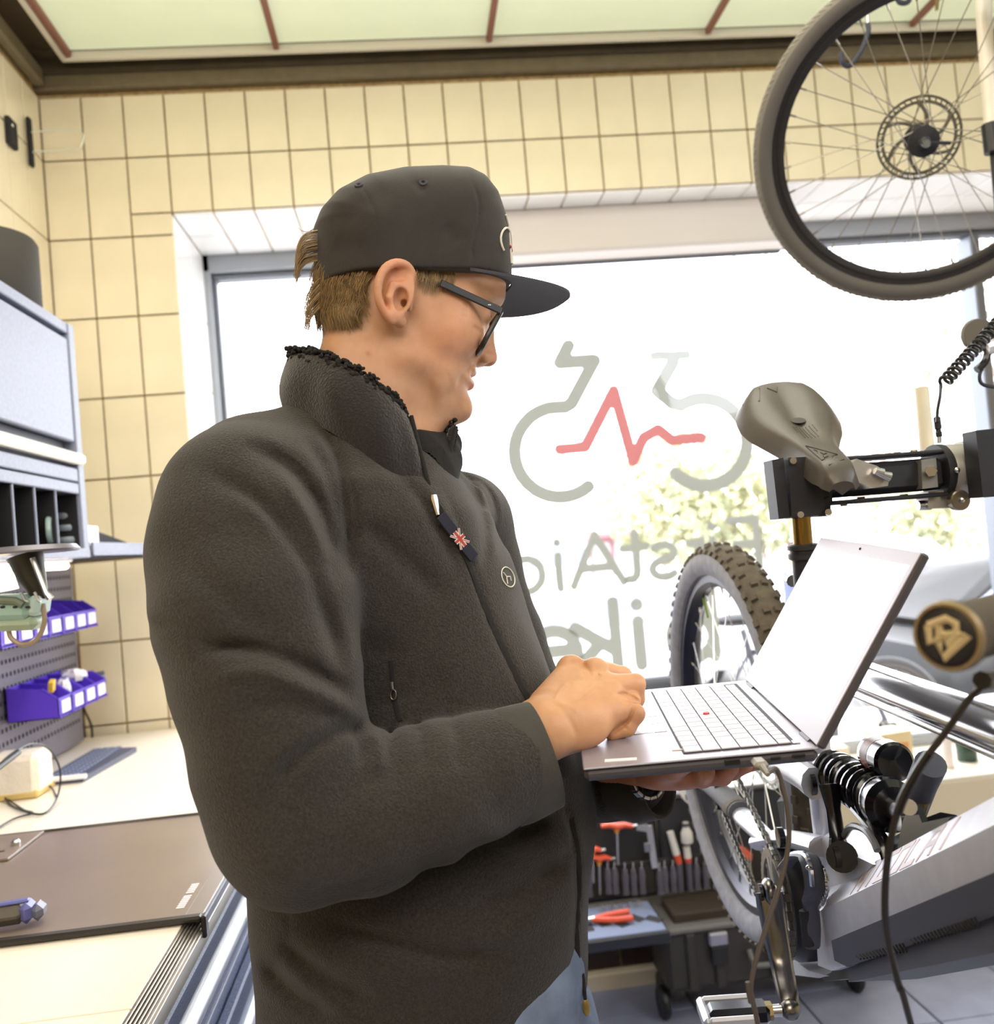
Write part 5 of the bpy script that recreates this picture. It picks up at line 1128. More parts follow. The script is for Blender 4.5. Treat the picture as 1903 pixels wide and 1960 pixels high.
MB().tube([cP[-1], cP[-1]+BN*.030], [.008, .0065], 12).build('pedal_axle', m_steel, pd)
MB().tube([cP[-1]+BN*.022, cP[-1]+BN*.030], .011, 6).build('axle_nut', mat('brass_nut', '8A7A50', .3, metal=.9), pd)
pc = cP[-1]+BN*.070; u_ = _n(V(0.2, .98, 0)-BN*_n(V(.2, .98, 0)).dot(BN)); v_ = np.cross(BN, u_)
MB().box(pc-BN*.006, (.075, .030, .022), np.array([BN, u_, v_]).T, bev=.005).build('pedal_body', m_blk, pd)
for s in (1, -1):
    MB().tube([pc+BN*.030+u_*s*.040, pc+BN*.034+u_*s*.018+v_*.012, pc-BN*.02+u_*s*.020+v_*.016, pc-BN*.028+u_*s*.040], .0042, 8).build('cleat_bail', m_pol, pd)
    MB().tube([pc+BN*.034+u_*s*.034, pc+BN*.034+u_*s*.034-v_*.0, pc-BN*.030+u_*s*.034], .0046, 8).build('pedal_cage', m_pol, pd)
MB().box(pc+BN*.036, (.010, .060, .020), np.array([BN, u_, v_]).T, bev=.004).build('pedal_end', m_al, pd)
for s in (1, -1): MB().box(pc+BN*.004+u_*s*.026, (.060, .008, .020), np.array([BN, u_, v_]).T, bev=.003).build('side_plate', m_al, pd)
for k in range(5): MB().tube([pc+BN*(-.02+k*.011)+v_*.008, pc+BN*(-.02+k*.011)+v_*.016], .0016, 6).build('pin', m_steel, pd)
# chain
cm = MB(); top_a, top_b = wc+BN*.05+V(0, 0, .052), cr+V(0, 0, .073); bot_a, bot_b = wc+BN*.05-V(0, 0, .11)+BF*.06, cr-V(0, 0, .073)
path = [top_a*(1-t)+top_b*t for t in np.linspace(0, 1, 44)]; f0 = frame(BN, V(0, 0, 1))
path += [cr+f0 @ V(.074*math.cos(a), .074*math.sin(a), .0015) for a in (np.linspace(0, PI, 22) if (f0 @ V(0, 1, 0)).dot(BF) > 0 else np.linspace(0, -PI, 22))]
path += [bot_b*(1-t)+bot_a*t for t in np.linspace(0, 1, 44)]
for i in range(len(path)-1):
    a, b = path[i], path[i+1]; 
    if np.linalg.norm(b-a) < 1e-4: continue
    L = np.linalg.norm(b-a); cm.box((a+b)/2, (.0075, .0085 if i % 2 else .0060, L*1.05), frame(b-a, BN) @ np.array([[0, 1, 0], [1, 0, 0], [0, 0, -1]]).T if False else np.array([np.cross(_n(b-a), BN), BN, _n(b-a)]).T, bev=.001)
tag(cm.build('chain', mat('worn_chain_steel', '5B564E', .35, metal=.9), bike), kind='stuff')
dr = MB(); dr.tube([bot_a+V(0, 0, .08), bot_a+V(0, 0, .0)+BF*.01], .009, 8, flat=.4, up=BN); dr.lathe([(.003, -.004), (.02, -.004), (.02, .004), (.003, .004)], bot_a+V(0, 0, .015), BN, 18); dr.build('derailleur', m_mblk, bike)
# rear triangle arms
def arm(name, pts, r, m, flat=1, n=10, parent=fr0): return MB().tube(catmull([BP(*p) for p in pts], max(2, 4*len(pts))), list(np.interp(np.linspace(0, 1, max(2, 4*len(pts))), np.linspace(0, 1, len(r)), r)), n, flat=flat, up=BN).build(name, m, parent)
arm('chainstay', [(1318, 1478, .052), (1380, 1520, .050), (1432, 1572, .048), (1475, 1612, .044)], [.016, .018, .017, .015], m_al, flat=.8, n=14)
arm('chainstay_guard', [(1345, 1490, .053), (1385, 1522, .052), (1418, 1555, .051)], [.0195, .0205, .0205], mat('grey_rubber_wrap', '5F5F62', .8), flat=.85, n=14)
arm('guard_band', [(1404, 1543, .051), (1416, 1553, .051)], [.0220, .0220], m_rub, flat=.85, n=14)
arm('yoke', [(1455, 1612, .046), (1490, 1606, .040), (1525, 1608, .036), (1575, 1620, .030)], [.018, .019, .017, .018], m_al, flat=.7, n=12)
MB().lathe([(.004, 0), (.013, 0), (.0135, .008), (.004, .007)], BP(1500, 1602, .052), BN, 20).build('pivot_bolt', m_blk, fr0)
arm('seatstay', [(1370, 1445, .05), (1430, 1440, .045), (1480, 1455, .04), (1530, 1480, .036), (1558, 1500, .034)], [.010, .014, .014, .015, .016], m_al, flat=1.3, n=10)
MB().tube([BP(1560, 1500, .032), BP(1560, 1500, -.05)], .018, 20).build('link_pivot', m_al, fr0); MB().lathe([(.003, -.002), (.014, -.002), (.014, .004), (.003, .003)], BP(1556, 1500, .034), BN, 18).build('pivot_bolt', m_blk, fr0)
arm('rocker_link', [(1588, 1500, .035), (1596, 1550, .035), (1603, 1600, .037), (1610, 1648, .040)], [.013, .0085, .009, .015], m_blk, flat=.6, n=10)
MB().tube([BP(1612, 1640, .045), BP(1612, 1640, -.045)], .017, 20).build('rocker_pivot', m_blk, fr0); MB().lathe([(.003, 0), (.0125, 0), (.0125, .006), (.003, .005)], BP(1605, 1640, .047), BN, 18).build('pivot_bolt', m_mblk, fr0)
arm('rocker_brace', [(1640, 1548, .02), (1668, 1580, .02), (1690, 1610, .02), (1702, 1650, .02)], [.008, .008, .008, .007], m_blk, flat=.6)
arm('hose_loop', [(1616, 1600, .03), (1630, 1582, .03), (1655, 1588, .03), (1672, 1610, .03), (1680, 1628, .03)], [.004]*5, mat('smoky_hose', '7D7F86', .3), n=8)
arm('mudguard_flap', [(1300, 1500, -.03), (1330, 1530, -.03), (1360, 1560, -.03)], [.02, .03, .02], m_rub, flat=.3)
MB().box(BP(1520, 1560, -.03), (.03, .10, .07), np.array([BN, BF, V(0, 0, 1)]).T @ rotm(.3, 0, 0), bev=.012).build('linkage_guard', m_mblk, fr0)
# shock with coil, reservoir and mount
sh = bpy.data.objects.new('rear_shock', None); COL.objects.link(sh); s0, s1 = BP(1592, 1474, .0), BP(1735, 1560, .0); sh.location = Vector(((s0+s1)/2).tolist()); attach(sh, bike); sh.location = Vector(((s0+s1)/2).tolist())
ax_ = _n(s1-s0); Ls = np.linalg.norm(s1-s0); fs = frame(ax_, V(0, 0, 1))
MB().tube([s0, s1], .013, 16).build('damper_body', m_blk, sh)
coil = [s0+ax_*Ls*(.04+.74*t)+fs @ V(.0225*math.cos(2*PI*8.5*t), .0225*math.sin(2*PI*8.5*t), 0) for t in np.linspace(0, 1, 200)]
MB().tube(coil, .0056, 9).build('coil_spring', m_blk, sh)
MB().lathe([(.012, 0), (.027, 0), (.0285, .004), (.0285, .018), (.022, .026), (.012, .028)], s0+ax_*Ls*.76, ax_, 28).build('spring_seat', m_blk, sh)
MB().lathe([(.012, -.002), (.026, -.002), (.026, .004), (.012, .004)], s0+ax_*Ls*.01, ax_, 28).build('spring_seat', m_blk, sh)
MB().lathe([(.005, -.012), (.014, -.012), (.014, .012), (.005, .012)], s1+ax_*.004, BN, 20).build('shock_eyelet', m_steel, sh)
r0_, r1_ = BP(1672, 1440, -.02), BP(1718, 1462, -.02); axr = _n(r1_-r0_)
MB().lathe([(.004, 0), (.0175, 0), (.0205, .004), (.0205, .040), (.0195, .041), (.004, .041)], r0_, axr, 26).build('reservoir', m_pol, sh)
MB().lathe([(.0209, .012), (.0209, .034), (.0205, .034), (.0205, .012)], r0_, axr, 26, None, closed=True).build('reservoir_band', mat('orange_grey_decal', 'B8693F', .4, var=.6, vscale=90, col2='5B5550'), sh)
MB().lathe([(.004, .041), (.0222, .041), (.0222, .062), (.019, .066), (.004, .060)], r0_, axr, 26).build('reservoir_cap', m_blk, sh)
MB().tube([BP(1748, 1560, -.01), BP(1765, 1500, -.01), BP(1782, 1462, -.01)], [.012, .0145, .0150], 16).build('reservoir_neck', m_cov, sh)
MB().tube([BP(1766, 1530, -.01), BP(1750, 1575, -.01)], .008, 12).build('adjuster_knob', mat('brass_nut', ''), sh)
mt = MB(); 
for o in (.022, -.022):
    pl_ = [(1728, 1572), (1742, 1538), (1752, 1540), (1765, 1575), (1822, 1563), (1800, 1585), (1718, 1630), (1722, 1600)]; P_ = [BP(x, y, o) for x, y in pl_]; mt.add(P_+[p-BN*.006 for p in P_], [tuple(range(8)), tuple(range(15, 7, -1))]+[(i, 8+i, 8+(i+1) % 8, (i+1) % 8) for i in range(8)])
mt.tube([BP(1716, 1630, 0), BP(1808, 1580, 0)], .012, 8, flat=1.6, up=V(0, 0, 1)); tag(mt.build('shock_mount', m_blk, fr0), kind=None)
MB().tube([BP(1740, 1545, .03), BP(1740, 1545, -.03)], .0075, 14).build('mount_bolt', m_steel, fr0)
# handlebar end with grip
gax = _n(V(.84, .54, .0)); gc = WY(1813, 1219, .50); hb = bpy.data.objects.new('handlebar', None); COL.objects.link(hb); hb.location = Vector(gc.tolist()); attach(hb, bike); hb.location = Vector(gc.tolist())
MB().tube([gc+gax*.1, gc+gax*.34, gc+gax*.40+V(0, 0, -.01)], .0145, 16).build('bar', m_mblk, hb)
MB().tube([gc+gax*.40+V(0, 0, -.01), hd+V(0, -.03, .09)], .018, 14).build('stem', m_mblk, hb)
gr = MB(); gr.lathe([(.010, .002), (.0205, .002), (.0208, .006), (.0195, .012), (.0172, .015)]+[(.0172+.0006*(k % 2), .017+.004*k) for k in range(26)]+[(.0172, .122), (.019, .124), (.019, .134), (.014, .136)], gc, gax, 36); gr.build('grip', mat('dark_taupe_grip', '4A4236', .85), hb)
ec = MB(); ec.lathe([(.0004, -.0022), (.0140, -.0020), (.0168, -.0006), (.0172, .003), (.0004, .003)], gc, gax, 36); capo = ec.build('grip_plug', mat('black_plug', '16151A', .5), hb)
ec = MB(); ec.lathe([(.0172, .0028), (.0176, -.0012), (.0195, -.0010), (.0207, .002), (.0205, .004)], gc, gax, 36, None, closed=True); ec.build('lock_ring', mat('bronze_lock_ring', '8A7858', .5, metal=.5), hb)
gf = frame(gax, V(0, 0, 1)); eu = -gf[:, 1] if gf[:, 1][0] < 0 else gf[:, 1]; ev = V(0, 0, 1)
eu = _n(np.cross(gax, ev)); eu = eu if eu[0] > 0 else -eu
eu, ev = eu*math.cos(.28)-ev*math.sin(.28)*1.0, ev*math.cos(.28)+eu*math.sin(.28)
em = MB(); m_em = mat('sand_emblem', 'B8A67E', .6); o_ = gc-gax*.0024; q_ = .0128
def est(P, w): em.tube([o_+eu*x*q_+ev*y*q_ for x, y in P], w*.35, 4, flat=2.9, up=gax)
for P in ([(-.85, .3), (-.1, .85), (.35, .75), (.45, .35), (.05, .12)], [(-.85, .3), (-.62, -.45), (-.25, -.1), (-.35, .42)], [(.05, .12), (-.3, .1)], [(-.25, -.3), (.1, -.95), (.95, .40), (.55, .35), (.15, -.35), (.0, .05)]): est(P, .0023)
em.build('emblem', m_em, hb)
lv = MB(); lv.tube([WY(1880, 1302, .56), WY(1925, 1298, .60)], .006, 8); lv.build('brake_lever_clamp', m_mblk, hb)
c2 = thing('brake_hose', WY(1700, 1960, .70), 'black hose curving down from the handlebar end past the down tube', 'hose')
Pc_ = catmull([WY(1900, 1300, .60), WY(1862, 1330, .60), WY(1815, 1395, .61), WY(1760, 1470, .62), WY(1720, 1550, .63), WY(1700, 1640, .64), WY(1694, 1730, .65), WY(1700, 1800, .66), WY(1722, 1890, .67), WY(1745, 1965, .68), (.45, .8, .7), (.50, .95, .3), (.55, 1.1, .015), (.8, 1.3, .010)], 100)
MB().tube(Pc_, .0026, 8).build('cord', mat('black_hose', '2A2522', .4), c2)
tb = MB(); i_ = [k for k in range(100)][18:40]; MB().tube(Pc_[20:32], .0034, 8).build('sleeve', m_black, c2)
# ================================================================ saddle
sd = thing('bike_saddle', WY(1500, 850, 1.2), 'worn grey-brown bicycle saddle tipped nose-down above the clamp', 'saddle')
R0, N0 = WY(1487, 745, 1.335), WY(1617, 893, 1.075); axs = _n(N0-R0); lat = _n(V(.99, -.13, .0)-axs*V(.99, -.13, 0).dot(axs)); up_ = np.cross(lat, axs); up_ = up_ if up_[2] > 0 else -up_
Ls = np.linalg.norm(N0-R0); G_ = []
tt = [0, .02, .07, .15, .25, .35, .45, .55, .65, .75, .85, .93, .98, 1.0]; wv = [.030, .052, .066, .073, .074, .067, .053, .041, .034, .0305, .028, .026, .0235, .016]
TT = np.linspace(0, 1, 40); ws_ = np.interp(np.linspace(0, 1, 160), tt, wv); ws_[6:-6] = np.convolve(ws_, np.ones(13)/13, 'same')[6:-6]; wfun = lambda t: float(np.interp(t, np.linspace(0, 1, 160), ws_))
for t in TT:
    w = wfun(t); row = []; sag = -.010*math.sin(PI*t)+.012*(1-t)**3-.020*max(0, (t-.88)/.12)**2.2
    for a in np.linspace(-1, 1, 25):
        x = w*math.copysign(abs(a)**.85, a) if abs(a) < .8 else w*math.copysign(.8**.85+(abs(a)-.8)*.87, a); e = abs(x)/w
        dz = -.026*(1-.75*max(0, (t-.88)/.12)**1.5)*max(0, abs(a)-.62)**1.6/.38**1.6-.006*e*e; dz += -.007*math.exp(-(x/.012)**2)*math.exp(-((t-.38)/.22)**2); dz += .004*math.exp(-((abs(x)-.035)/.02)**2)*math.exp(-((t-.15)/.15)**2)
        row.append(R0+axs*Ls*t+lat*x+up_*(dz+sag))
    under = [p-up_*.004-lat*0 for p in row[::-1]]
    G_.append(row)
mb = MB(); mb.grid(G_); k_ = 25
mb.add([p-up_*.018*(1-abs(j-12)/12)-up_*.001 for r in G_ for j, p in enumerate(r)], [(i*k_+j, i*k_+j+1, (i+1)*k_+j+1, (i+1)*k_+j) for i in range(39) for j in range(k_-1)])
mb.add([G_[0][j]-up_*.0 for j in range(k_)]+[G_[0][j]-up_*.018*(1-abs(j-12)/12)-up_*.001 for j in range(k_)], [(j, k_+j, k_+j+1, j+1) for j in range(k_-1)]); mb.add([G_[-1][j] for j in range(k_)]+[G_[-1][j]-up_*.018*(1-abs(j-12)/12)-up_*.001 for j in range(k_)], [(j, j+1, k_+j+1, k_+j) for j in range(k_-1)])
shell = mb.build('saddle_cover', mat('worn_grey_saddle_leather', '4A443D', .42, var=.12, vscale=15, bump=.15, bscale=500), sd, sharp=50)
def sp(t, x, h=.0006):
    i = min(int(t*39), 38); f = t*39-i; w = wfun(t); a = np.clip(x/w, -.99, .99); j = (math.copysign(abs(a)**(1/.85), a)+1)/2*24; j0 = min(int(j), 23); g = j-j0
    p = (G_[i][j0]*(1-g)+G_[i][j0+1]*g)*(1-f)+(G_[i+1][j0]*(1-g)+G_[i+1][j0+1]*g)*f; return p+up_*h
m_dk = mat('dark_grey_print', '3A3633', .6)
def line_on(pts, r, name='print'): return MB().tube([sp(*p) for p in pts], r, 5, flat=.4, up=up_).build(name, m_dk, shell)
line_on([(.10, -.060), (.055, -.030), (.18, -.040), (.10, -.060)], .0009); line_on([(.06, -.02), (.10, -.008), (.05, -.004)], .0009)
line_on([(.68, -.018), (.88, -.016), (.84, .008), (.68, -.018)], .0008); line_on([(.86, .0), (.93, -.012), (.90, .010)], .0007)
line_on([(.74, -.013), (.77, -.011), (.79, -.013)], .0006, 'letter'); line_on([(.79, -.009), (.82, -.008), (.81, -.003)], .0006, 'letter'); line_on([(.83, -.010), (.86, -.011), (.85, -.005)], .0006, 'letter')
ov = MB(); cc = sp(.37, .0, .0030); ov.lathe([(.0002, 0), (.0105, 0), (.0105, .0008), (.0002, .0010)], cc, up_, 20); ov.build('saddle_badge', m_dk, shell)
dots = MB()
for i in range(9):
    for j in range(7):
        t = .44+i*.017; x = (j-3)*.0045
        if abs(x) < .018-.001*i: dots.ball(sp(t, x, .0002), .0008, 6)
tag(dots.build('perforation', m_dk, shell), kind='stuff')
for s in (1, -1): MB().tube([R0+axs*Ls*.22+lat*s*.030-up_*.030, R0+axs*Ls*.4+lat*s*.022-up_*.040, R0+axs*Ls*.75+lat*s*.016-up_*.034, R0+axs*Ls*.93+lat*s*.006-up_*.02], .0035, 8).build('rail', m_steel, sd)
MB().tube([R0+axs*Ls*.10+lat*-.04-up_*.026, R0+axs*Ls*.18-up_*.034, R0+axs*Ls*.10+lat*.04-up_*.026], .006, 8).build('shell_base', m_black, sd)
pc_ = MB(); A_s = [(1618, 900), (1640, 878), (1680, 892), (1703, 912), (1700, 930), (1672, 934), (1635, 920)]
P_ = [WY(x, y, 1.115) for x, y in A_s]; pc_.add(P_+[p+V(.004, .030, 0) for p in P_], [tuple(range(7))[::-1], tuple(range(7, 14))]+[(i, (i+1) % 7, 7+(i+1) % 7, 7+i) for i in range(7)]); pc_.build('seat_clamp', mat('satin_silver_clamp', 'B5B0AA', .35, metal=.7), sd, sharp=30)
for (x, y) in ((1683, 904), (1697, 911)): MB().tube([WY(x-8, y-3, 1.108), WY(x+6, y+2, 1.108)], [.0045, .0065], 12).build('clamp_screw', m_steel, sd)
# ================================================================ repair stand
m_arm = mat('black_anodised_arm', '232227', .5, metal=.15); m_silv = mat('cast_silver_clamp', 'B4B0AA', .38, metal=.6)
YS_ = 1.19
st = thing('repair_stand', (1.05, 1.28, 0), 'workshop repair stand with black clamp arm and silver rotating head', 'repair stand')
def ppoly(name, pts, Y, th, m, sharp=30):
    P = [WY(x, y, Y) for x, y in pts]; n = len(P); mb = MB(); mb.add(P+[p+V(0, th, 0) for p in P], [tuple(range(n))[::-1], tuple(range(n, 2*n))]+[(i, (i+1) % n, n+(i+1) % n, n+i) for i in range(n)]); return mb.build(name, m, st, sharp=sharp)
ppoly('clamp_jaw', [(1478, 880), (1500, 876), (1512, 990), (1491, 994)], 1.155, .03, m_arm)
ppoly('clamp_jaw', [(1509, 876), (1572, 873), (1580, 985), (1516, 992)], 1.15, .06, m_arm)
ppoly('clamp_jaw', [(1553, 878), (1592, 884), (1594, 965), (1556, 975)], 1.165, .06, m_arm)
for (x, y) in ((1519, 882), (1533, 985), (1586, 980), (1558, 897)): MB().tube([WY(x, y, 1.143), WY(x, y, 1.152)], [.0042, .0052], 12).build('bolt', m_steel, st)
ppoly('jaw_plate', [(1560, 960), (1590, 950), (1591, 988), (1566, 988)], 1.16, .05, m_arm)
mb = MB()
a, b = WY(1560, 925, YS_+.005), WY(1795, 907, YS_+.005); Ra = np.array([_n(b-a), _n(np.cross(_n(np.cross(_n(b-a), V(0, -1, 0))), _n(b-a))), V(0, 0, 0)]); xx = _n(b-a); zz_ = _n(V(0, 0, 1)-V(0, 0, 1).dot(xx)*xx); yy = np.cross(zz_, xx); Ra = np.array([xx, yy, zz_]).T
mb.box((a+b)/2, (np.linalg.norm(b-a), .045, .044), Ra, bev=.008); mb.build('arm', m_arm, st)
for s in (1, -1): mb = MB(); mb.box((a+b)/2+zz_*s*.029, (np.linalg.norm(b-a)*.98, .05, .006), Ra, bev=.002); mb.build('arm_rail', m_arm, st)
ppoly('mount_plate', [(1764, 880), (1792, 876), (1796, 932), (1766, 936)], YS_-.027, .02, mat('grey_plate', '8F8B86', .4, metal=.6))
MB().tube([WY(1783, 902, 1.15), WY(1783, 902, 1.168)], [.0075, .0085], 6).build('bolt', m_steel, st)
for (x, y, w) in ((1648, 951, 8), (1730, 946, 8), (1718, 872, 9), (1750, 868, 7), (1615, 962, 7)): MB().tube([WY(x, y, YS_), WY(x, y, YS_)+zz_*.005*(-1 if y > 900 else 1)], [.0055, .0045], 10).build('bolt', mat('brass_nut', ''), st)
c0, c1 = WY(1788, 905, YS_+.01), WY(1905, 898, YS_+.01); axc = _n(c1-c0)
MB().lathe([(.01, 0), (.0385, 0), (.0395, .004), (.0395, .010), (.010, .012)], c0, axc, 30).build('head_ring', m_arm, st)
MB().lathe([(.01, .012), (.0375, .012), (.0385, .016), (.0385, .075), (.010, .080)], c0, axc, 30).build('rotating_head', m_silv, st)
for (x, y) in ((1832, 900), (1871, 898), (1876, 937)): MB().ball(WY(x, y, 1.158), .0042, 10).build('screw', m_steel, st)
ppoly('clamp_block', [(1777, 940), (1828, 938), (1828, 972), (1777, 973)], YS_-.01, .03, m_silv)
MB().tube([WY(1757, 968, YS_), WY(1780, 966, YS_)], [.0065, .0075], 12).build('hex_bolt', m_steel, st)
MB().lathe([(.002, 0), (.0125, 0), (.0140, .002), (.0140, .012), (.002, .014)], WY(1841, 957, 1.16), V(0, 1, 0), 26).build('adjuster_knob', mat('turned_nickel', '9A9183', .3, metal=.9), st); MB().ball(WY(1841, 957, 1.159), .0042, 8).build('knob_screw', m_steel, st)
ppoly('head_box', [(1868, 824), (1908, 820), (1912, 950), (1882, 952)], 1.13, .03, m_arm)
mb = MB(); mb.box((1.05, 1.28, 1.02), (.06, .06, 1.98), bev=.006); mb.build('post', m_silv, st); ha_ = WY(1900, 890, 1.15); MB().box(((ha_[0]+1.07)/2, 1.21, ha_[2]), (1.07-ha_[0], .09, .08), bev=.01).build('carriage', m_silv, st); MB().tube([WY(1912, 660, 1.32), (1.05, 1.30, 1.70)], .011, 10).build('side_bar', m_silv, st); MB().box((1.05, 1.28, .015), (.5, .4, .03), bev=.008).build('foot_plate', m_arm, st)
MB().tube([WY(1776, 868, 1.25), WY(1764, 742, 1.25)], [.0105, .0095], 16).build('handle', mat('cream_plastic', 'E6DFC8', .5), st)
# spiral cable
co = thing('coiled_cable', WY(1797, 840, 1.16), 'black coiled cable running up right from the silver clamp head', 'cable')
q0, q1 = WY(1808, 732, 1.16), WY(1960, 562, 1.19); axq = _n(q1-q0); fq = frame(axq, V(0, 1, 0)); Lq = np.linalg.norm(q1-q0); nt_ = 20
MB().tube([q0+axq*Lq*t+fq @ V(.0075*math.cos(2*PI*nt_*t), .0075*math.sin(2*PI*nt_*t), 0) for t in np.linspace(0, 1, nt_*14)], .0024, 6).build('coil', m_black, co)
MB().tube(catmull([q0+fq @ V(.0075, 0, 0), WY(1800, 757, 1.16), WY(1795, 785, 1.16), WY(1794, 808, 1.16)], 14), .0022, 7).build('cord', m_black, co)
MB().lathe([(.004, 0), (.0042, .006), (.0034, .007), (.0034, .010), (.0045, .011), (.0045, .026), (.002, .028)], WY(1798, 836, 1.165), V(-.02, 0, 1), 12).build('plug', m_black, co)
MB().tube([WY(1798, 848, 1.165), WY(1798, 834, 1.165)], .003, 8).build('socket', m_steel, co)
# remote lever behind the cable
rl = thing('brake_lever', WY(1890, 690, 1.3), 'dark blurred brake lever with round cap at the right edge', 'lever')
MB().lathe([(.003, 0), (.024, 0), (.026, .006), (.003, .008)], WY(1876, 640, 1.32), V(.2, 1, 0), 24).build('round_cap', mat('taupe_cap', '5A544A', .6), rl)
MB().tube(catmull([WY(1876, 645, 1.33), WY(1890, 670, 1.32), WY(1884, 695, 1.32), WY(1870, 708, 1.32)], 10), [.006]*10, 8).build('lever_body', m_blk, rl); MB().tube(catmull([WY(1890, 690, 1.32), WY(1876, 715, 1.32), WY(1880, 735, 1.32), WY(1910, 742, 1.32)], 12), .003, 6).build('hose', m_black, rl); MB().tube([WY(1885, 668, 1.32), WY(1912, 660, 1.32)], .012, 10).build('clamp', m_al, rl)
# ================================================================ city bike hanging from the ceiling
hk = thing('hanging_bicycle_wheel', WY(1760, 265, 1.85), 'large spoked wheel with disc rotor of the bicycle hung at top right', 'bicycle wheel')
vd = _n(WY(1760, 265, 1.85)-CAM); hax = _n(-vd+.26*(_x*.85+_z*.5))
m_tr2 = mat('grey_city_tread', '6B665C', .9, var=.15, vscale=30); m_sw2 = mat('dark_city_sidewall', '57524C', .85); m_rim2 = mat('anthracite_rim', '3A3838', .35, metal=.6)
wcen = WY(1764, 268, 1.85)
w2, R2 = wheel('wheel', wcen, hax, .352, .047, m_tr2, m_sw2, m_rim2, hk, nsp=32, rimw=.022, rimd=.024, hubw=.11, spoke_r=.0011, m_spoke=mat('dull_spoke_steel', '8C8578', .35, metal=.9), hub_r=.020)
MB().lathe([(.2955, -.0125), (.2985, -.0125), (.2985, .0125), (.2955, .0125)], wcen, hax, 72, None, closed=True).build('rim_edge', m_rim2, w2)
tk = MB()
for k in range(150):
    for s in (1, -1):
        a = 2*PI*k/150; rad = R2 @ V(math.cos(a), math.sin(a), 0); phi = s*.55; nr = rad*math.cos(phi)+hax*math.sin(phi); tn = np.cross(hax, rad); p = wcen+rad*(.352-.0235)+nr*.0237; tn2 = _n(tn+np.cross(tn, nr)*s*.8)
        tk.box(p, (.0025, .014, .0016), np.array([np.cross(tn2, nr), tn2, nr]).T)
tag(tk.build('tread_ribs', mat('pale_worn_rubber', '8A8376', .9), w2), kind='stuff')
rotor(wcen-hax*.040, hax, None, .088, w2, mat('dull_rotor_steel', '8F8A7E', .35, metal=.9))
MB().tube([wcen+hax*.05, wcen+hax*.075], [.011, .008], 12).build('axle_nut', m_steel, w2); MB().tube([wcen+hax*.06, wcen+hax*.066+R2 @ V(.0, -.05, 0)*0+_x*.05-_z*.01], .004, 8).build('quick_release', m_mblk, w2)
lg_ = MB(); pl = [WY(1875, -330, 1.78), WY(1882, -60, 1.78), WY(1884, 30, 1.78), WY(1898, 240, 1.78)]; lg_.tube(pl, [.018, .0165, .016, .0145], 14); lg_.build('fork_leg', mat('cream_painted_fork', 'DDD3BF', .35, coat=.3), hk)
MB().tube([WY(1896, 238, 1.77), WY(1902, 292, 1.77)], .018, 12).build('fork_collar', m_black, hk); MB().tube([WY(1900, 290, 1.78), WY(1912, 430, 1.78)], .006, 8).build('brake_line', m_black, hk)
MB().tube([WY(1898, 240, 1.78), WY(1960, 268, 1.84), wcen+_x*.26+V(0, .05, -.05)], .012, 8).build('fork_tip', m_mblk, hk)
ho = thing('ceiling_hook', WY(1640, 60, 1.95), 'rubber-dipped blue-black ceiling hook curving inside the hanging wheel', 'hook')
hz = WY(1659, -5, 1.95); MB().tube([V(hz[0], hz[1], 3.0), hz, WY(1661, 48, 1.95)], .0045, 8).build('hook_shank', m_steel, ho); MB().tube(catmull([WY(1661, 45, 1.95), WY(1662, 62, 1.95), WY(1650, 95, 1.95), WY(1634, 120, 1.95), WY(1622, 127, 1.95), WY(1612, 118, 1.95), WY(1610, 100, 1.95)], 20), .0058, 8).build('hook_sleeve', mat('blue_black_rubber', '2E3140', .5), ho)
h2 = thing('ceiling_hook', WY(1730, 0, 1.95), 'dark ceiling hook just cut by the top edge beside the brass one', 'hook'); MB().tube(catmull([WY(1716, -14, 1.95), WY(1722, 4, 1.95), WY(1738, 4, 1.95), WY(1746, -14, 1.95)], 12), .006, 8).build('hook_sleeve', mat('blue_black_rubber', ''), h2); MB().tube([WY(1746, -14, 1.95), V(WY(1746, -14, 1.95)[0], 1.95, 3.0)], .0045, 8).build('hook_shank', m_steel, h2)
h3 = thing('brass_hook', WY(1793, 10, 1.95), 'small brass hook end at the top edge, above the rotor', 'hook'); MB().tube([V(WY(1795, 0, 1.95)[0], 1.95, 3.0), WY(1795, 0, 1.95), WY(1793, 20, 1.95)], .004, 8).build('shank', mat('brass_nut', ''), h3)
# ================================================================ left side: cabinet, bins, bench
m_gbl = mat('blue_grey_powder_coat', '8F95AA', 0.5, var=0.08, vscale=120, bump=0.15, bscale=700)
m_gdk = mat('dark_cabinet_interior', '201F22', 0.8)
m_pale = mat('pale_birch_worktop', 'F3EADB', 0.35, var=0.04, vscale=6, stretch=(1, .2, 1))
m_pur = mat('purple_bin_plastic', '5A3AC8', 0.4)
m_lab = mat('white_label', 'EFEAEF', 0.5)
X0, XC = XW+.004, -.75
ca = thing('wall_cabinet', (-.9, 1.5, 1.475), 'pale blue-grey wall cabinet with flap doors and pigeonholes', 'cabinet')
def bx(name, x0, x1, y0, y1, z0, z1, m, par, bev=.002): return MB().box(((x0+x1)/2, (y0+y1)/2, (z0+z1)/2), (abs(x1-x0), abs(y1-y0), abs(z1-z0)), bev=bev).build(name, m, par)
Ya, Yb = .95, 2.205
bx('top_panel', X0, XC, Ya, Yb, 1.995, 2.02, m_gbl, ca); bx('bottom_panel', X0, XC+.004, Ya, Yb, 1.475, 1.497, m_gbl, ca)
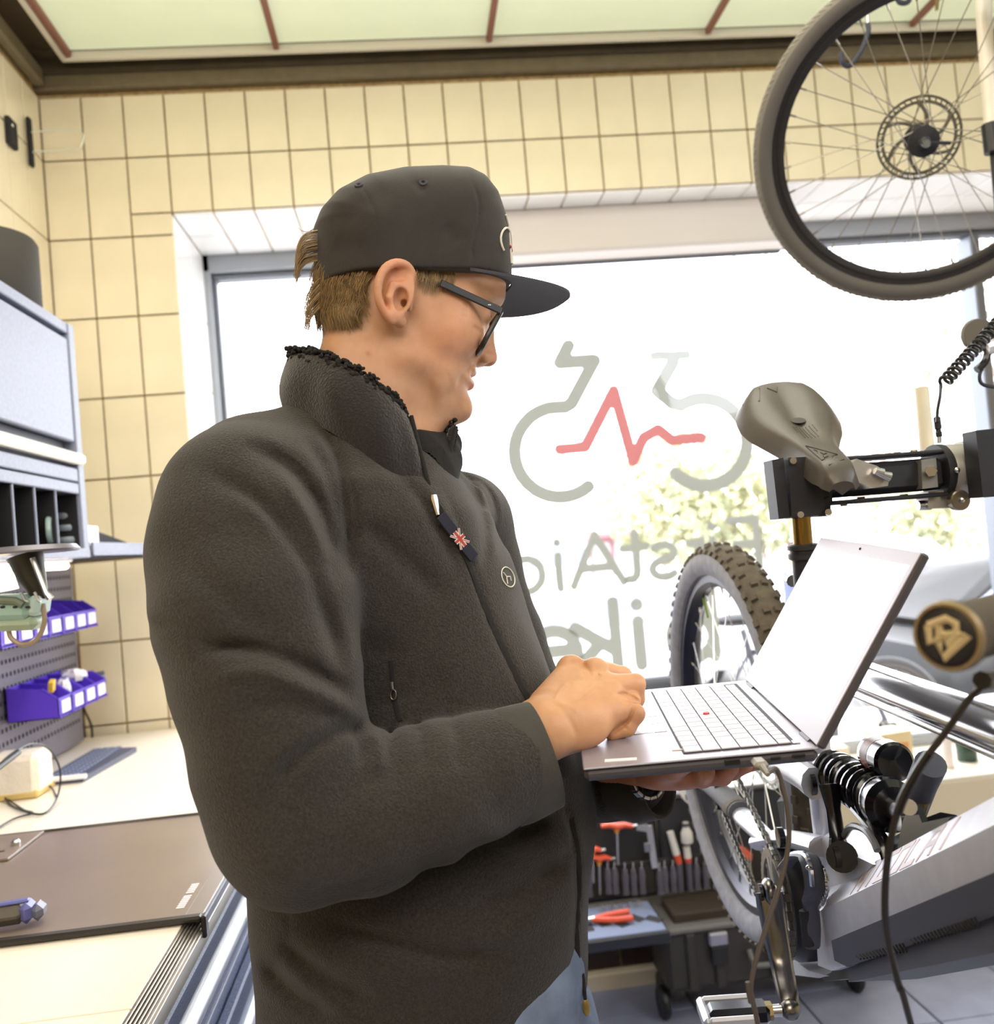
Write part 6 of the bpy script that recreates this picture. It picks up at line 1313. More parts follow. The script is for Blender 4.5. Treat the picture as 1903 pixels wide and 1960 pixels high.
bx('end_panel', X0, XC+.003, Yb-.034, Yb, 1.475, 2.02, m_gbl, ca); bx('end_panel', X0, XC+.003, Ya, Ya+.03, 1.475, 2.02, m_gbl, ca); bx('back_panel', X0, X0+.01, Ya, Yb, 1.48, 2.0, m_gdk, ca); bx('inner_shelf', X0+.01, XC-.004, Ya, Yb-.035, 1.622, 1.632, m_gdk, ca)
for (a, b) in ((Ya+.03, 1.55), (1.556, Yb-.038)): bx('flap_door', XC-.018, XC, a, b, 1.742, 1.982, m_gbl, ca, .003)
bx('door_recess', XC-.03, XC-.025, Ya+.03, Yb-.036, 1.632, 1.745, mat('slate_recess', '5A5D6A', .6), ca)
bx('light_bar', XC-.012, XC+.012, Ya+.03, Yb-.006, 1.690, 1.716, mat('satin_pull_rail', 'F4EFE4', .25), ca, .006)
for z0, z1 in ((1.650, 1.680), (1.622, 1.646)): bx('rail', XC-.012, XC+.001, Ya+.03, Yb-.036, z0, z1, m_gbl, ca)
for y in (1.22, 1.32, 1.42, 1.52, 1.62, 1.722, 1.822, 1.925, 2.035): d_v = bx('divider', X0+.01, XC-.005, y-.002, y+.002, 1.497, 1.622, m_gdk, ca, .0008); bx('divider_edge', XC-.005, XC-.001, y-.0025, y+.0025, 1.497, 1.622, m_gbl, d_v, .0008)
bx('shade_liner', X0+.01, XC-.006, Yb-.038, Yb-.034, 1.497, 1.622, m_gdk, ca, .0005); bx('shade_liner', X0+.01, XC-.006, Ya+.03, Yb-.038, 1.4971, 1.4985, m_gdk, ca, .0003)  # dark sheets and dividers carry the shade inside the pigeonholes
jl = thing('glass_lid', WX(91, 1045, -.77), 'round pale green glass lid standing in a pigeonhole', 'lid'); MB().lathe([(.001, 0), (.030, 0), (.031, .003), (.030, .009), (.001, .009)], WX(91, 1016, -.775), (1, .25, 0), 28).build('disc', mat('pale_green_glass', 'A9C0BC', .15), jl); MB().lathe([(.025, .0085), (.0285, .0085), (.0285, .0105), (.025, .0105)], WX(91, 1016, -.775), (1, .25, 0), 28, None, closed=True).build('rim', mat('grey_green_rim', '7E9390', .3), jl)
tr_ = thing('grey_tape_roll', WX(126, 1045, -.775), 'grey stacked reels in the end pigeonhole beside the glass lid', 'reel')
for k in range(3): MB().lathe([(.010, 0), (.026, 0), (.028, .004), (.028, .010), (.026, .014), (.010, .014)], WX(127, 1040-23*k, -.79)+V(0, 0, .0), (0, 0, 1), 22, None, closed=True).build('reel', mat('blue_grey_reel', '8C949E', .35), tr_)
sf = thing('corner_shelf', (-.89, 2.45, 1.475), 'shallow grey tray shelf in the corner beyond the cabinet', 'shelf')
bx('shelf_base', X0, XC, 2.212, 2.688, 1.475, 1.482, m_gdk, sf); bx('front_lip', XC-.006, XC, 2.240, 2.688, 1.475, 1.512, m_gbl, sf); bx('side_lip', X0, XC, 2.682, 2.688, 1.475, 1.512, m_gbl, sf); bx('side_lip', X0, XC, 2.212, 2.218, 1.475, 1.512, m_gdk, sf)
MB().prism([(2.222, 1.483), (2.685, 1.483), (2.685, 1.514), (2.222, 1.566)], (-.80, 0, 0), (0, 1, 0), (0, 0, 1), .004).build('gusset', m_gdk, sf)
tag(bx('white_box', -.792, -.762, 2.235, 2.32, 1.483, 1.553, m_lab, None), 'small white carton standing on the corner shelf', 'box')
ld_ = thing('led_tube_lamp', (-.8, 1.8, 1.46), 'glowing white tube lamp fixed under the grey cabinet', 'lamp')
MB().tube([V(-.785, 1.35, 1.461), V(-.785, 2.15, 1.461)], .0085, 12).build('tube', mat('lit_tube', 'FFFFFF', .3, emit=22, ecol='FFF2DC'), ld_); bx('holder', -.80, -.77, 1.33, 2.16, 1.468, 1.476, m_lab, ld_)
# pegboard
pb_ = thing('pegboard', (-1.0, 2.0, .955), 'dark grey slotted metal panel on the left wall behind the purple bins', 'pegboard')
m_peg = mat('grey_metal_panel', '77737F', .5, metal=.3, var=.05, vscale=20)
bx('panel', -1.028, -1.0, 1.1, 2.79, .957, 1.462, m_peg, pb_)
sl_ = MB()
for z in np.arange(1.02, 1.44, .032):
    for y in np.arange(1.9, 2.77, .022): sl_.box((-.9995, y, z), (.002, .006, .010))
tag(sl_.build('slot', m_gdk, pb_, smooth=False), kind='stuff')
# purple bins
def make_bin(y, z, label, group, big=0):
    b = thing('storage_bin', (-.93, y, z), label, 'bin', group); w = .080; L0_, L1_ = -.992, -.872; h0, h1, t = .082, .045, .0022
    side = [(L0_, 0), (L1_+.004, 0), (L1_, .012), (L1_+.0, h1), (L1_-.035, h0-.01), (L0_, h0)]
    mb = MB()
    for s in (-1, 1): mb.prism([(p[0], p[1]+z) for p in side], (0, y+s*(w/2-t/2)+t/2, 0), (1, 0, 0), (0, 0, 1), t)
    mb.box(((L0_+L1_)/2, y, z+t/2), (L1_-L0_, w, t)); mb.box((L0_+t/2, y, z+h0/2), (t, w, h0)); mb.box((L1_-t/2, y, z+h1/2+.003), (t, w, h1-.006))
    mb.tube([V(L1_-.035, y-w/2, z+h0-.01), V(L1_, y-w/2, z+h1), V(L1_+.002, y, z+h1), V(L1_, y+w/2, z+h1), V(L1_-.035, y+w/2, z+h0-.01)], .0024, 6)
    mb.build('bin_shell', m_pur, b); MB().box((L1_+.0015, y+.002, z+.024), (.002, w*.66, .030), bev=.0005).build('label_holder', m_lab, b); return b
names = ['behind the tool caddy', 'half hidden by the tool caddy', 'just right of the tool caddy', 'second before the far end', 'next to the far end', 'at the far end']
for i, y in enumerate((2.045, 2.130, 2.215, 2.300, 2.385, 2.467, 2.545)):
    make_bin(y, 1.296, 'purple bin in the upper row, '+(['nearest, at the frame edge']+names)[i], 'purple bins in the upper row')
for i, y in enumerate((2.325, 2.412, 2.497, 2.580)):
    make_bin(y, 1.100, 'purple bin in the lower row, '+['nearest one, side in full view', 'second from the near end', 'third, below the far upper bins', 'farthest, under the metal cap'][i], 'purple bins in the lower row')
bg_ = MB(); rg = np.random.RandomState(2)
def crumple(c, r, name, m, label, cat, n=10):
    P = []; mb = MB(); mb.ball(c, r, n); mb.v = [tuple(np.array(c)+(np.array(p)-np.array(c))*rg.uniform(.65, 1.25)) for p in mb.v]; return tag(mb.build(name, m, sharp=10), label, cat)
crumple(WX(140, 1292, -.93), (.035, .04, .018), 'plastic_bag', m_lab, 'crumpled clear-white bag lying across the lower bins', 'bag', 12)
crumple(WX(122, 1318, -.90), (.020, .022, .028), 'parts_bag', mat('clear_white_film', 'E8E4EE', .3), 'white parts bag poking out of the nearest lower bin', 'bag', 10)
tag(MB().box(WX(99, 1313, -.90), (.012, .022, .028), rotm(.3, .2, .1), bev=.001).build('yellow_tag', mat('yellow_card', 'E8C23A', .5)), 'yellow card tag in the nearest lower purple bin', 'tag')
cp_ = thing('metal_cap', WX(196, 1310, -.90), 'ribbed metal bottle cap at the far end of the lower bins', 'cap'); MB().lathe([(.001, 0), (.018, 0), (.020, .003), (.020, .026), (.001, .028)], WX(183, 1300, -.93), V(1, .3, .12), 18).build('cap', mat('grey_steel', '8F949C', .35, metal=.7), cp_); MB().lathe([(.001, -.04), (.012, -.04), (.017, -.01), (.017, 0), (.001, 0)], WX(183, 1300, -.93), V(1, .3, .12), 14).build('neck', m_gdk, cp_)
# mint tool caddy on a black bracket
tc = thing('tool_caddy', WX(40, 1200, -.62), 'mint green plastic tool with wire clips hanging below the cabinet', 'tool')
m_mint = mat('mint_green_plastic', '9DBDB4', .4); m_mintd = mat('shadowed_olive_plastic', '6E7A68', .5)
Yt = 1.45
def tp(x, y, d=0): return WY(x, y, Yt+d)
MB().box((tp(-15, 1162)+tp(68, 1160))/2, (np.linalg.norm(tp(68, 1160)-tp(-15, 1162)), .06, .038), rotm(0, .06, 0), bev=.008).build('body', m_mint, tc)
MB().box(tp(75, 1158), (.018, .055, .030), rotm(0, .2, 0), bev=.006).build('end_cap', mat('pale_mint_cap', 'B7CFCB', .4), tc)
MB().tube([tp(-20, 1148, -.032), tp(30, 1150, -.032), tp(44, 1158, -.032)], .006, 8).build('groove', m_mintd, tc)  # strip in a darker colour, the shade of a groove painted in
MB().box((tp(0, 1192)+tp(70, 1192))/2, (.07, .05, .022), rotm(0, .05, 0), bev=.009).build('lower_shell', mat('pale_olive_plastic', 'A9BBA4', .4), tc)
for k in (0, 1): MB().tube([tp(40+26*k, 1134, -.03), tp(48+26*k, 1150, -.034), tp(54+24*k, 1151, -.034)], .0022, 6).build('clip', m_steel, tc)
MB().tube(catmull([tp(82, 1155, -.01), tp(85, 1190, -.01), tp(72, 1222, -.01), tp(45, 1234, -.01), tp(22, 1222, -.01), tp(16, 1204, -.01)], 20), .0038, 8).build('hose', mat('brown_cream_hose', '9C8B78', .35), tc)
for k in range(3): MB().ball(tp(5+24*k, 1162, -.031), (.004, .002, .002), 8).build('vent', m_gdk, tc)
br_ = thing('lamp_head', WX(40, 1070, -.62), 'grey round lamp head with dark cone above the mint tool', 'lamp')
MB().lathe([(.002, .004), (.060, .003), (.078, -.001), (.080, .002), (.074, .009), (.002, .012)], tp(45, 1059), (0, 0, 1), 36).build('round_plate', mat('grey_lamp_shell', '7A7780', .35, metal=.3), br_)
MB().tube([tp(48, 1062), tp(62, 1105), tp(80, 1148)], [.027, .020, .010], 12).build('dark_cone', mat('dark_olive_cone', '2F2C22', .4, metal=.3), br_)
MB().tube([tp(62, 1068, -.03), tp(88, 1135, -.03), tp(97, 1146, -.03)], [.0042, .0042, .006], 8).build('steel_arm', m_steel, br_)
tag(MB().tube([tp(8, 1080, .1), tp(8, 1100, .1), tp(14, 1130, .1)], [.005, .014, .017], 16).build('light_bulb', mat('warm_lit_bulb', 'FFF3DC', .3, emit=2.0, ecol='FFF0D8')), 'glowing bulb at the left edge above the mint tool', 'bulb')
# black cylinder on the cabinet, hooks on the wall
sp2 = thing('cylinder_speaker', (-.885, 2.05, 2.02), 'matt black cylinder standing on top of the wall cabinet', 'speaker')
MB().lathe([(.002, 0), (.118, 0), (.122, .006), (.122, .148), (.116, .158), (.10, .162), (.002, .162)], (-.885, 2.05, 2.021), (0, 0, 1), 48).build('housing', mat('matt_charcoal_shell', '37342F', .75), sp2); MB().lathe([(.119, .0), (.1235, .001), (.1235, .007), (.119, .008)], (-.885, 2.05, 2.021), (0, 0, 1), 48, None, closed=True).build('base_ring', m_black, sp2)
hk1 = thing('wall_hook', (-1.02, 2.77, 2.65), 'clear looped hook on a black plate, on the left wall near the corner', 'hook')
MB().box((-1.022, 2.768, 2.727), (.012, .022, .15), bev=.004).build('back_plate', m_gdk, hk1)
yq = 2.768; MB().tube(catmull([V(-1.02, yq, 2.757), V(-.93, yq, 2.76), V(-.885, yq, 2.757), V(-.868, yq, 2.735), V(-.885, yq, 2.703), V(-.93, yq, 2.70), V(-1.02, yq, 2.697)], 26), .0028, 8).build('loop', mat('clear_acrylic_wire', 'D8DCCB', .15), hk1)
pl2 = thing('wall_plate', WX(22, 255, -1.03), 'small dark square plate left of the looped wall hook', 'plate'); MB().box(WX(22, 255, -1.025), (.014, .055, .080), bev=.003).build('plate', m_gdk, pl2); MB().ball(WX(24, 240, -1.015), (.003, .006, .006), 8).build('screw', m_steel, pl2)
# ---------------------------------------------------------------- work bench
be = thing('workbench', (-.68, 1.6, 0), 'long workbench with pale top, ribbed aluminium edge and blue-grey drawers', 'workbench')
XE = -.325
for (a, b) in ((.30, 1.062), (1.064, 2.870)): bx('worktop', X0, -.353, a, b, .915, .950, m_pale, be, .001)
m_rib = mat('ribbed_champagne_aluminium', 'A39C92', .35, metal=.7)
mb = MB()
for k in range(7): mb.box((-.3505+.0040*k, 1.58, .9455-.0016*k), (.0030, 2.57, .006), bev=.0008)
mb.box((-.339, 1.58, .928), (.026, 2.57, .022)); mb.build('edge_profile', m_rib, be)
m_blue = mat('blue_speckled_laminate', '4C5878', .5, var=.35, vscale=450, col2='8490AE')
bx('carcass', X0+.008, XE-.022, .32, 2.865, .08, .912, m_blue, be); bx('plinth', X0+.008, XE-.06, .34, 2.86, .0, .08, m_gdk, be)
m_tube = mat('pale_blue_tube_handle', 'C9D3E4', .3, metal=.4)
for zc in (.875, .725, .575, .425, .25):
    for (a, b) in ((.33, 1.75), (1.755, 2.42)):
        d = bx('drawer_front', XE-.020, XE-.002, a, b, zc-.06, zc+.036, m_blue, be, .003); MB().tube([V(XE+.022, a+.03, zc+.028), V(XE+.022, b-.03, zc+.028)], .0115, 14).build('tube_handle', m_tube, d)
        for y in (a+.05, b-.05): MB().tube([V(XE-.004, y, zc+.028), V(XE+.02, y, zc+.028)], .006, 8).build('handle_post', m_tube, d)
        MB().box((XE-.001, (a+b)/2, zc-.052), (.006, b-a, .005), bev=.001).build('lower_lip', m_gbl, d)
MB().tube([WX(458, 1685, XE-.006), WX(458, 1685, XE-.006)+V(.014, 0, 0)], [.006, .007], 12).build('lock', m_steel, be)
# dark service mat on the bench
mt_ = thing('bench_mat', (-.66, 1.56, .951), 'dark brown glossy service mat lying across the pale bench', 'mat')
m_mat = mat('dark_brown_mat', '85776E', .3, var=.08, vscale=5); m_mate = mat('black_mat_edge', '2A2522', .35)
bx('mat_sheet', -1.0, -.352, 1.300, 1.822, .951, .9555, m_mat, mt_, .001); bx('mat_edge', -1.0, -.326, 1.284, 1.300, .951, .960, m_mate, mt_, .003); bx('mat_edge', -1.0, -.34, 1.822, 1.832, .951, .959, m_mate, mt_, .003)
bx('front_edge', -.352, -.326, 1.30, 1.83, .951, .9575, mat('mat_edge_strip', '857A74', .3), mt_, .002); bx('hanging_lip', -.327, -.320, 1.284, 1.300, .930, .9600, m_mate, mt_, .002)
bx('lip_strip', -.327, -.322, 1.30, 1.83, .944, .9565, mat('slate_blue_edge', '5A6375', .4), mt_, .001)
for (a, b, n) in ((1.335, 1.385, 7), (1.392, 1.432, 5)):
    for k in range(n): y = a+(b-a)*(k+.5)/n; MB().box((-.367, y, .9558), (.011, (b-a)/n*.62, .0006)).build('letter', m_lab, mt_)
sb_ = thing('stop_block', (-.80, 1.74, .956), 'thin dark plate with a bolt at the far left of the bench mat', 'plate')
bx('plate', -1.0, -.735, 1.66, 1.815, .956, .961, m_mat, sb_, .001); bo = WZ(30, 1612, .966); MB().lathe([(.001, 0), (.008, 0), (.008, .006), (.005, .010), (.001, .010)], (bo[0], bo[1], .961), (0, 0, 1), 14).build('bolt', m_steel, sb_); MB().box((-.86, 1.705, .9615), (.2, .004, .001)).build('seam', m_mate, sb_)
tm = thing('pocket_tool', WZ(28, 1775, .956), 'grey and blue folding tool lying on the near edge of the mat', 'tool')
q = WZ(20, 1778, .96); MB().box(q+V(-.02, .015, .014), (.075, .035, .026), rotm(0, 0, .12), bev=.011).build('handle', mat('dark_grey_grip', '5C564E', .5), tm); MB().box(q+V(.016, .02, .015), (.016, .036, .028), rotm(0, 0, .12), bev=.007).build('collar', mat('blue_violet_plastic', '6468A8', .4), tm); MB().box(q+V(.030, .022, .013), (.016, .034, .024), rotm(0, 0, .12), bev=.009).build('tip', mat('blue_grey_tip', '6E7084', .4), tm); MB().box(q+V(-.01, .015, .030), (.06, .012, .005), rotm(0, 0, .12), bev=.002).build('slider', mat('blue_violet_plastic', ''), tm)
# keyboard-like tray, white bag, cables
kb = thing('keyboard', (-.8, 2.4, .951), 'dark blue-grey keyboard pushed against the slotted panel', 'keyboard')
kp = [WZ(x, y, .953) for x, y in ((75, 1503), (160, 1495), (262, 1437), (180, 1440))]
mb = MB(); mb.add([(*p[:2], .951) for p in kp]+[(*p[:2], .963) for p in kp], [(3, 2, 1, 0), (4, 5, 6, 7)]+[(i, (i+1) % 4, 4+(i+1) % 4, 4+i) for i in range(4)]); mb.build('base', mat('navy_grey_plastic', '4A5068', .45), kb)
o_ = np.array([*kp[0][:2], .964]); u_ = np.array([*(kp[3]-kp[0])[:2], 0]); v_ = np.array([*(kp[1]-kp[0])[:2], 0]); ku = mesh_of(MB().box((0, 0, 0), (.017, .015, .004), bev=.001), 'key', mat('blue_grey_keycap', '6A7490', .4))
for i in range(15):
    for j in range(4): inst(ku, 'key', o_+u_*(.05+.9*(i+.5)/15)+v_*(.10+.72*(j+.5)/4)+V(0, 0, .001), kb, np.array([_n(u_), _n(np.cross(V(0, 0, 1), _n(u_))), V(0, 0, 1)]).T)
tag(MB().tube([WZ(100, 1492, .968), WZ(165, 1485, .968)], .006, 10).build('marker_pen', m_lab), 'white pen lying along the near edge of the blue-grey keyboard', 'pen')
bgq = thing('paper_bag', (-.93, 2.2, .951), 'creamy white cloth-like pack standing at the left end of the bench', 'bag')
mb = MB(); mb.box((-.93, 2.185, 1.0), (.115, .10, .095), bev=.012); mb.build('pack', mat('creamy_wrap', 'EFE6D4', .6, bump=.6, bscale=25, bdist=.01), bgq); bx('pack_base', -.985, -.873, 2.133, 2.237, .951, .968, mat('straw_yellow', 'D9BE78', .6), bgq, .004)
cbq = thing('bench_cable', WZ(60, 1580, .953), 'thin black cable coiled in loose loops over the bench and pack', 'cable')
mb = MB(); mb.tube(catmull([WX(-15, 1478, -.80), WX(20, 1445, -.80), WX(60, 1424, -.80), WX(95, 1435, -.80), WX(115, 1475, -.80), WX(110, 1525, -.80), WZ(85, 1557, .955), WZ(45, 1552, .955), WZ(15, 1535, .955), WZ(12, 1512, .97), WZ(55, 1497, .98), WZ(95, 1505, .96), WZ(108, 1525, .955)], 80), .0022, 6); mb.build('cord', m_black, cbq)
MB().tube(catmull([WZ(-15, 1592, .955), WZ(25, 1568, .955), WZ(62, 1556, .955), WZ(45, 1550, .955), WZ(10, 1527, .955), WZ(-15, 1515, .955)], 40), .0020, 6).build('cord', m_black, cbq); MB().tube([WX(-20, 1482, -.795), WX(35, 1440, -.795)], .006, 8).build('thick_sleeve', m_black, cbq)
c3 = thing('wall_cable', WY(175, 1420, 2.85), 'black cable hanging from the lower bins down to the bench corner', 'cable'); MB().tube(catmull([WY(155, 1340, 2.84), WY(163, 1362, 2.85), WY(175, 1390, 2.86), WY(177, 1425, 2.86)], 16), .0035, 7).build('cord', m_black, c3)
# ================================================================ tool case under the window, clutter on the sill
m_case = mat('black_case_shell', '36322F', .5, bump=.2, bscale=300); m_foam = mat('dark_tool_board', '2B2A2D', .8)
tk_ = thing('tool_case', (.75, 2.7, .0), 'open black rolling tool case with tool board lid, under the window', 'tool case')
def cb_(name, x0, x1, y0, y1, z0, z1, m, bev=.004, par=None): return MB().box(((x0+x1)/2, (y0+y1)/2, (z0+z1)/2), (abs(x1-x0), abs(y1-y0), abs(z1-z0)), bev=bev).build(name, m, par or tk_)
cb_('lid_board', .36, .675, 2.79, 2.83, .300, .560, m_foam, .008); cb_('lid_board', .680, 1.12, 2.77, 2.82, .310, .600, m_foam, .008); cb_('lid_rim', .68, 1.13, 2.755, 2.775, .598, .612, mat('grey_case_rim', '6A6866', .4)); cb_('pocket_strip', .36, 1.12, 2.765, 2.775, .320, .420, mat('dark_brown_elastic', '29241F', .7), .002)
b0 = cb_('case_base', .62, 1.25, 2.60, 2.78, .095, .270, m_case, .015); cb_('base_rim', .61, 1.26, 2.59, 2.79, .262, .280, mat('grey_case_rim', ''), .005); cb_('inner_tray', .66, 1.2, 2.63, 2.765, .275, .305, mat('brown_black_foam', '3B3028', .8), .004)
for x in (.68, .76, .92, 1.05): cb_('rib', x, x+.03, 2.588, 2.60, .10, .262, m_case, .004)
for x in (.745, .99): l_ = cb_('latch', x, x+.055, 2.572, 2.592, .225, .262, mat('steel_latch', 'A9A6B0', .35, metal=.8), .004); cb_('latch_base', x+.004, x+.05, 2.575, 2.592, .17, .222, m_black, .003, l_)
hd_ = MB(); hd_.tube(catmull([V(.86, 2.585, .20), V(.865, 2.57, .175), V(.89, 2.565, .16), V(1.1, 2.565, .165), V(1.13, 2.57, .18), V(1.135, 2.585, .20)], 22), .008, 8); hd_.build('handle', mat('grey_case_rim', ''), tk_)
for (x, y) in ((.615, 2.66), (1.2, 2.66), (.64, 2.75), (1.2, 2.75)): MB().lathe([(.006, -.013), (.04, -.013), (.046, -.006), (.046, .006), (.04, .013), (.006, .013)], (x, y, .0475), (1, 0, 0), 20).build('caster_wheel', m_black, tk_)
tr2 = cb_('side_tray', .355, .615, 2.50, 2.72, .285, .318, mat('blue_black_tray', '23242E', .4), .004); cb_('tray_insert', .362, .608, 2.507, 2.713, .316, .322, mat('slate_blue_foam', '76809C', .7), .002, tr2)
for k in range(5): MB().box((.40+.048*k, 2.58+.02*(k % 2), .3225), (.030, .05, .002), rotm(0, 0, .2*k)).build('cut_out', m_foam, tr2)
m_or = mat('orange_red_grip', 'E0583A', .4); m_or2 = mat('amber_grip', 'E8A23E', .4); m_ct = mat('chrome_tool', 'C8C6C8', .25, metal=.8); m_gh = mat('grey_black_handle', '5C5964', .4); m_wh = mat('white_grip', 'E4E0D6', .4)
YT = 2.756
def T(x, y, d=0): return WY(x, y, YT+d)
def thandle(x, y, w, yb, label):
    t = thing('t_handle_key', T(x, yb), label, 'hex key', 'T-handle keys on the lid board'); MB().tube([T(x-w, y+2), T(x-w*.5, y-1), T(x, y+2), T(x+w*.5, y-1), T(x+w, y+2)], [.008, .011, .014, .011, .008], 10, flat=.8).build('grip', m_or, t); MB().tube([T(x, y+4), T(x, y+14)], [.010, .006], 8).build('grip_neck', m_or2, t); MB().tube([T(x, y+10), T(x+2, yb)], .0035, 8).build('shaft', m_ct, t)
    MB().tube([T(x+w, y+2), T(x+w+9, y)], .0045, 8).build('side_tip', m_ct, t)
thandle(1181, 1580, 30, 1655, 'large orange-red T-handle key, highest on the lid board'); thandle(1147, 1642, 22, 1712, 'small orange-red T-handle key below the large one'); thandle(1134, 1626, 16, 1690, 'small orange T-handle key half behind the lower left one')
cal = thing('vernier_caliper', T(1245, 1715), 'steel caliper upright in the middle of the lid board', 'caliper'); MB().box((T(1246, 1582)+T(1250, 1660))/2, (.020, .005, .13), rotm(0, -.05, 0), bev=.001).build('beam', m_ct, cal); MB().prism([(0, 0), (-.036, .010), (-.032, .022), (0, .024)], T(1240, 1592), (1, 0, 0), (0, 0, 1), .005).build('jaw', m_ct, cal); MB().box(T(1240, 1622), (.022, .006, .028), bev=.002).build('slider', mat('grey_steel', ''), cal)
for (x0, y0, x1, y1, lab) in ((1283, 1592, 1300, 1652, 'white-and-orange handled file left of the tall white tool'), (1314, 1620, 1318, 1650, 'short orange and white tool just under the white bottle')):
    d = thing('hand_tool', T(x1, y1), lab, 'tool'); f = .72; mid = T(x0*(1-f)+x1*f, y0*(1-f)+y1*f); MB().tube([T(x0, y0), mid], [.0105, .0115], 10).build('grip', m_wh, d); MB().tube([mid, T(x1, y1)], [.0115, .010], 10).build('grip_band', m_or, d); MB().tube([T(x1, y1), T(x1+4, y1+55)], [.010, .009], 8).build('lower_grip', m_gh, d)
bt = thing('white_bottle', T(1314, 1612), 'small white pinched bottle clipped at the right of the lid board', 'bottle'); MB().lathe([(.002, 0), (.016, 0), (.018, .004), (.018, .030), (.012, .042), (.009, .050), (.009, .062), (.002, .064)], T(1316, 1613, -.01), (0, 0, 1), 16).build('body', m_wh, bt); MB().lathe([(.0095, .050), (.011, .050), (.011, .060), (.0095, .060)], T(1316, 1613, -.01), (0, 0, 1), 16, None, closed=True).build('collar', m_gh, bt)
base = None
DL = ['leftmost, against the jacket', 'right of the small T-handles', 'directly under the large T-handle', 'tallest, right of the large T-handle shaft', 'first one left of the caliper', 'touching the left side of the caliper', 'first one right of the caliper', 'second one right of the caliper', 'under the white-and-orange file', 'first one right of the white bottle', 'behind the rear tyre sidewall', 'under the upper orange pliers', 'between the two orange pliers', 'rightmost, seen through the spokes']
for i, (x, y, h_) in enumerate(((1126, 1668, 48), (1163, 1655, 55), (1176, 1640, 70), (1196, 1620, 92), (1212, 1650, 62), (1228, 1655, 55), (1262, 1650, 62), (1272, 1640, 68), (1288, 1655, 52), (1333, 1640, 62), (1350, 1650, 50), (1398, 1645, 55), (1415, 1655, 50), (1432, 1650, 50))):
    if base is None:
        t = thing('screwdriver', T(x, y+h_), '', 'screwdriver'); MB().tube([T(x, y), T(x+1, y+14), T(x+2, y+34), T(x+3, y+h_)], [.008, .0115, .0095, .0115], 8).build('grip', m_gh, t); MB().tube([T(x, y-14), T(x, y+2)], .0035, 6).build('shaft', m_ct, t); base = t; c = t
    else: dl = T(x, y+h_)-T(1126, 1716); c = copy_tree(base, dl)
    c['label'] = 'dark grey handled driver on the tool board, '+DL[i]
    c['group'] = 'dark-handled drivers in the lid pockets'
for (x, y, a) in ((1398, 1620, .5), (1424, 1632, .35)):
    t = thing('pliers', T(x, y), 'orange pliers seen through the rear wheel spokes, '+('upper pair' if x < 1410 else 'lower right pair'), 'pliers'); 
    for s in (-1, 1): MB().tube([T(x-14, y-10+s*3), T(x, y+s*5), T(x+14, y+9+s*3)], [.007, .008, .006], 8).build('handle', m_or, t)
    MB().tube([T(x-14, y-10), T(x-24, y-16)], [.007, .003], 8).build('jaw', m_gh, t)
pp = thing('pliers', (.45, 2.6, .324), 'orange-handled pliers lying open in the blue tray', 'pliers')
for s in (-1, 1): MB().tube(catmull([V(.42, 2.60, .334), V(.47, 2.60+s*.018, .334), V(.53, 2.60+s*.024, .334)], 8), [.009]*8, 8).build('handle', m_or, pp)
MB().tube([V(.425, 2.60, .334), V(.385, 2.605, .334)], [.010, .005], 8).build('jaw', m_ct, pp)
skq = thing('socket', (.5, 2.67, .322), 'row of small chrome sockets at the back of the blue tray', 'sockets')
for k in range(6): MB().lathe([(.004, 0), (.009, 0), (.009, .014), (.004, .014)], (.455+.024*k, 2.682, .322), (0, 0, 1), 12, None, closed=True).build('socket', m_ct, skq)
# things on the sill
def sill(name, x, y, w, d, h, col, label, cat='box', rz=0, top=None):
    t = thing(name, (x, y, WB+.004), label, cat); R = rotm(0, 0, rz); MB().box((x, y, WB+.005+h/2), (w, d, h), R, bev=.003).build('carton', mat('carton_'+col, col, .5), t)
    MB().box(V(x, y, WB+.005+h*.55)+R @ V(0, -d/2-.0006, 0), (w*.7, .001, h*.35), R).build('label_panel', mat('carton_'+(top or 'E6E2EC'), top or 'E6E2EC', .5), t); return t
sill('parts_carton', .44, 3.02, .12, .10, .055, 'E9E5E8', 'flat white carton on the sill beside the jacket'); sill('red_carton', .57, 3.0, .075, .06, .030, 'C2564A', 'small tilted red box among the sill clutter', rz=.6, top='E9E5E8')
sill('blue_carton', .63, 3.06, .08, .07, .045, '8E9BC0', 'pale blue packet on the sill right of the red box', rz=-.3); sill('cream_carton', .72, 3.03, .09, .07, .060, 'DCCDB4', 'cream packet on the sill behind the rear wheel', rz=.2, top='C2564A'); sill('violet_carton', .82, 3.05, .08, .07, .05, 'A79DC4', 'violet-white packet on the sill, right of the cream one', rz=.1)
sill('paper_sack', 1.58, 3.05, .12, .10, .135, 'E2CDA2', 'kraft and orange paper sack on the sill under the top tube', 'bag', rz=.15, top='D99A62'); sill('flower_pot_box', 1.40, 3.1, .08, .09, .09, 'E6D9C4', 'cream box on the sill left of the paper sack', rz=0, top='D99A62')
gb = thing('green_bottle', (1.86, 3.05, WB), 'dark green bottle standing on the sill at the right', 'bottle'); MB().lathe([(.002, 0), (.032, 0), (.034, .004), (.034, .09), (.012, .125), (.012, .16), (.002, .16)], (1.86, 3.05, WB+.004), (0, 0, 1), 20).build('body', mat('dark_green_glass', '2C4438', .15), gb); MB().lathe([(.012, .14), (.0135, .14), (.0135, .162), (.002, .164)], (1.86, 3.05, WB+.004), (0, 0, 1), 16).build('cap', m_black, gb)
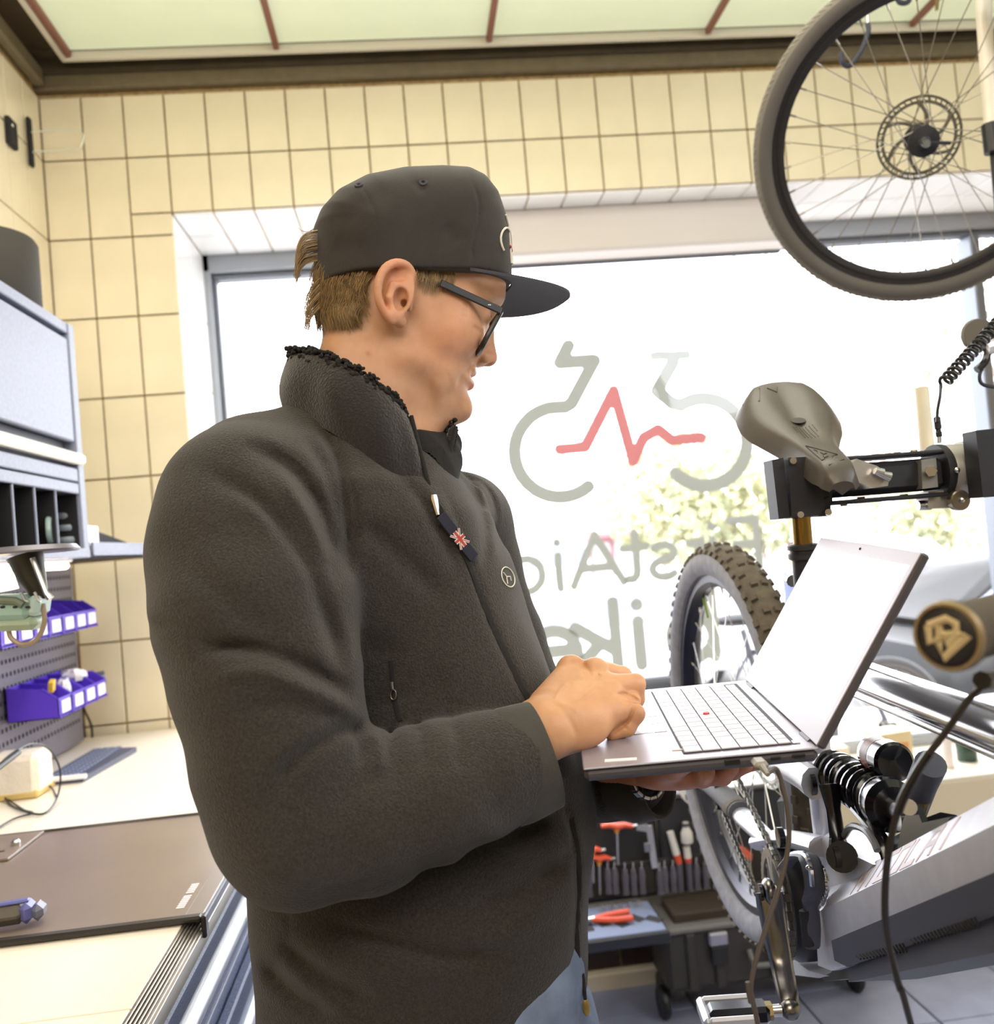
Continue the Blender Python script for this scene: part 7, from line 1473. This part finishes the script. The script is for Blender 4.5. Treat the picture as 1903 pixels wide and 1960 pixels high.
wbt = thing('pink_white_tube', (1.76, 3.0, WB), 'slim pinkish white tube standing on the sill beside the sack', 'tube'); MB().lathe([(.002, 0), (.018, 0), (.018, .10), (.013, .12), (.013, .15), (.002, .152)], (1.76, 3.0, WB+.004), (0, 0, 1), 18).build('body', mat('pink_white_plastic', 'EADFDC', .35), wbt); MB().lathe([(.0135, .118), (.0145, .118), (.0145, .125), (.0135, .125)], (1.76, 3.0, WB+.004), (0, 0, 1), 16, None, closed=True).build('ring', m_wh, wbt)
# ================================================================ the street
GZ = -.58
m_asph = mat('pale_asphalt', '8E8C8A', .85, var=.06, vscale=2); m_pave = mat('light_paving', 'BDB9B4', .8, var=.05, vscale=3)
tag(MB().box((5, 4.9, -.02), (26, 2.8, .06)).build('pavement', m_pave), kind='structure'); tag(MB().box((6, 28, GZ-.05), (90, 46, .1)).build('street', m_asph), kind='structure')
m_glassc = mat('car_window_glass', '98A0AE', .1, metal=.2)
def car(x, y, L, H, W, col, label, flip=1, van=False):
    c = thing('parked_car', (x, y, GZ), label, 'car'); m = mat('car_paint_'+col, col, .45, coat=.1)
    def prof(pts): return [(x+flip*(p[0]-.5)*L, GZ+p[1]*H) for p in pts]
    body = [(0, .22), (.02, .42), (.06, .50), (.26, .56), (.38, .60), (.70, .62), (.92, .58), (.99, .50), (1.0, .25), (.97, .16), (.03, .16)]
    roof = [(.24, .56), (.36, .80), (.42, .93), (.52, .99), (.68, .99), (.80, .92), (.93, .62), (.9, .56)] if not van else [(.16, .56), (.25, .85), (.30, .97), (.60, 1.0), (.95, .98), (.98, .60), (.97, .56)]
    def shell(poly, inset, name, mm, w):
        n = len(poly); mb = MB(); rows = []
        for (s, k) in ((-.5, .90), (-.46, 1.0), (.46, 1.0), (.5, .90)):
            cx = sum(p[0] for p in poly)/n; cz = sum(p[1] for p in poly)/n; rows.append([V(cx+(p[0]-cx)*k, y+s*w, cz+(p[1]-cz)*k) for p in poly])
        vs = [p for r in rows for p in r]; fs = [(i*n+j, i*n+(j+1) % n, (i+1)*n+(j+1) % n, (i+1)*n+j) for i in range(3) for j in range(n)]+[tuple(range(n))[::-1], tuple(range(3*n, 4*n))]
        return mb.add(vs, fs).build(name, mm, c, sharp=40)
    shell(prof(body), 0, 'body', m, W); shell(prof(roof), 0, 'cabin', m, W*.86)
    cx = sum(p[0] for p in roof)/len(roof); cz = .76
    wnd = [(cx+(p[0]-cx)*.86, cz+(p[1]-cz)*.74) for p in roof if p[1] > .6 or True]; half = [p for p in wnd]
    pr = prof(half); n = len(pr)
    for s in (-1, 1): MB().prism(pr, (0, y+s*W*.435, 0), (1, 0, 0), (0, 0, 1), .012*s).build('side_window', m_glassc, c)
    for p in (.2, .82):
        w = MB().lathe([(.01, -.09), (.30, -.09), (.32, -.06), (.32, .08), (.28, .1), (.01, .1)], (x+flip*(p-.5)*L, y-W*.42, GZ+.32), (0, -1, 0), 22).build('wheel', m_black, c); MB().lathe([(.01, .09), (.2, .10), (.2, .112), (.01, .115)], (x+flip*(p-.5)*L, y-W*.42, GZ+.32), (0, -1, 0), 16).build('hub_cap', m_al, w)
    MB().box((x+flip*-.485*L, y-W*.3, GZ+.42*H), (.08, .3, .12), bev=.02).build('headlamp', m_lab, c)
car(6.6, 8.6, 4.5, 1.50, 1.8, '101216', 'black parked car outside the window on the right', -1); car(1.9, 11.5, 4.3, 1.42, 1.8, 'D8DCE2', 'white car parked behind the lettering on the glass', 1); car(6.2, 13.5, 4.6, 1.6, 1.8, 'C9CCD4', 'light grey car across the street behind the saddle', 1); car(4.2, 24, 5.0, 2.0, 1.9, 'E4E4E6', 'white van farther across the street on the left', 1, True)
# passer-by in a blue coat
fpn = Field((3.2, 7.9, GZ), (3.9, 8.5, 1.2), .02); o = V(3.55, 8.2, GZ)
for s in (-1, 1): fpn.chain([o+V(.0, s*.09, .05), o+V(0.02, s*.09, .48), o+V(0, s*.08, .90)], [.055, .065, .09], k=.03); fpn.cone(o+V(.0, s*.09, .05), o+V(-.13, s*.10, .04), .045, .035, k=.02)
fpn.chain([o+V(0, 0, .92), o+V(0, 0, 1.2), o+V(0, 0, 1.42)], [.15, .15, .16], k=.04); fpn.cone(o+V(0, 0, 1.4), o+V(0, 0, 1.56), .06, .055, k=.03); fpn.ell(o+V(-.01, 0, 1.66), (.10, .085, .125), k=.02)
for s in (-1, 1): fpn.chain([o+V(0, s*.19, 1.40), o+V(.03, s*.24, 1.12), o+V(-.08, s*.22, .88)], [.06, .05, .038], k=.03); fpn.ell(o+V(-.10, s*.22, .82), (.035, .025, .05), k=.02)
Pq, Fq = fpn.mesh(1); tq = np.tile(srgb('5A62A8'), (len(Pq), 1)); zq = Pq[:, 2]-GZ; tq[zq > 1.50] = srgb('B98E74'); tq[zq < .85] = srgb('3E4560'); tq[zq > 1.72] = srgb('4A3A30')
mcoat = vc_mat('passer_by_cloth', .8); tag(mesh_object('person', Pq, Fq, mcoat, attr=tq), 'passer-by in a blue coat outside, behind the laptop lid', 'person')
# hedge, trees
m_leaf = mat('pale_green_leaves', 'AEB596', .7, var=.3, vscale=3, col2='CCC49C'); m_bark = mat('pale_brown_bark', 'A8988C', .9)
rt = np.random.RandomState(11)
def leafy(name, blobs, n, size, label, cat, m):
    t = thing(name, (blobs[0][0], blobs[0][1], GZ), label, cat); mb = MB()
    for _ in range(n):
        b = blobs[rt.randint(len(blobs))]; d = rt.normal(size=3); d /= np.linalg.norm(d); p = V(*b[:3])+d*b[3]*rt.uniform(.75, 1.05); a = _n(rt.normal(size=3)); q = _n(np.cross(a, rt.normal(size=3))); s = size*rt.uniform(.6, 1.4); mb.add([p-a*s, p+q*s*.5, p+a*s, p-q*s*.5], [(0, 1, 2, 3)])
    tag(mb.build('foliage', m, t, smooth=False), kind='stuff'); mb = MB()
    for b in blobs[:4]: mb.tube([V(b[0], b[1], GZ), V(b[0]+.1, b[1], (b[2]+GZ)/2), V(*b[:3])], [.05, .04, .02], 6)
    mb.build('stem', m_bark, t); return t
def wy(px, py, Y): return tuple(WY(px, py, Y))
leafy('hedge', [wy(1250, 960, 15)+(.9,), wy(1330, 930, 15)+(1.0,), wy(1400, 960, 15)+(.8,), wy(1450, 985, 15)+(.7,), wy(1290, 1000, 15)+(.7,)], 3500, .10, 'yellow-green bushes across the street behind the window lettering', 'hedge', m_leaf)
leafy('shrub', [wy(1720, 985, 16)+(.7,), wy(1770, 1000, 16)+(.6,), wy(1850, 990, 16)+(.9,)], 1500, .10, 'grey-green shrub across the street right of the laptop lid', 'shrub', m_leaf)
def tree(px, py, Y, h, label, seed):
    r = np.random.RandomState(seed); b = WY(px, py, Y); t = thing('street_tree', (b[0], Y, GZ), label, 'tree'); br = MB()
    MB().tube([V(b[0], Y, GZ), V(b[0]+.05, Y, GZ+h*.3), V(b[0]-.05, Y, GZ+h*.5)], [.14, .11, .08], 8).build('trunk', m_bark, t)
    def grow(p, d, L, rr, dep):
        q = p+d*L; m_ = p+d*L*.5+r.normal(size=3)*L*.08; br.tube([p, m_, q], [rr, rr*.8, rr*.6], 5, caps=False)
        if dep == 0: return
        for _ in range(3 if dep > 2 else 2): e = _n(d+r.normal(size=3)*.55+V(0, 0, .12)); grow(p+d*L*r.uniform(.55, 1), e, L*r.uniform(.55, .8), rr*.6, dep-1)
    for k in range(5): grow(V(b[0], Y, GZ+h*r.uniform(.3, .5)), _n(V(r.uniform(-1, 1), r.uniform(-.6, .6), r.uniform(.5, 1))), h*.25, .05, 4)
    tag(br.build('branches', m_bark, t), kind='stuff')
tree(1650, 1000, 11, 6.0, 'bare pale street tree right of the saddle', 4); tree(1950, 1000, 13, 7.5, 'bare street tree at the right edge, behind the hanging wheel', 9)
ks = thing('kiosk', WY(1165, 1035, 19), 'small white kiosk with a thin red awning across the street', 'kiosk'); a = WY(1130, 1040, 19); b = WY(1205, 950, 19)
MB().box(((a[0]+b[0])/2, 19.4, (GZ+b[2])/2), (b[0]-a[0], .7, b[2]-GZ), bev=.02).build('walls', mat('white_render', 'DADADA', .8), ks)
for x in (a[0], (a[0]+b[0])/2, b[0]): MB().box((x, 19.02, (GZ+b[2])/2), (.06, .06, b[2]-GZ), bev=.005).build('post', mat('rose_post', 'A87880', .6), ks)
MB().box(((a[0]+b[0])/2, 18.8, a[2]+.1), (b[0]-a[0]+.2, .5, .10), rotm(-.2), bev=.01).build('awning', mat('faded_red_canvas', 'B07078', .7), ks)
# bicycle on the pavement
ob = thing('parked_bicycle', WY(1700, 1560, 4.3), 'city bicycle parked outside on the pavement, behind the top tube', 'bicycle')
c1 = V(*WY(1702, 1405, 4.3)); c1[2] = .36; wheel('front_wheel', c1, V(.15, -1, 0), .34, .04, m_mblk, m_mblk, m_rim2, ob, nsp=24, spoke_r=.0012)
c2_ = c1+V(-1.02, -.15, 0); wheel('rear_wheel', c2_, V(.15, -1, 0), .34, .04, m_mblk, m_mblk, m_rim2, ob, nsp=24, spoke_r=.0012)
for (p, q, r_2, nm) in ((c1, c1+V(-.16, -.02, .42), .014, 'fork'), (c1+V(-.16, -.02, .42), c1+V(-.60, -.09, .02), .018, 'down_tube'), (c1+V(-.17, -.02, .46), c1+V(-.68, -.1, .44), .015, 'top_tube'), (c1+V(-.60, -.09, .0), c1+V(-.72, -.1, .55), .015, 'seat_tube'), (c2_, c1+V(-.60, -.09, .0), .010, 'chainstay'), (c2_, c1+V(-.70, -.1, .44), .008, 'seatstay')): MB().tube([p, q], r_2, 8).build(nm, m_cov, ob)
MB().tube(catmull([c1+V(-.16, -.3, .60), c1+V(-.10, -.15, .62), c1+V(-.16, -.02, .55), c1+V(-.10, .12, .62), c1+V(-.16, .28, .60)], 14), .011, 8).build('handlebar', m_mblk, ob); MB().ball(c1+V(-.74, -.1, .60), (.13, .07, .03), 12).build('saddle', m_mblk, ob)
